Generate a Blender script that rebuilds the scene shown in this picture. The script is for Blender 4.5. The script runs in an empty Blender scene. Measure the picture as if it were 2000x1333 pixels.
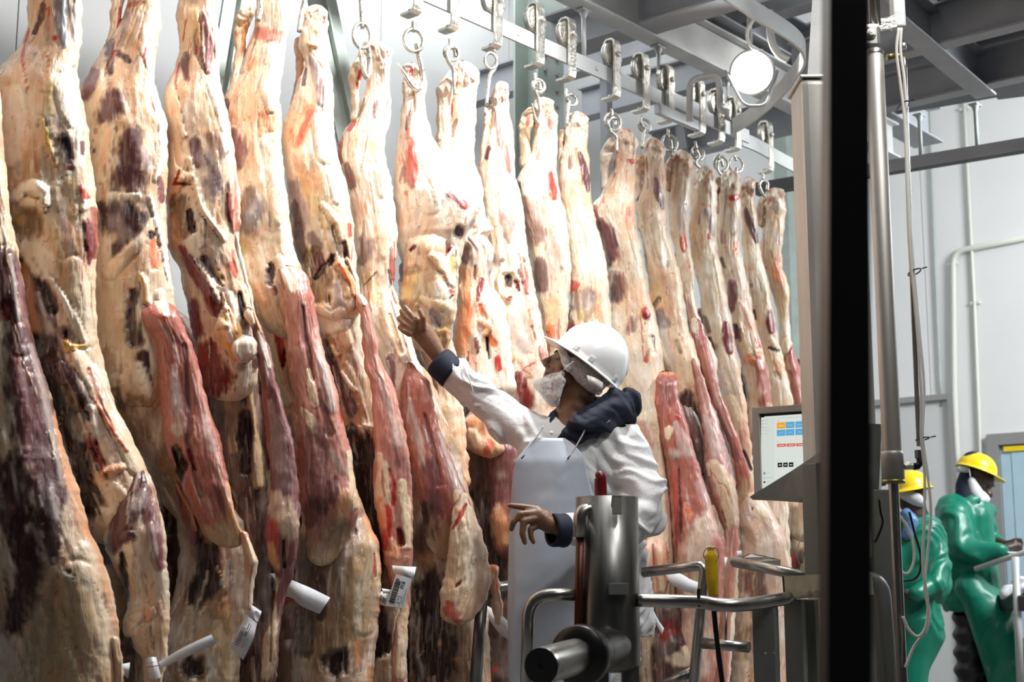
import bpy, bmesh, math, random
import numpy as np
from mathutils import Vector, Matrix, noise as mnoise

# ------------------------------------------------------------------ camera, world, light, exposure
SC = bpy.context.scene
COL = SC.collection
F = 2800.0                       # focal length in pixels of the 2000 x 1333 frame
CAMZ = 0.84
PITCH = math.atan(480.0 / F)
cam_data = bpy.data.cameras.new('camera')
cam_data.sensor_width = 36.0
cam_data.lens = F / 2000.0 * 36.0
cam_data.clip_start = 0.05
cam_data.dof.use_dof = True
cam_data.dof.focus_distance = 5.0
cam_data.dof.aperture_fstop = 4.0
cam = bpy.data.objects.new('camera', cam_data)
COL.objects.link(cam)
cam.location = (0, 0, CAMZ)
cam.rotation_euler = (math.pi / 2 + PITCH, 0, 0)
SC.camera = cam

world = bpy.data.worlds.new('world'); SC.world = world
world.use_nodes = True
bgn = world.node_tree.nodes['Background']
bgn.inputs[0].default_value = (0.80, 0.90, 1.0, 1)
bgn.inputs[1].default_value = 0.03

def area(name, loc, target, size, power, color=(1, 1, 1), size_y=None, spread=180):
    l = bpy.data.lights.new(name, 'AREA'); l.energy = power; l.color = color
    l.size = size
    if size_y: l.shape = 'RECTANGLE'; l.size_y = size_y
    l.spread = math.radians(spread)
    o = bpy.data.objects.new(name, l); COL.objects.link(o)
    o.location = loc
    d = Vector(target) - Vector(loc)
    o.rotation_euler = d.to_track_quat('-Z', 'Y').to_euler()
    return o

def spot(name, loc, target, power, angle=90, blend=0.6, radius=0.08, color=(1, 1, 1)):
    l = bpy.data.lights.new(name, 'SPOT'); l.energy = power; l.color = color
    l.spot_size = math.radians(angle); l.spot_blend = blend; l.shadow_soft_size = radius
    o = bpy.data.objects.new(name, l); COL.objects.link(o)
    o.location = loc
    d = Vector(target) - Vector(loc)
    o.rotation_euler = d.to_track_quat('-Z', 'Y').to_euler()
    return o
area('ceiling_light_right', (4.6, 6.6, 3.6), (3.0, 8.6, 1.2), 1.2, 235, (0.93, 0.97, 1.0))
area('ceiling_light_back', (-0.9, 7.6, 4.6), (-1.2, 8.4, 1.5), 2.5, 85, (0.95, 0.98, 1.0))
area('ceiling_light_left', (-3.4, 5.3, 4.6), (-3.2, 6.3, 2.5), 1.6, 45, (0.95, 0.98, 1.0))
spot('rail_flood', (0.60, 4.80, 3.80), (-0.35, 5.05, 2.75), 440, 128, 1.0, 0.10, (1.0, 0.99, 0.98))
spot('near_flood', (-0.25, 4.10, 3.8), (-1.25, 4.25, 2.8), 190, 118, 1.0, 0.10, (1.0, 0.98, 0.96))
spot('far_flood', (2.30, 6.4, 3.8), (1.1, 6.6, 2.4), 230, 125, 1.0, 0.15, (1.0, 0.98, 0.96))
area('front_fill', (1.4, 2.0, 4.0), (0.3, 5.0, 2.0), 0.9, 26, (1.0, 0.99, 0.98))
spot('man_fill', (1.7, 3.2, 4.1), (0.5, 5.3, 1.75), 260, 62, 0.9, 0.15, (1.0, 0.99, 0.97))  # unseen spot added to brighten the man and the meat behind him

SC.view_settings.view_transform = 'Standard'
SC.view_settings.look = 'None'
SC.view_settings.gamma = 1.0
SC.view_settings.use_curve_mapping = False
SC.view_settings.exposure = 0.0

# ------------------------------------------------------------------ projection helpers (world metres from measured sight lines)
CT, ST = math.cos(PITCH), math.sin(PITCH)
def ray(px, py):
    u = px - 1000.0; v = 666.5 - py
    return Vector((u, F * CT - v * ST, F * ST + v * CT))
def W(px, py, Y):
    d = ray(px, py); t = Y / d.y
    return Vector((d.x * t, Y, CAMZ + d.z * t))
def ZP(px, py, z):
    d = ray(px, py); t = (z - CAMZ) / d.z
    return Vector((d.x * t, d.y * t, z))
RD = Vector((2440.0, 2841.0, 0)).normalized()       # the overhead rail runs this way
RN = Vector((RD.y, -RD.x, 0))                        # away from the wall, towards the camera's right
R0 = W(800, 100, 5.30)
def PL(px, py, off=0.0):
    """where the sight line meets the vertical plane through the rail, moved by off towards RN"""
    d = ray(px, py); c = Vector((0, 0, CAMZ)); p0 = R0 + RN * off
    t = (p0 - c).dot(RN) / d.dot(RN)
    return c + d * t
ANG = math.atan2(RD.y, RD.x)

# ------------------------------------------------------------------ materials
def mat(name, color, rough=0.5, metal=0.0, bump=0.0, bscale=40.0, vary=0.0, vscale=6.0, stretch=(1, 1, 1), coat=0.0, emit=None, spec=0.5, dirt=None, trans=0.0, alpha=1.0, rvary=0.0):
    m = bpy.data.materials.new(name); m.use_nodes = True
    nt = m.node_tree; b = nt.nodes['Principled BSDF']
    b.inputs['Base Color'].default_value = (*color, 1)
    b.inputs['Roughness'].default_value = rough
    b.inputs['Metallic'].default_value = metal
    b.inputs['Coat Weight'].default_value = coat
    b.inputs['Specular IOR Level'].default_value = spec
    b.inputs['Transmission Weight'].default_value = trans
    b.inputs['Alpha'].default_value = alpha
    if emit:
        b.inputs['Emission Color'].default_value = (*emit[0], 1); b.inputs['Emission Strength'].default_value = emit[1]
    if bump or vary or rvary or dirt:
        tc = nt.nodes.new('ShaderNodeTexCoord'); mp = nt.nodes.new('ShaderNodeMapping')
        mp.inputs['Scale'].default_value = stretch
        nt.links.new(tc.outputs['Object'], mp.inputs['Vector'])
        n1 = nt.nodes.new('ShaderNodeTexNoise'); n1.inputs['Scale'].default_value = vscale; n1.inputs['Detail'].default_value = 5
        nt.links.new(mp.outputs[0], n1.inputs['Vector'])
        if vary:
            r = nt.nodes.new('ShaderNodeMixRGB'); r.blend_type = 'MIX'
            r.inputs['Color1'].default_value = (*[max(0, c * (1 - vary)) for c in color], 1)
            r.inputs['Color2'].default_value = (*[min(1, c * (1 + vary)) for c in color], 1)
            cr = nt.nodes.new('ShaderNodeMapRange'); cr.inputs[1].default_value = 0.3; cr.inputs[2].default_value = 0.7
            nt.links.new(n1.outputs[0], cr.inputs[0]); nt.links.new(cr.outputs[0], r.inputs['Fac'])
            out = r.outputs[0]
            if dirt:
                n3 = nt.nodes.new('ShaderNodeTexNoise'); n3.inputs['Scale'].default_value = dirt[1]; n3.inputs['Detail'].default_value = 6
                nt.links.new(mp.outputs[0], n3.inputs['Vector'])
                c3 = nt.nodes.new('ShaderNodeMapRange'); c3.inputs[1].default_value = dirt[2]; c3.inputs[2].default_value = dirt[2] + 0.12
                nt.links.new(n3.outputs[0], c3.inputs[0])
                r2 = nt.nodes.new('ShaderNodeMixRGB'); r2.inputs['Color2'].default_value = (*dirt[0], 1)
                nt.links.new(out, r2.inputs['Color1']); nt.links.new(c3.outputs[0], r2.inputs['Fac']); out = r2.outputs[0]
            nt.links.new(out, b.inputs['Base Color'])
        if rvary:
            c4 = nt.nodes.new('ShaderNodeMapRange'); c4.inputs[1].default_value = 0.3; c4.inputs[2].default_value = 0.7
            c4.inputs[3].default_value = max(0.02, rough - rvary); c4.inputs[4].default_value = rough + rvary
            nt.links.new(n1.outputs[0], c4.inputs[0]); nt.links.new(c4.outputs[0], b.inputs['Roughness'])
        if bump:
            n2 = nt.nodes.new('ShaderNodeTexNoise'); n2.inputs['Scale'].default_value = bscale; n2.inputs['Detail'].default_value = 4
            nt.links.new(mp.outputs[0], n2.inputs['Vector'])
            bp = nt.nodes.new('ShaderNodeBump'); bp.inputs['Strength'].default_value = bump; bp.inputs['Distance'].default_value = 0.01
            nt.links.new(n2.outputs[0], bp.inputs['Height']); nt.links.new(bp.outputs[0], b.inputs['Normal'])
    return m

M = {}
M['steel'] = mat('brushed_stainless', (0.40, 0.39, 0.37), 0.30, 1.0, vary=0.06, vscale=3, stretch=(5, 5, 1.2), rvary=0.05)
M['steel_dark'] = mat('dull_stainless', (0.20, 0.20, 0.19), 0.36, 1.0, vary=0.15, vscale=3, stretch=(10, 10, 0.8), rvary=0.1)
M['column'] = mat('column_stainless', (0.42, 0.40, 0.37), 0.5, 0.65, vary=0.08, vscale=3, stretch=(6, 6, 1))
M['post'] = mat('post_stainless', (0.25, 0.26, 0.24), 0.45, 0.55, vary=0.08, vscale=3, stretch=(6, 6, 1))
M['galv'] = mat('zinc_plated', (0.60, 0.58, 0.52), 0.34, 0.9, vary=0.35, vscale=30, bump=0.4, bscale=90, rvary=0.12)
M['rail_paint'] = mat('zinc_rail', (0.58, 0.59, 0.59), 0.5, 0.35, vary=0.12, vscale=5, bump=0.1, bscale=40)
M['beam'] = mat('grey_beam_paint', (0.33, 0.345, 0.37), 0.6, 0.1, vary=0.12, vscale=4)
M['beam_light'] = mat('galvanised_beam', (0.55, 0.56, 0.55), 0.55, 0.3, vary=0.12, vscale=5)
M['beam_dark'] = mat('dark_beam_paint', (0.09, 0.09, 0.10), 0.6, 0.1, vary=0.1, vscale=4)
M['column_green'] = mat('greenish_galvanised', (0.40, 0.46, 0.43), 0.55, 0.15, vary=0.12, vscale=7)
M['wall'] = mat('white_wall_panel', (0.76, 0.76, 0.75), 0.55, vary=0.02, vscale=2)
M['wall_grey'] = mat('light_grey_wall_panel', (0.56, 0.565, 0.56), 0.55, vary=0.02, vscale=2)
M['ceil'] = mat('white_ceiling_panel', (0.82, 0.83, 0.84), 0.6, vary=0.02, vscale=2)
M['floor'] = mat('wet_concrete_floor', (0.20, 0.19, 0.18), 0.35, vary=0.2, vscale=3)
M['pipe_white'] = mat('cream_conduit', (0.66, 0.67, 0.60), 0.45)
M['black'] = mat('black_paint', (0.012, 0.012, 0.013), 0.45, vary=0.2, vscale=8)
M['blackrub'] = mat('black_rubber', (0.008, 0.008, 0.008), 0.35)
M['white_pl'] = mat('white_cable', (0.86, 0.85, 0.79), 0.4)
M['helmet_w'] = mat('white_helmet_shell', (0.82, 0.83, 0.84), 0.22, coat=0.3)
M['helmet_y'] = mat('yellow_helmet_shell', (0.85, 0.62, 0.01), 0.3)
M['red'] = mat('dark_red_grip', (0.16, 0.006, 0.012), 0.35)
M['yellow'] = mat('yellow_plastic', (0.90, 0.58, 0.01), 0.4, vary=0.12, vscale=20)
M['skin'] = mat('brown_skin', (0.19, 0.095, 0.052), 0.42, vary=0.2, vscale=25, bump=0.15, bscale=150)
M['skin_dark'] = mat('dark_brown_skin', (0.05, 0.025, 0.016), 0.45, vary=0.15, vscale=25)
M['coat'] = mat('white_cotton', (0.62, 0.62, 0.63), 0.75, vary=0.04, vscale=10, bump=0.25, bscale=60, spec=0.25)
M['apron'] = mat('pale_blue_plastic_apron', (0.47, 0.52, 0.60), 0.4, vary=0.05, vscale=8, bump=0.15, bscale=14)
M['navy'] = mat('navy_fleece', (0.012, 0.016, 0.032), 0.75, vary=0.2, vscale=30, spec=0.3)
M['net'] = mat('white_hair_net', (0.72, 0.72, 0.74), 0.7)
M['green'] = mat('green_waterproof_pvc', (0.0, 0.175, 0.105), 0.38, vary=0.12, vscale=5, bump=0.2, bscale=12)
M['paper'] = mat('white_paper', (0.72, 0.73, 0.76), 0.6)
M['ink'] = mat('black_ink', (0.03, 0.03, 0.035), 0.6)
M['ink2'] = mat('grey_ink', (0.16, 0.16, 0.18), 0.6)
M['door_panel'] = mat('grey_door_panel', (0.60, 0.61, 0.60), 0.5)
M['door_frame'] = mat('steel_door_frame', (0.36, 0.36, 0.35), 0.45, 0.5)
M['glass_blue'] = mat('blue_pvc_strip', (0.42, 0.58, 0.68), 0.25, vary=0.1, vscale=4)
M['clamp_cream'] = mat('worn_cream_paint', (0.50, 0.46, 0.34), 0.5, vary=0.25, vscale=16, dirt=((0.08, 0.08, 0.07), 14, 0.58))
M['brass'] = mat('tarnished_brass', (0.30, 0.24, 0.10), 0.4, 0.8)
M['skin_nail'] = mat('pale_nail', (0.45, 0.27, 0.19), 0.35)

# ------------------------------------------------------------------ object helpers
def tag(o, label=None, cat=None, group=None, kind=None):
    if label: o['label'] = label
    if cat: o['category'] = cat
    if group: o['group'] = group
    if kind: o['kind'] = kind
    return o
def thing(name, label, cat, loc=(0, 0, 0), rz=0.0, group=None):
    o = bpy.data.objects.new(name, None); COL.objects.link(o)
    o.location = loc; o.rotation_euler = (0, 0, rz); o.empty_display_size = 0.05
    return tag(o, label, cat, group)

class MB:
    """collects shapes in one mesh; vertices are world coordinates unless the parent moves them"""
    def __init__(s): s.v = []; s.f = []; s.sm = []
    def add(s, vs, fs, smooth=False):
        n = len(s.v); s.v += [tuple(v) for v in vs]
        for f in fs: s.f.append(tuple(i + n for i in f)); s.sm.append(smooth)
        return s
    def box(s, c, size, rz=0.0, mtx=None):
        vs = []
        for x in (-.5, .5):
            for y in (-.5, .5):
                for z in (-.5, .5):
                    p = Vector((x * size[0], y * size[1], z * size[2]))
                    if mtx is not None: p = mtx @ p
                    else:
                        p.rotate(Matrix.Rotation(rz, 3, 'Z')); p += Vector(c)
                    vs.append(p)
        return s.add(vs, [(0, 1, 3, 2), (4, 6, 7, 5), (0, 4, 5, 1), (2, 3, 7, 6), (0, 2, 6, 4), (1, 5, 7, 3)])
    def bevbox(s, c, size, rz=0.0, b=0.004, mtx=None):
        bm = bmesh.new(); bmesh.ops.create_cube(bm, size=1)
        for v in bm.verts: v.co = Vector((v.co.x * size[0], v.co.y * size[1], v.co.z * size[2]))
        bmesh.ops.bevel(bm, geom=bm.edges[:], offset=b, segments=2, affect='EDGES', profile=0.7)
        mt = mtx if mtx is not None else Matrix.Translation(Vector(c)) @ Matrix.Rotation(rz, 4, 'Z')
        vs = [mt @ v.co for v in bm.verts]; fs = [[v.index for v in f.verts] for f in bm.faces]
        bm.free(); return s.add(vs, fs)
    def beam(s, a, b, w, h, up=Vector((0, 0, 1))):
        """box bar from a to b, w wide, h tall (h along up)"""
        a = Vector(a); b = Vector(b); d = (b - a); L = d.length; d.normalize()
        side = d.cross(up)
        if side.length < 1e-4: side = Vector((1, 0, 0))
        side.normalize(); u = side.cross(d).normalized()
        vs = []
        for p in (a, b):
            for i, j in ((-1, -1), (1, -1), (1, 1), (-1, 1)):
                vs.append(p + side * (i * w / 2) + u * (j * h / 2))
        return s.add(vs, [(0, 1, 2, 3), (7, 6, 5, 4), (0, 4, 5, 1), (1, 5, 6, 2), (2, 6, 7, 3), (3, 7, 4, 0)])
    def tube(s, pts, r, seg=12, caps=True, closed=False):
        pts = [Vector(p) for p in pts]; n = len(pts)
        rs = r if isinstance(r, (list, tuple)) else [r] * n
        t0 = (pts[1] - pts[0]).normalized()
        up = Vector((0, 0, 1)) if abs(t0.z) < 0.9 else Vector((1, 0, 0))
        nrm = t0.cross(up).normalized(); vs = []; fs = []
        for i in range(n):
            if closed: t = (pts[(i + 1) % n] - pts[i - 1]).normalized()
            elif i == 0: t = t0
            elif i == n - 1: t = (pts[-1] - pts[-2]).normalized()
            else: t = ((pts[i + 1] - pts[i]).normalized() + (pts[i] - pts[i - 1]).normalized()).normalized()
            nrm = (nrm - t * nrm.dot(t)).normalized(); bn = t.cross(nrm)
            for k in range(seg):
                a = 2 * math.pi * k / seg
                vs.append(pts[i] + (nrm * math.cos(a) + bn * math.sin(a)) * rs[i])
        m = n if closed else n - 1
        for i in range(m):
            for k in range(seg):
                a = i * seg + k; b = i * seg + (k + 1) % seg
                c = ((i + 1) % n) * seg + (k + 1) % seg; d = ((i + 1) % n) * seg + k
                fs.append((a, d, c, b))
        s.add(vs, fs, True)
        if caps and not closed:
            base = len(s.v) - n * seg
            s.f.append(tuple(base + k for k in range(seg))); s.sm.append(False)
            s.f.append(tuple(base + (n - 1) * seg + seg - 1 - k for k in range(seg))); s.sm.append(False)
        return s
    def lathe(s, prof, origin, axis=(0, 0, 1), seg=24, smooth=True):
        ax = Vector(axis).normalized(); q = ax.to_track_quat('Z', 'Y').to_matrix()
        vs = []; fs = []
        for (r, z) in prof:
            for k in range(seg):
                a = 2 * math.pi * k / seg
                vs.append(Vector(origin) + q @ Vector((r * math.cos(a), r * math.sin(a), z)))
        for i in range(len(prof) - 1):
            for k in range(seg):
                fs.append((i * seg + k, i * seg + (k + 1) % seg, (i + 1) * seg + (k + 1) % seg, (i + 1) * seg + k))
        return s.add(vs, fs, smooth)
    def build(s, name, m, parent=None):
        me = bpy.data.meshes.new(name); me.from_pydata(s.v, [], s.f); me.validate()
        me.polygons.foreach_set('use_smooth', s.sm[:len(me.polygons)]) if len(me.polygons) == len(s.sm) else None
        bm = bmesh.new(); bm.from_mesh(me); bmesh.ops.recalc_face_normals(bm, faces=bm.faces); bm.to_mesh(me); bm.free()
        me.materials.append(m if not isinstance(m, str) else M[m])
        o = bpy.data.objects.new(name, me); COL.objects.link(o)
        if parent is not None:
            o.parent = parent
            o.matrix_parent_inverse = (Matrix.Translation(parent.location) @ parent.rotation_euler.to_matrix().to_4x4()).inverted() if getattr(s, 'world', True) else Matrix()
        return o
class LB(MB):
    """same, in the parent's own coordinates"""
    world = False

def bez(pts, n=8):
    """smooth curve through points (Catmull-Rom)"""
    P = [Vector(p) for p in pts]; P = [P[0] * 2 - P[1]] + P + [P[-1] * 2 - P[-2]]; out = []
    for i in range(1, len(P) - 2):
        for k in range(n):
            t = k / n; a, b, c, d = P[i - 1], P[i], P[i + 1], P[i + 2]
            out.append(0.5 * ((2 * b) + (c - a) * t + (2 * a - 5 * b + 4 * c - d) * t * t + (3 * b - a - 3 * c + d) * t ** 3))
    out.append(P[-2]); return out
def fillet(pts, r, n=6):
    """polyline with rounded corners"""
    P = [Vector(p) for p in pts]; out = [P[0]]
    for i in range(1, len(P) - 1):
        a = (P[i - 1] - P[i]); b = (P[i + 1] - P[i]); rr = min(r, a.length * .49, b.length * .49)
        p0 = P[i] + a.normalized() * rr; p1 = P[i] + b.normalized() * rr
        for k in range(n + 1):
            t = k / n; out.append(p0 * (1 - t) ** 2 + P[i] * 2 * t * (1 - t) + p1 * t * t)
    out.append(P[-1]); return out
def struct(name, mb, m, parent=None, label=None):
    o = mb.build(name, m, parent)
    if parent is None: o['kind'] = 'structure'
    if label: o['label'] = label
    return o

# numpy value noise ----------------------------------------------------------
def _h(ix, iy, s):
    n = (ix.astype(np.int64) * 374761393 + iy.astype(np.int64) * 668265263 + s * 974634777) & 0xffffffff
    n = ((n ^ (n >> 13)) * 1274126177) & 0xffffffff
    n = n ^ (n >> 16)
    return (n & 0xffff) / 65535.0
def vn(x, y, s=0):
    ix = np.floor(x); iy = np.floor(y); fx = x - ix; fy = y - iy
    fx = fx * fx * (3 - 2 * fx); fy = fy * fy * (3 - 2 * fy)
    a = _h(ix, iy, s); b = _h(ix + 1, iy, s); c = _h(ix, iy + 1, s); d = _h(ix + 1, iy + 1, s)
    return (a * (1 - fx) + b * fx) * (1 - fy) + (c * (1 - fx) + d * fx) * fy
def fbm(x, y, s=0, o=4):
    t = 0; a = 0.5; n = 0; x, y = x * .83 + y * .56 + s * 1.37, y * .83 - x * .56
    for i in range(o):
        t = t + a * vn(x, y, s + i * 17); n += a; a *= .5; x, y = (x * .77 + y * .64) * 2.03 + 11.3, (y * .77 - x * .64) * 2.03 + 5.7
    return t / n
def sstep(a, b, x):
    t = np.clip((x - a) / (b - a), 0, 1); return t * t * (3 - 2 * t)

# ================================================================== SETTING
mb = MB(); mb.box((2, 6, -0.05), (16, 16, 0.1)); struct('floor', mb, 'floor')
WALLOFF = -2.0
QW = Vector((3.41, 10.2, 0)) + RD * 0.15
tc_ = (QW - R0).dot(RD)
CORNER = Vector((R0.x, R0.y, 0)) + RD * tc_ + RN * WALLOFF
def WR(px, py, off=0.0):
    """point where the sight line meets the far right wall, off metres in front of it"""
    d = ray(px, py); c = Vector((0, 0, CAMZ)); p0 = QW - RD * off
    return c + d * ((p0 - c).dot(RD) / d.dot(RD))
WH = 4.75
def wall(name, a, dirv, length, n, nrm, m='wall'):
    """wall core with separate insulated panels, joints recessed"""
    core = MB(); mid = a + dirv * (length / 2) - nrm * 0.10
    core.box(mid + Vector((0, 0, WH / 2)), (length, 0.1, WH), rz=math.atan2(dirv.y, dirv.x))
    w = struct(name, core, 'wall')
    pw = length / n
    for i in range(n):
        p = MB(); c = a + dirv * (pw * (i + .5)) - nrm * 0.025
        p.bevbox(c + Vector((0, 0, WH / 2)), (pw - 0.006, 0.05, WH), rz=math.atan2(dirv.y, dirv.x), b=0.003)
        p.build('wall_panel', M[m], w)
wall('wall_back', CORNER, -RD, 12.6, 11, RN, 'wall_grey')
wall('wall_right', CORNER, RN, 6.0, 5, -RD)
mb = MB(); mb.box(CORNER + (-RD * 0.06 + RN * 0.06) + Vector((0, 0, WH / 2)), (0.12, 0.12, WH), rz=ANG)
struct('trim_1', mb, 'column_green', label='greenish grey corner post where the two white walls meet')
mb = MB(); mb.box((2, 6, WH + 0.05), (16, 16, 0.1)); struct('ceiling', mb, 'ceil')

# door and window in the right wall
def wallrect(name, x0, y0, x1, y1, fw, mframe, mpane, label, off=0.0, pane='door_panel'):
    p0 = WR(x0, y0, 0.0); p1 = WR(x1, y0, 0.0); zt = p0.z; zb = y1
    along = (p1 - p0); along.z = 0; L = along.length; along.normalize(); z0 = zt
    base = Vector((p0.x, p0.y, 0)); az = math.atan2(along.y, along.x)
    f = MB()
    for (cx, cz, w, h) in ((fw / 2, (z0 + zb) / 2, fw, z0 - zb), (L - fw / 2, (z0 + zb) / 2, fw, z0 - zb), (L / 2, z0 - fw / 2, L - 2 * fw, fw)):
        f.bevbox(base + along * cx - RD * 0.03 + Vector((0, 0, cz)), (w, 0.06, h), rz=az, b=0.004)
    o = struct(name, f, mframe, label=label)
    p = MB(); p.box(base + along * (L / 2) - RD * 0.012 + Vector((0, 0, (z0 + zb) / 2 - fw / 2)), (L - 2 * fw, 0.02, z0 - zb - fw), rz=az)
    p.build(pane, M[mpane], o)
    return o, base, along, L, z0
wallrect('door_1', 1560, 797, 1868, 0.02, 0.045, 'door_frame', 'door_panel', 'grey steel door frame with plain grey door behind the workers')
win, wb, wal, wL, wz = wallrect('door_2', 1932, 850, 2120, 0.02, 0.085, 'door_frame', 'door_frame', 'steel framed doorway hung with blue plastic strips at right edge')
for i in range(6):
    s = MB(); c = wb + wal * (0.085 + 0.01 + (wL - 0.19) * (i + .5) / 6) - RD * (0.03 + 0.006 * (i % 2)) + Vector((0, 0, (wz - 0.12) / 2 + 0.01))
    s.bevbox(c, ((wL - 0.17) / 6 + 0.012, 0.004, wz - 0.14), rz=math.atan2(wal.y, wal.x), b=0.001); s.build('plastic_strip', M['glass_blue'], win)
s = MB(); s.box(wb + wal * (wL / 2) - RD * 0.045 + Vector((0, 0, wz - 0.115)), (wL - 0.24, 0.012, 0.035), rz=math.atan2(wal.y, wal.x)); s.build('strip_rail', M['helmet_y'], win)

def conduit(name, pts, r, label, m='pipe_white', clips=()):
    mb = MB(); P = [WR(x, y, r + 0.012) for x, y in pts]; mb.tube(fillet(P, 0.10), r, 10)
    o = mb.build(name, M[m]); tag(o, label, 'pipe')
    for (x, y) in clips:
        c = MB(); c.bevbox(WR(x, y, r + 0.004), (0.07, 0.03, 0.02), rz=math.atan2(RN.y, RN.x)); c.build('pipe_clip', M[m], o)
conduit('wall_conduit', [(1876, 60), (1903, 590), (1914, 868), (1926, 1180)], 0.013, 'thin upright cream conduit on the white wall above the yellow helmets', clips=[(1884, 213), (1905, 592)])
conduit('wall_conduit', [(2080, 449), (1862, 492), (1864, 760), (1868, 860), (1872, 920)], 0.022, 'thick cream conduit that bends from level to upright on the white wall', clips=[(1862, 515), (1945, 477)])
conduit('wall_conduit', [(1812, 190), (1834, 700), (1838, 795)], 0.009, 'thin grey cable duct running down the wall to the door head', m='column_green')

# ------------------------------------------------------------------ overhead rail
RZ = PL(1046, 68).z                                          # top of the rail
def on_rail(px, py, off=0.0):
    p = PL(px, py, off); return (p - R0).dot(RD)
def rp(t, off=0.0, z=0.0):
    return Vector((R0.x, R0.y, 0)) + RD * t + RN * off + Vector((0, 0, z))
t1 = on_rail(1462, 270)
mb = MB(); mb.beam(rp(-4.2, 0, RZ - 0.035), rp(t1, 0, RZ - 0.035), 0.012, 0.07)
rail = mb.build('overhead_rail', M['rail_paint']); tag(rail, 'long flat steel rail that carries the trolleys above the hanging beef', 'rail')
for px in (1010, 1163, 1400):
    m2 = MB(); t = on_rail(px, 90); m2.lathe([(0, 0.004), (0.009, 0.004), (0.011, 0.0), (0.0, 0.0)], rp(t, 0.007, RZ - 0.035), RN, 10); m2.build('rivet', M['rail_paint'], rail)
# joint plates and clamp blocks where the branch leaves
m2 = MB(); t = on_rail(1330, 215); m2.bevbox(rp(t, 0.02, RZ - 0.03), (0.30, 0.02, 0.075), rz=ANG); m2.build('splice_plate', M['rail_paint'], rail)
m2 = MB(); t = on_rail(1312, 235); m2.bevbox(rp(t, 0.03, RZ - 0.115), (0.34, 0.03, 0.05), rz=ANG); m2.build('splice_plate', M['rail_paint'], rail)
def flat_curve(name, pts, label, h=0.07, th=0.012, m='rail_paint', cat='rail', z=RZ):
    mb = MB(); P = bez(pts, 8); vs = []; fs = []
    for i, p in enumerate(P):
        t = (P[min(i + 1, len(P) - 1)] - P[max(i - 1, 0)]); t.z = 0; t.normalize(); n = Vector((-t.y, t.x, 0))
        for dz in (0, -h):
            for s in (-.5, .5): vs.append(Vector((p.x, p.y, z + dz)) + n * th * s)
    for i in range(len(P) - 1):
        a = i * 4; b = a + 4
        fs += [(a, a + 1, b + 1, b), (a + 2, b + 2, b + 3, a + 3), (a, b, b + 2, a + 2), (a + 1, a + 3, b + 3, b + 1)]
    fs += [(0, 2, 3, 1), (len(vs) - 4, len(vs) - 3, len(vs) - 1, len(vs) - 2)]
    mb.add(vs, fs); o = mb.build(name, M[m]); tag(o, label, cat); return o
flat_curve('branch_rail', [ZP(1380, -60, RZ), ZP(1470, 0, RZ), ZP(1545, 48, RZ), ZP(1570, 80, RZ), ZP(1560, 112, RZ), ZP(1520, 165, RZ), ZP(1470, 208, RZ), ZP(1432, 232, RZ)], 'curved branch rail looping round the bright lamp', h=0.08)
flat_curve('end_rail', [ZP(1448, 258, RZ), ZP(1480, 272, RZ), ZP(1525, 298, RZ), ZP(1572, 322, RZ), ZP(1640, 350, RZ)], 'grey rail end curving away behind the stainless column', h=0.075, m='beam_light')

# cross rail further back with hanger rods
a = ZP(1478, 358, RZ); b = ZP(2000, 270, RZ); dB = (b - a).normalized(); dB.z = 0
b2 = b + (b - a).normalized() * 0.7
mb = MB(); mb.beam(a - Vector((0, 0, .04)), b2 - Vector((0, 0, .04)), 0.05, 0.075)
cr = mb.build('cross_rail', M['beam_dark']); tag(cr, 'dark grey steel cross rail hung under the beams at right', 'rail')
mb = MB(); mb.beam(a - Vector((0, 0, .04)) + (b - a) * 0.42 - RD * 0.03, b2 - Vector((0, 0, .04)) - RD * 0.03, 0.006, 0.07); mb.build('face_bar', M['beam'], cr)

# ------------------------------------------------------------------ beams
BZ = RZ + 0.235
def ibeam(mb, a, b, w=0.11, h=0.2, tf=0.012, tw=0.01):
    a = Vector(a); b = Vector(b); u = Vector((0, 0, 1))
    mb.beam(a + u * tf / 2, b + u * tf / 2, w, tf); mb.beam(a + u * (h - tf / 2), b + u * (h - tf / 2), w, tf)
    mb.beam(a + u * h / 2, b + u * h / 2, tw, h - 2 * tf)
def ceilbeam(name, a, b, label, w=0.11, h=0.2, m='beam'):
    mb = MB(); ibeam(mb, a, b, w, h); o = mb.build(name, M[m]); return tag(o, label, 'beam')
tb = on_rail(1690, 300)
ceilbeam('steel_beam', rp(-4, 0.0, BZ), rp(4.2, 0.0, BZ), 'long grey I-beam directly above the trolley rail', w=0.10, h=0.22, m='beam_light')
def bB(px, py, z, L0, L1):
    p = ZP(px, py, z); return p - RN * L0, p + RN * L1
for (px, py, L0, L1, lab, h, w) in ((1740, 214, 1.6, 2.2, 'grey cross beam from which the far cross rail hangs', 0.2, 0.09),
                              (1870, 84, 0.9, 1.6, 'grey cross beam at upper right nearer than the hanger rods', 0.22, 0.09),
                              (1210, 74, 0.42, 1.0, 'grey cross beam passing behind the trolley rail hangers', 0.2, 0.16)):
    a, b = bB(px, py, BZ + 0.01, L0, L1); ceilbeam('steel_beam', a, b, lab, w=w, h=h)
pA = ZP(1770, 60, BZ); pB = ZP(1920, 185, BZ); dA = (pB - pA).normalized()
ceilbeam('steel_beam', pA - dA * 1.2, pB + dA * 0.05, 'grey beam running away towards the far wall above the air cylinder', w=0.11, h=0.2)
pA = ZP(1340, 20, BZ + 0.25); pB = ZP(1600, 165, BZ + 0.25); dA = (pB - pA).normalized()
ceilbeam('steel_beam', pA - dA * 1.5, pB + dA * 1.5, 'dark blue-grey beam set back above the lamp', w=0.2, h=0.24, m='beam')
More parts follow.
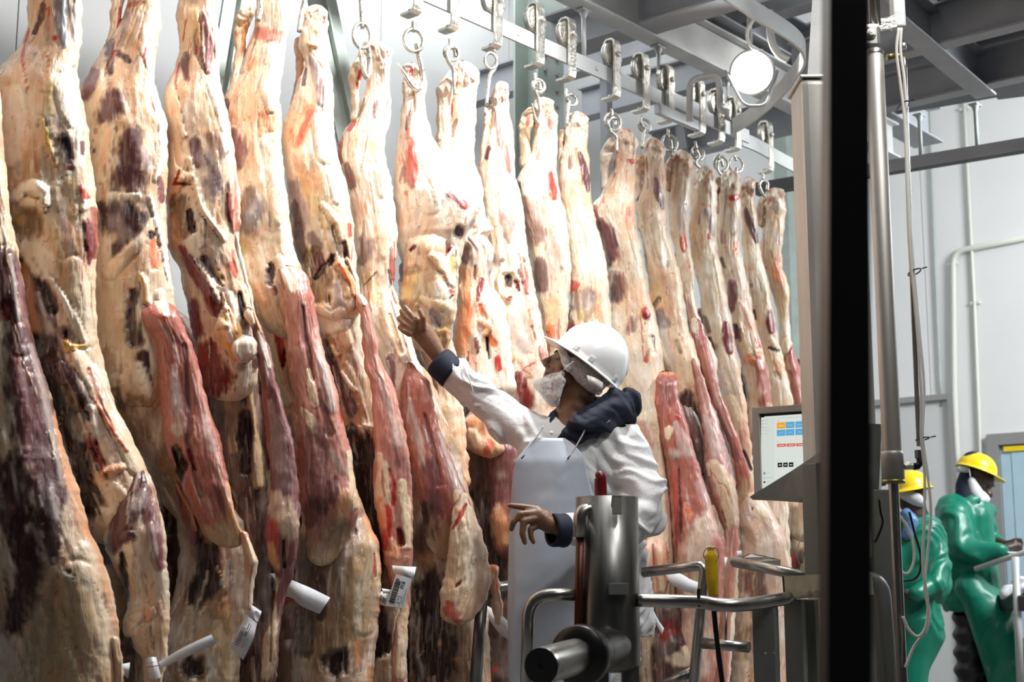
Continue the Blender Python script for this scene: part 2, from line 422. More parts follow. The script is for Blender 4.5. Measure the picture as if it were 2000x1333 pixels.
a, b = bB(1460, 150, BZ + 0.3, 1.2, 3.2); ceilbeam('steel_beam', a, b, 'grey cross beam high behind the bright lamp', w=0.1, h=0.2)
a, b = bB(1560, 22, BZ + 0.3, 2.6, 2.8); ceilbeam('steel_beam', a, b, 'grey cross beam high above the branch rail loop', w=0.1, h=0.2)
# dark deck plates between the beams at right
def deck(c0, c1, c2, c3, z, label):
    mb = MB(); P = [ZP(x, y, z) for x, y in (c0, c1, c2, c3)]; vs = P + [p + Vector((0, 0, 0.02)) for p in P]
    mb.add(vs, [(0, 1, 2, 3), (7, 6, 5, 4), (0, 4, 5, 1), (1, 5, 6, 2), (2, 6, 7, 3), (3, 7, 4, 0)])
    tag(mb.build('deck_plate', M['beam_dark']), label, 'steel plate')
deck((1780, -120), (2150, -190), (2150, 60), (1880, 120), BZ + 0.236, 'dark steel deck plate at the top right corner')
deck((1870, 118), (2150, 60), (2150, 170), (1950, 195), BZ + 0.236, 'dark steel deck plate over the far cross beam')
deck((1560, 120), (1850, 80), (1950, 190), (1600, 250), BZ + 0.262, 'dark steel deck plate behind the air cylinder')
# hangers
def hanger(px, py0, L, off, label, m='rail_paint', at=None, top=0.0):
    p = at if at is not None else rp(on_rail(px, py0, off), off, 0); mb = MB()
    zt = BZ + top; mb.tube([(p.x, p.y, zt), (p.x, p.y, zt - L)], 0.011, 10)
    mb.lathe([(0.022, 0), (0.022, 0.008), (0.011, 0.04)], (p.x, p.y, zt - 0.0), (0, 0, -1), 10)
    mb.bevbox((p.x, p.y, zt - 0.004), (0.07, 0.05, 0.008), rz=ANG)
    tag(mb.build('hanger_rod', M[m]), label, 'rod')
hanger(1140, 50, 0.235, -0.02, 'white hanger rod from beam to rail left of the third wheel')
hanger(1286, 110, 0.235, -0.02, 'white hanger rod from beam to rail behind the fourth and fifth wheels')
hanger(1420, 190, 0.235, -0.02, 'pale hanger rod from beam to rail left of the bright lamp')
for px, lab in ((1800, 'grey hanger rod holding the cross rail beside the white cables'), (1908, 'grey hanger rod holding the cross rail, rightmost of the two')):
    p = a0 = ZP(px, 290, RZ); s = (px - 1478) / (2000 - 1478)
    # point of the cross rail at this column
    A = ZP(1478, 358, RZ); B = ZP(2000, 270, RZ); best = min((A.lerp(B, k / 200) for k in range(260)), key=lambda q: abs(1000 + q.x / (q.y * CT + (q.z - CAMZ) * ST) * F - px))
    hanger(0, 0, 0.24, 0, lab, m='column_green', at=best)
# steel column and raking braces behind the rail
mb = MB(); p = PL(1052, 150, -0.98); q = Vector((p.x, p.y, 0)); up = Vector((0, 0, 1))
for s in (-1, 1): mb.box(q + RN * s * 0.08 + up * 2.37, (0.22, 0.014, 4.74), rz=ANG)
mb.box(q + up * 2.37, (0.012, 0.16, 4.74), rz=ANG)
colm = mb.build('steel_column', M['column_green']); tag(colm, 'greenish grey upright I-section column behind the rail', 'column')
for k in range(7):
    for sx in (-.05, .05):
        m2 = MB(); m2.lathe([(0, .012), (.012, .012), (.012, 0)], q + RN * 0.087 + RD * sx + up * (RZ + 0.02 + k * 0.09), RN, 6, False); m2.build('bolt', M['beam'], colm)
mb = MB(); a = PL(612, -80, -0.6); b = PL(697, 330, -0.6); mb.beam(a, b, 0.012, 0.16, up=RN.cross((b - a).normalized())); mb.beam(a, b, 0.06, 0.01, up=RN.cross((b - a).normalized()))
tag(mb.build('steel_brace', M['column_green']), 'greenish grey raking steel brace between the fifth and sixth sides of beef', 'brace')
mb = MB(); a = PL(478, -80, -0.6); b = PL(424, 260, -0.6); mb.beam(a, b, 0.012, 0.14, up=RN.cross((b - a).normalized())); mb.beam(a, b, 0.06, 0.01, up=RN.cross((b - a).normalized()))
tag(mb.build('steel_brace', M['column_green']), 'greenish grey raking steel brace behind the fourth side of beef', 'brace')
mb = MB(); p = PL(1185, 300, -0.9); mb.box((p.x, p.y, 2.37), (0.05, 0.05, 4.74), rz=ANG); tag(mb.build('steel_post', M['beam']), 'thin dark upright post behind the rail right of the column', 'post')
mb = MB(); a = PL(1330, 268, -0.9); b = PL(1480, 262, -0.9); mb.beam(a, b, 0.06, 0.14); tag(mb.build('steel_brace', M['beam']), 'short dark bracket behind the rail near the lamp', 'bracket')

# ------------------------------------------------------------------ the lamp in view
LP = W(1470, 142, 6.25)
lt = thing('flood_lamp', 'bright round flood lamp hanging inside the curved branch rail', 'lamp', LP)
aim = (W(900, 330, 5.3) - LP).normalized()
face = Vector((-0.35, -0.85, -0.25)).normalized()
m2 = MB(); m2.lathe([(0, -0.10), (0.05, -0.10), (0.085, -0.04), (0.105, 0.0), (0.105, 0.02), (0.095, 0.02), (0.09, 0.0), (0, 0.0)], LP - face * 0.0, face, 28); m2.build('lamp_housing', M['rail_paint'], lt)
M['lamp'] = mat('lamp_glass', (1, 1, 1), 0.3, emit=((0.92, 0.97, 1.0), 60.0))
m2 = MB(); m2.lathe([(0.0, 0.012), (0.05, 0.012), (0.088, 0.004), (0.088, 0.0)], LP, face, 28); m2.build('lamp_lens', M['lamp'], lt)
m2 = MB(); m2.tube([LP + Vector((0.0, 0.05, 0.09)), LP + Vector((0.0, 0.05, 0.62))], 0.012, 10); m2.build('lamp_pole', M['rail_paint'], lt)
m2 = MB(); m2.tube(fillet([LP + Vector((-0.12, 0.03, 0.02)), LP + Vector((-0.05, -0.03, -0.17)), LP + Vector((0.05, -0.03, -0.17)), LP + Vector((0.12, 0.03, 0.02))], 0.04), 0.007, 8); m2.build('lamp_guard', M['rail_paint'], lt)
m2 = MB(); m2.tube(bez([W(1492, 10, 6.2), W(1460, 60, 6.2), W(1468, 92, 6.2), W(1490, 100, 6.2)]), 0.008, 8); m2.build('lamp_cable', M['white_pl'], lt)
m2 = MB(); m2.tube(bez([W(1503, 20, 6.1), W(1506, 75, 6.1), W(1520, 105, 6.1), W(1540, 118, 6.1)]), 0.017, 10)
tag(m2.build('bent_pipe', M['rail_paint']), 'thick bent white pipe just right of the bright lamp', 'pipe')
m2 = MB(); m2.tube(fillet([W(1347, 236, 6.5), W(1347, 155, 6.5), W(1404, 146, 6.5), W(1406, 216, 6.5), W(1425, 220, 6.5)], 0.05), 0.016, 10)
tag(m2.build('bent_pipe', M['rail_paint']), 'bent white tube bracket arching over the trolleys left of the lamp', 'bracket')

# ------------------------------------------------------------------ trolleys
def make_trolley():
    t = thing('rail_trolley', 'x', 'trolley')
    w = LB(); prof = [(0.012, -0.012), (0.062, -0.012), (0.066, -0.006), (0.056, -0.003), (0.056, 0.003), (0.066, 0.006), (0.062, 0.012), (0.012, 0.012)]
    prof = [(0.014, -0.013), (0.045, -0.013), (0.050, -0.008), (0.058, -0.013), (0.066, -0.012), (0.062, -0.004), (0.062, 0.004), (0.066, 0.012), (0.058, 0.013), (0.050, 0.008), (0.045, 0.013), (0.014, 0.013)]
    w.lathe(prof, (0, 0, 0.062), (0, 1, 0), 28); w.build('wheel', M['galv'], t)
    s = LB(); th = 0.010; y = -0.030; wd = 0.046
    # strap folded over the wheel top and bent under at the foot
    path = [(0.026, 0.112), (0.024, 0.128), (0.012, 0.138), (-0.012, 0.138), (-0.026, 0.130), (y, 0.112), (y, 0.02), (y, -0.115), (-0.026, -0.133), (-0.012, -0.141), (0.030, -0.141), (0.046, -0.141)]
    vs = []; fs = []
    for i, (yy, zz) in enumerate(path):
        a = path[max(i - 1, 0)]; b = path[min(i + 1, len(path) - 1)]
        ty, tz = b[0] - a[0], b[1] - a[1]; L = math.hypot(ty, tz); ny, nz = -tz / L, ty / L
        w2 = wd / 2 * (0.93 if i in (0, len(path) - 1) else 1.0)
        for dx, k in ((-w2, -.5), (w2, -.5), (w2, .5), (-w2, .5)): vs.append((dx, yy + ny * th * k, zz + nz * th * k))
    for i in range(len(path) - 1):
        for k in range(4): fs.append((i * 4 + k, i * 4 + (k + 1) % 4, i * 4 + 4 + (k + 1) % 4, i * 4 + 4 + k))
    fs += [(0, 1, 2, 3), tuple(len(vs) - 4 + k for k in (3, 2, 1, 0))]
    s.add(vs, fs); s.build('strap', M['galv'], t)
    b = LB(); b.lathe([(0, 0.016), (0.009, 0.016), (0.013, 0.011), (0.013, 0.0), (0.006, 0), (0.006, -0.06)], (0, y - 0.003, 0.062), (0, -1, 0), 12); b.build('axle_bolt', M['galv'], t)
    n = LB(); n.lathe([(0, 0.014), (0.012, 0.012), (0.013, 0.0)], (0, 0.008, -0.136), (0, 0, 1), 8, False); n.build('nut', M['galv'], t)
    return t
def copy_tree(o, parent=None):
    c = o.copy(); COL.objects.link(c); c.parent = parent
    for ch in list(o.children): copy_tree(ch, c)
    return c
trol = [  # strap px, foot py, label
    (705, -8, 'trolley at the top frame edge with only its foot in view'),
    (816, 34, 'trolley whose strap enters at the top edge above the broad-bellied side of beef'),
    (889, 66, 'trolley with a short strap in view just left of the first visible wheel'),
    (973, 92, 'trolley whose strap covers the rail left of the green column'),
    (1056, 140, 'trolley with full wheel in front of the green column'),
    (1118, 167, 'trolley with full wheel just right of the green column'),
    (1206, 207, 'trolley with grey wheel right of the first white hanger rod'),
    (1263, 222, 'trolley left of the second white hanger rod'),
    (1312, 247, 'trolley right of the second white hanger rod'),
    (1373, 271, 'trolley under the bent tube bracket'),
    (1411, 297, 'trolley right of the bent tube bracket'),
    (1443, 303, 'trolley just left of where the branch rail joins'),
]
proto = make_trolley()
TROL = []
for i, (px, py, lab) in enumerate(trol):
    t = proto if i == 0 else copy_tree(proto)
    tt = on_rail(px, py, 0.03)
    t.location = rp(tt, 0, RZ); t.rotation_euler = (0, 0, ANG); t['label'] = lab; t['group'] = 'rail trolleys'; TROL.append((t, tt))
t = copy_tree(proto); pl = ZP(1497, 336, RZ - 0.141); t.location = (pl.x, pl.y, RZ); t.rotation_euler = (0, 0, ANG)
t['label'] = 'dark trolley alone on the rail end at far right'; t['group'] = 'rail trolleys'
for (px, py, lab) in ((598, -60, 'trolley above the frame over the side with the orange-flecked shank'), (505, -80, 'trolley above the frame over the side with the red-ringed hock'), (388, -130, 'trolley above the frame over the side with the knotted yellow tendon'), (280, -180, 'trolley above the frame over the side with purple thigh patches'), (112, -250, 'trolley above the frame over the nearest full side'), (-98, -330, 'trolley above the frame over the side at left frame edge')):
    t = copy_tree(proto); t.location = rp(on_rail(px, py, 0.03), 0, RZ); t.rotation_euler = (0, 0, ANG)
    t['label'] = lab; t['group'] = 'trolleys above the frame'

HOOKLESS = []
def hook(label, off, rod, ring, rr, shank, r=0.008, ry=1.0, taper=False, r2=None):
    h = thing('meat_hook', label, 'hook', PL(ring[0], ring[1], off), 0, 'meat hooks')
    P = lambda q: PL(q[0], q[1], off)
    m = MB(); m.tube(bez([P(q) for q in rod], 5), r * 0.95, 8); m.build('swivel_rod', M['galv'], h)
    if rr:
        c = P(ring); s = (P((ring[0] + rr, ring[1])) - c).length; pts = []
        for k in range(20):
            a = 2 * math.pi * k / 20; pts.append(c + RD * math.cos(a) * s * 0.9 + RN * math.cos(a) * s * 0.45 + Vector((0, 0, 1)) * math.sin(a) * s * ry)
        m = MB(); m.tube(pts, r * 0.85, 8, closed=True); m.build('ring', M['galv'], h)
    m = MB(); pp = bez([P(q) for q in shank], 6); n = len(pp); rad = [r * (1.0 if not taper else (1.15 - 0.95 * max(0, (k / n - 0.72) / 0.28))) for k in range(n)]
    m.tube(pp, rad, 10); m.build('hook_shank', M['galv'], h)
    return h
hook('steel hook with its point up through the open hock of the sixth side of beef', 0.02, [(704, -4), (706, 25), (708, 56)], (707, 70), 12, [(716, 82), (722, 110), (722, 140), (716, 152), (710, 138), (705, 112), (701, 86)], ry=1.5, taper=True, r=0.0085)
hook('steel hook whose long bare point juts left of the hock of the broad-bellied side', 0.05, [(808, 42), (808, 62)], (808, 79), 13, [(814, 86), (819, 112), (826, 150), (822, 168), (808, 172), (792, 148), (777, 124)], ry=1.2, taper=True, r=0.0095)
hook('steel hook with an open top eye in the hock right of the broad-bellied side', 0.03, [(879, 76), (879, 95)], (882, 104), 10, [(890, 112), (887, 96), (877, 94), (872, 106), (877, 122), (885, 136), (887, 165), (889, 186)])
hook('steel hook with a twisted shackle above the ninth side of beef', 0.03, [(964, 97), (971, 112), (968, 127)], (959, 119), 8, [(968, 122), (966, 134), (957, 148), (953, 175), (950, 205)], ry=1.3)
hook('steel hook in the pink-tipped hock before the green column', 0.03, [(1045, 143), (1045, 156), (1048, 168)], (1052, 168), 8, [(1056, 176), (1052, 160), (1042, 163), (1043, 178), (1052, 195), (1056, 222), (1050, 240), (1044, 225), (1039, 202)], taper=True)
hook('steel hook just right of the green column', 0.03, [(1106, 172), (1106, 190), (1111, 200)], (1116, 196), 7, [(1112, 196), (1109, 215), (1107, 245)])
hook('steel hook below the trolley right of the first white hanger rod', 0.03, [(1195, 212), (1196, 228)], (1197, 238), 10, [(1203, 246), (1203, 234), (1194, 230), (1188, 240), (1192, 256), (1203, 268), (1205, 300)])
hook('steel hook behind the hock left of the second white hanger rod', 0.03, [(1252, 227), (1252, 240), (1257, 250)], (1259, 246), 7, [(1259, 246), (1257, 262), (1254, 290)])
hook('steel hook ring right of the second white hanger rod', 0.03, [(1305, 252), (1305, 270)], (1308, 280), 9, [(1309, 272), (1312, 290), (1311, 305)])
hook('steel hook with short zigzag links under the bent tube bracket', 0.03, [(1358, 276), (1360, 292)], (1363, 300), 7, [(1359, 292), (1365, 305), (1358, 318), (1366, 328)])
hook('steel hook right of the bent tube bracket', 0.03, [(1403, 301), (1403, 312)], (1408, 320), 8, [(1412, 326), (1408, 313), (1401, 318), (1402, 332), (1408, 342)])
hook('steel hook ring left of the branch rail join', 0.03, [(1437, 307), (1437, 314)], (1437, 321), 8, [(1438, 328), (1438, 340), (1438, 356)])
hook('steel open hook of the last side of beef at far right', 0.03, [(1490, 338), (1490, 352)], (1490, 362), 0, [(1498, 372), (1499, 358), (1490, 352), (1483, 361), (1487, 374), (1494, 384)])
hook('dark steel hook in the gristly hock at the top edge', 0.05, [(498, -60), (499, -30)], (499, -30), 0, [(499, -30), (507, 0), (508, 25), (503, 40)], r=0.010)
hook('dark steel hook behind the hock left of the raking brace', 0.0, [(602, -50), (600, -20)], (599, -20), 0, [(599, -22), (594, 8), (588, 36), (585, 62)], r=0.010)

# the nearest four hooks are above the frame
for (px, py, lab) in ((388, -86, 'steel hook above the frame in the hock with the knotted yellow tendon'), (280, -150, 'steel hook above the frame in the hock of the side with purple thigh patches'), (112, -186, 'steel hook above the frame in the hock of the nearest full side'), (-98, -205, 'steel hook above the frame in the hock at left frame edge')):
    q = PL(px, py); tt = (q - R0).dot(RD); top = rp(tt, 0, RZ - .14); h = thing('meat_hook', lab, 'hook', top, 0, 'meat hooks')
    m = MB(); m.tube([top, top - Vector((0, 0, .06))], .0075, 8); m.build('swivel_rod', M['galv'], h)
    c = top - Vector((0, 0, .078)); m = MB(); m.tube([c + RD * math.cos(a) * .018 + Vector((0, 0, 1)) * math.sin(a) * .022 for a in [k * math.pi / 8 for k in range(16)]], .006, 8, closed=True); m.build('ring', M['galv'], h)
    m = MB(); zq = min(q.z - .03, c.z - .12); m.tube(bez([c - Vector((0, 0, .02)), Vector((c.x, c.y, (c.z + zq) / 2)) + RD * .012, Vector((c.x, c.y, zq)) - RN * .01, Vector((c.x, c.y, zq - .03)) + RN * .03, Vector((c.x, c.y, zq + .02)) + RN * .06]), .008, 10); m.build('hook_shank', M['galv'], h)

# ================================================================== BEEF: surface maker
def flesh_material():
    m = bpy.data.materials.new('raw_beef'); m.use_nodes = True; nt = m.node_tree; N = nt.nodes; L = nt.links
    b = N['Principled BSDF']
    at = N.new('ShaderNodeAttribute'); at.attribute_name = 'Col'
    tc = N.new('ShaderNodeTexCoord')
    def noise(scale, detail, st=(1, 1, 1), dist=0.0):
        mp = N.new('ShaderNodeMapping'); mp.inputs['Scale'].default_value = st; L.new(tc.outputs['Object'], mp.inputs['Vector'])
        n = N.new('ShaderNodeTexNoise'); n.inputs['Scale'].default_value = scale; n.inputs['Detail'].default_value = detail; n.inputs['Distortion'].default_value = dist
        L.new(mp.outputs[0], n.inputs['Vector']); return n.outputs[0]
    def mr(x, a, b_, c, d):
        r = N.new('ShaderNodeMapRange'); r.inputs[1].default_value = a; r.inputs[2].default_value = b_; r.inputs[3].default_value = c; r.inputs[4].default_value = d; L.new(x, r.inputs[0]); return r.outputs[0]
    def mul(a, b_):
        r = N.new('ShaderNodeMath'); r.operation = 'MULTIPLY'
        for i, q in enumerate((a, b_)):
            if isinstance(q, (int, float)): r.inputs[i].default_value = q
            else: L.new(q, r.inputs[i])
        return r.outputs[0]
    def add(a, b_):
        r = N.new('ShaderNodeMath'); r.operation = 'ADD'; L.new(a, r.inputs[0]); L.new(b_, r.inputs[1]); return r.outputs[0]
    def mixc(f, c1, c2, mode='MIX'):
        r = N.new('ShaderNodeMixRGB'); r.blend_type = mode
        for k, q in (('Fac', f), ('Color1', c1), ('Color2', c2)):
            if isinstance(q, (int, float)): r.inputs[k].default_value = q
            elif isinstance(q, tuple): r.inputs[k].default_value = (*q, 1)
            else: L.new(q, r.inputs[k])
        return r.outputs[0]
    mus = at.outputs['Alpha']
    inv = mr(mus, 0, 1, 1, 0)
    col = at.outputs['Color']
    # warm and pale mottling of the fat
    n1 = noise(9, 5, (1, 1, .45), 0.6); col = mixc(mul(mr(n1, .52, .72, 0, .6), inv), col, (0.93, 0.66, 0.52), 'MULTIPLY')
    n2 = noise(17, 4, (1, 1, .35), 1.0); col = mixc(mul(mr(n2, .56, .70, 0, .5), inv), col, (0.86, 0.80, 0.70))
    s1 = noise(20, 5, (3.2, 3.2, .22), 1.2); col = mixc(mul(mr(s1, .57, .70, 0, .45), inv), col, (0.86, 0.79, 0.68))
    s2 = noise(23, 5, (3.0, 3.0, .25), 1.4); col = mixc(mul(mr(s2, .60, .74, 0, .4), inv), col, (0.62, 0.36, 0.20))
    # fine red capillaries
    n3 = noise(38, 5, (1, 1, .5), 1.6); col = mixc(mul(mr(n3, .64, .70, 0, .55), inv), col, (0.50, 0.13, 0.07))
    # muscle grain and pale film streaks
    g1 = noise(24, 5, (2.6, 2.6, .16), 0.3); col = mixc(mul(mr(g1, .56, .74, 0, .38), mus), col, (0.58, 0.42, 0.40))
    g2 = noise(60, 3, (2.4, 2.4, .12), 0.2); col = mixc(mul(mr(g2, .35, .62, .45, 0), mus), col, (0.45, 0.30, 0.30), 'MULTIPLY')
    # dark specks
    n4 = noise(70, 2, (1, 1, .6)); col = mixc(mul(mr(n4, .72, .76, 0, .7), inv), col, (0.16, 0.06, 0.04))
    L.new(col, b.inputs['Base Color'])
    r1 = noise(26, 4, (1, 1, .5)); L.new(add(mr(r1, .3, .7, .22, .44), mul(mus, -0.03)), b.inputs['Roughness'])
    b.inputs['Specular IOR Level'].default_value = 0.5
    b.inputs['Subsurface Weight'].default_value = 0.0
    # relief
    h1 = noise(30, 6, (1.5, 1.5, .55), 0.8); h2 = noise(48, 4, (3.4, 3.4, .16), 0.2); h3 = noise(120, 3)
    h = add(mul(mul(h1, inv), 0.8), add(mul(h2, 0.22), mul(h3, 0.06)))
    bp = N.new('ShaderNodeBump'); bp.inputs['Strength'].default_value = 0.6; bp.inputs['Distance'].default_value = 0.010
    L.new(h, bp.inputs['Height']); L.new(bp.outputs[0], b.inputs['Normal'])
    return m
M['flesh'] = flesh_material()

PAL = {
 'f': (.78, .60, .41, 0), 'w': (.86, .77, .64, 0), 'y': (.66, .45, .17, 0), 'Y': (.80, .47, .08, 0), 'o': (.76, .37, .19, 0), 'O': (.76, .21, .075, 0),
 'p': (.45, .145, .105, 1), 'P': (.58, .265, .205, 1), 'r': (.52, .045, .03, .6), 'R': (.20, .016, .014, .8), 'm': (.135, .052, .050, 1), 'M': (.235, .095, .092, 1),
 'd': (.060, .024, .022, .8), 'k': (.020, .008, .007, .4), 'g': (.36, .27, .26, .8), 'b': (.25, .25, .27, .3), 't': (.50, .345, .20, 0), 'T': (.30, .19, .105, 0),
 'n': (.60, .43, .33, .2), 's': (.64, .54, .50, .5),
}
CROP = {'P': (0, 0, 1), 'A': (0, 0, .5), 'B': (500, 0, .5), 'C': (1000, 0, .5), 'D': (0, 667, .5), 'E': (500, 667, .5), 'G': (1000, 667, .5),
        'H': (860, 350, .3), 'I': (1140, 240, .3), 'J': (1340, 320, .3), 'K': (1260, 660, .3), 'Q': (660, 60, .3), 'U': (700, 420, .255), 'V': (160, 540, .3), 'X': (440, 500, .3)}
def rows(*segs):
    out = []
    for tg, lst in segs:
        ox, oy, s = CROP[tg]
        for (y, a, b) in lst: out.append((oy + y * s, ox + a * s, ox + b * s))
    return sorted(out)
def strokes(*segs):
    """each segment: crop tag, then (colour key, height in mm, [x, y, half width, ...])"""
    out = []
    for tg, lst in segs:
        ox, oy, s = CROP[tg]
        for it in lst:
            c, h, q = it[0], it[1], it[2]
            out.append((c, h, [(ox + q[i] * s, oy + q[i + 1] * s, q[i + 2] * s) for i in range(0, len(q), 3)], it[3] if len(it) > 3 else 1.0))
    return out
_seed = [3]
def flesh(name, parent, rws, Y, base='f', st=(), thick=0.12, ratio=0.55, seg=72, step=3.0, rough=1.0, round_top=True, round_bot=True, blot=(), label=None, sq=0.8, tb=0, tt=0, fib=1.0):
    _seed[0] += 7; sd = _seed[0]
    rws = sorted(rws); ry = np.array([r[0] for r in rws]); y0, y1 = ry[0], ry[-1]
    n = int((y1 - y0) / step) + 1; ys = np.linspace(y0, y1, n)
    xl = np.interp(ys, ry, [r[1] for r in rws]); xr = np.interp(ys, ry, [r[2] for r in rws])
    k = max(1, int(9 / step)); ker = np.hanning(2 * k + 3)[1:-1]; ker /= ker.sum()
    def smooth(a):
        p = np.concatenate([2 * a[0] - a[k:0:-1], a, 2 * a[-1] - a[-2:-k - 2:-1]]); return np.convolve(p, ker, 'valid')
    if n > 2 * k + 4: xl = smooth(xl); xr = smooth(xr)
    el = (fbm(ys / 16, ys * 0 + 3, sd, 3) - .5) * 7 * rough; er = (fbm(ys / 16, ys * 0 + 9, sd + 5, 3) - .5) * 7 * rough
    xc = (xl + xr) / 2; hw = np.maximum((xr - xl) / 2, 1.0)
    env = np.ones(n); R = np.minimum(hw * 0.9, (y1 - y0) * .25)
    if round_top: d = np.clip((ys - y0) / np.maximum(R[0] if R[0] > 3 else 3, 1), 0, 1); env *= np.sqrt(np.clip(1 - (1 - d) ** 2, 0, 1)) * .97 + .03
    if round_bot: d = np.clip((y1 - ys) / np.maximum(R[-1] if R[-1] > 3 else 3, 1), 0, 1); env *= np.sqrt(np.clip(1 - (1 - d) ** 2, 0, 1)) * .97 + .03
    nf = int(seg * .72); nb = seg - nf
    phi = np.concatenate([np.linspace(0, math.pi, nf, endpoint=False), np.linspace(math.pi, 2 * math.pi, nb, endpoint=False)])
    c, s = np.cos(phi), np.sin(phi)
    cx = np.sign(c) * np.abs(c) ** 0.95; sy = np.sign(s) * np.abs(s) ** sq
    PXX = xc[:, None] + (hw * env)[:, None] * cx[None, :]; PYY = np.repeat(ys[:, None], seg, 1)
    wl = np.clip(-c, 0, 1) ** 5; wr = np.clip(c, 0, 1) ** 5; kk = (1 + 1.6 * sstep(y0 + 60, y0 + 20, ys)) if name in ('hind_quarter', 'leg') else 1.0; el = el * kk; er = er * kk; PXX = PXX + (el * env)[:, None] * wl[None, :] + (er * env)[:, None] * wr[None, :]
    mpp = Y / 2841.0
    T = np.minimum(thick, hw * mpp * 2 * ratio) * env
    if tb: T = T * (1 - (1 - .25) * sstep(y1 - tb, y1, ys))
    if tt: T = T * (1 - (1 - .25) * sstep(y0 + tt, y0, ys))
    dep = -T[:, None] * sy[None, :]
    fx, fy = PXX.ravel(), PYY.ravel(); front = np.clip(np.repeat(np.clip(s, 0, 1)[None, :] ** .5, n, 0).ravel(), 0, 1)
    isf = (np.repeat(s[None, :], n, 0).ravel() > -0.01)
    # relief
    H = (fbm(fx / 60, fy / 150, sd, 2) - .5) * 0.05 * rough
    lx = fx - np.repeat(xc[:, None], seg, 1).ravel()
    H += (.5 - np.abs(fbm(lx / 13, fy / 90, sd + 1, 3) - .5) * 4) * 0.0035 * rough
    H += (fbm(fx / 11, fy / 26, sd + 2, 4) - .5) * 0.008 * rough
    knob = 0
    if name in ('hind_quarter', 'leg', 'tendon') and round_top:
        kn = sstep(y0 + 75, y0 + 20, fy); knob = kn
        H += (fbm(fx / 10, fy / 13, sd + 40, 3) - .5) * .05 * kn * rough
    b = np.array(PAL[base]); C = np.repeat(b[None, :], len(fx), 0)
    def mixin(key, mask):
        q = np.array(PAL[key]); C[:] = C * (1 - mask[:, None]) + q[None, :] * mask[:, None]
    va = fbm(fx / 38, fy / 80, sd + 3, 4)
    mixin('o', sstep(.52, .70, va) * .5 * (1 - b[3])); mixin('w', sstep(.52, .34, va) * .6 * (1 - b[3]))
    mixin('n', sstep(.55, .68, fbm(lx / 22, fy / 55, sd + 31, 4)) * .45 * (1 - b[3])); mixin('P', sstep(.60, .72, fbm(lx / 16, fy / 70, sd + 33, 4)) * .35 * (1 - b[3]))
    mixin('t', sstep(.52, .7, fbm(fx / 26, fy / 60, sd + 4, 4)) * .4 * (1 - b[3]))
    if name in ('hind_quarter', 'leg'):
        mixin('w', knob * .55); mixin('r', knob * sstep(.62, .68, fbm(fx / 8, fy / 10, sd + 41, 4)) * .7); mixin('t', knob * sstep(.60, .70, fbm(fx / 12, fy / 12, sd + 43, 4)) * .6)
    for (key, sx, sy_, th, am) in blot:
        v = fbm(fx / sx, fy / sy_, sd + 20 + int(sx), 4); mk = sstep(th, th + .05, v) * am; mixin(key, mk); H += mk * .003
    # loose fibres, strands and nicks that follow the hang of the side
    rs = np.random.RandomState(sd); area_ = float(((xr - xl) * (ys[1] - ys[0])).sum()); auto = []
    for k in range(int(area_ / (1100 if b[3] < .5 else 2600) * fib)):
        i0 = rs.randint(0, n); ln = rs.uniform(18, 90); y_a = ys[i0]; y_b = min(y_a + ln, y1 - 4); u_ = rs.uniform(-.92, .92); i1 = min(n - 1, int((y_b - y0) / max(ys[1] - ys[0], .1)))
        xa_ = xc[i0] + hw[i0] * u_; xb_ = xc[i1] + hw[i1] * (u_ + rs.uniform(-.18, .18)); xm_ = (xa_ + xb_) / 2 + rs.uniform(-3, 3)
        kind = rs.rand(); w_ = rs.uniform(1.0, 3.2)
        if b[3] > .5: key, hh = (('s', 1), ('P', 1), ('M', -1), ('r', -.5), ('s', 1))[rs.randint(0, 5)]
        else: key, hh = (('w', 2), ('f', 3), ('w', 2), ('t', -1.5), ('r', -1), ('T', -2), ('o', 1), ('g', 0), ('y', 1.5), ('P', 1))[rs.randint(0, 10)]
        if key in 'rT': w_ *= .55
        auto.append((key, hh, [(xa_, y_a, w_ * .6), (xm_, (y_a + y_b) / 2, w_), (xb_, y_b, w_ * .4)], rs.uniform(.45, .85)))
    st = auto[:len(auto) * 2 // 3] + list(st) + auto[len(auto) * 2 // 3:]
    wn = (fbm(lx / 10, fy / 30, sd + 6, 3) - .5) * 1.3; wf = (fbm(lx / 3.2, fy / 22, sd + 7, 3) - .5) * 1.6
    for (key, h, pts, op) in st:
        D = np.full(len(fx), 9.0)
        if len(pts) == 1: pts = [pts[0], (pts[0][0], pts[0][1] + .5, pts[0][2])]
        x0 = min(p[0] - p[2] * 1.9 for p in pts) - 2; x1 = max(p[0] + p[2] * 1.9 for p in pts) + 2; yy0 = min(p[1] - p[2] * 1.9 for p in pts) - 2; yy1 = max(p[1] + p[2] * 1.9 for p in pts) + 2
        sel = np.where((fx > x0) & (fx < x1) & (fy > yy0) & (fy < yy1) & isf)[0]
        if len(sel) == 0: continue
        ax, ay = fx[sel], fy[sel]; dd = np.full(len(sel), 9.0)
        for i in range(len(pts) - 1):
            (a0, a1, aw), (b0, b1, bw) = pts[i], pts[i + 1]; vx, vy = b0 - a0, b1 - a1; l2 = vx * vx + vy * vy + 1e-6
            t = np.clip(((ax - a0) * vx + (ay - a1) * vy) / l2, 0, 1); w = aw + (bw - aw) * t
            dd = np.minimum(dd, np.hypot(ax - a0 - vx * t, ay - a1 - vy * t) / np.maximum(w, .8))
        wm = max(p[2] for p in pts); big = min(1.0, max(0.0, (wm - 5) / 12)); dn = dd + wn[sel] * .75 + wf[sel] * (.12 + .3 * big)
        mk = sstep(1.12 + .12 * big, .84 - .26 * big, dn) * op
        if key in 'sgPMnob' and b[3] > .3 or key in 'sgno': mk = sstep(1.45, .25, dn + wf[sel] * .2) * op
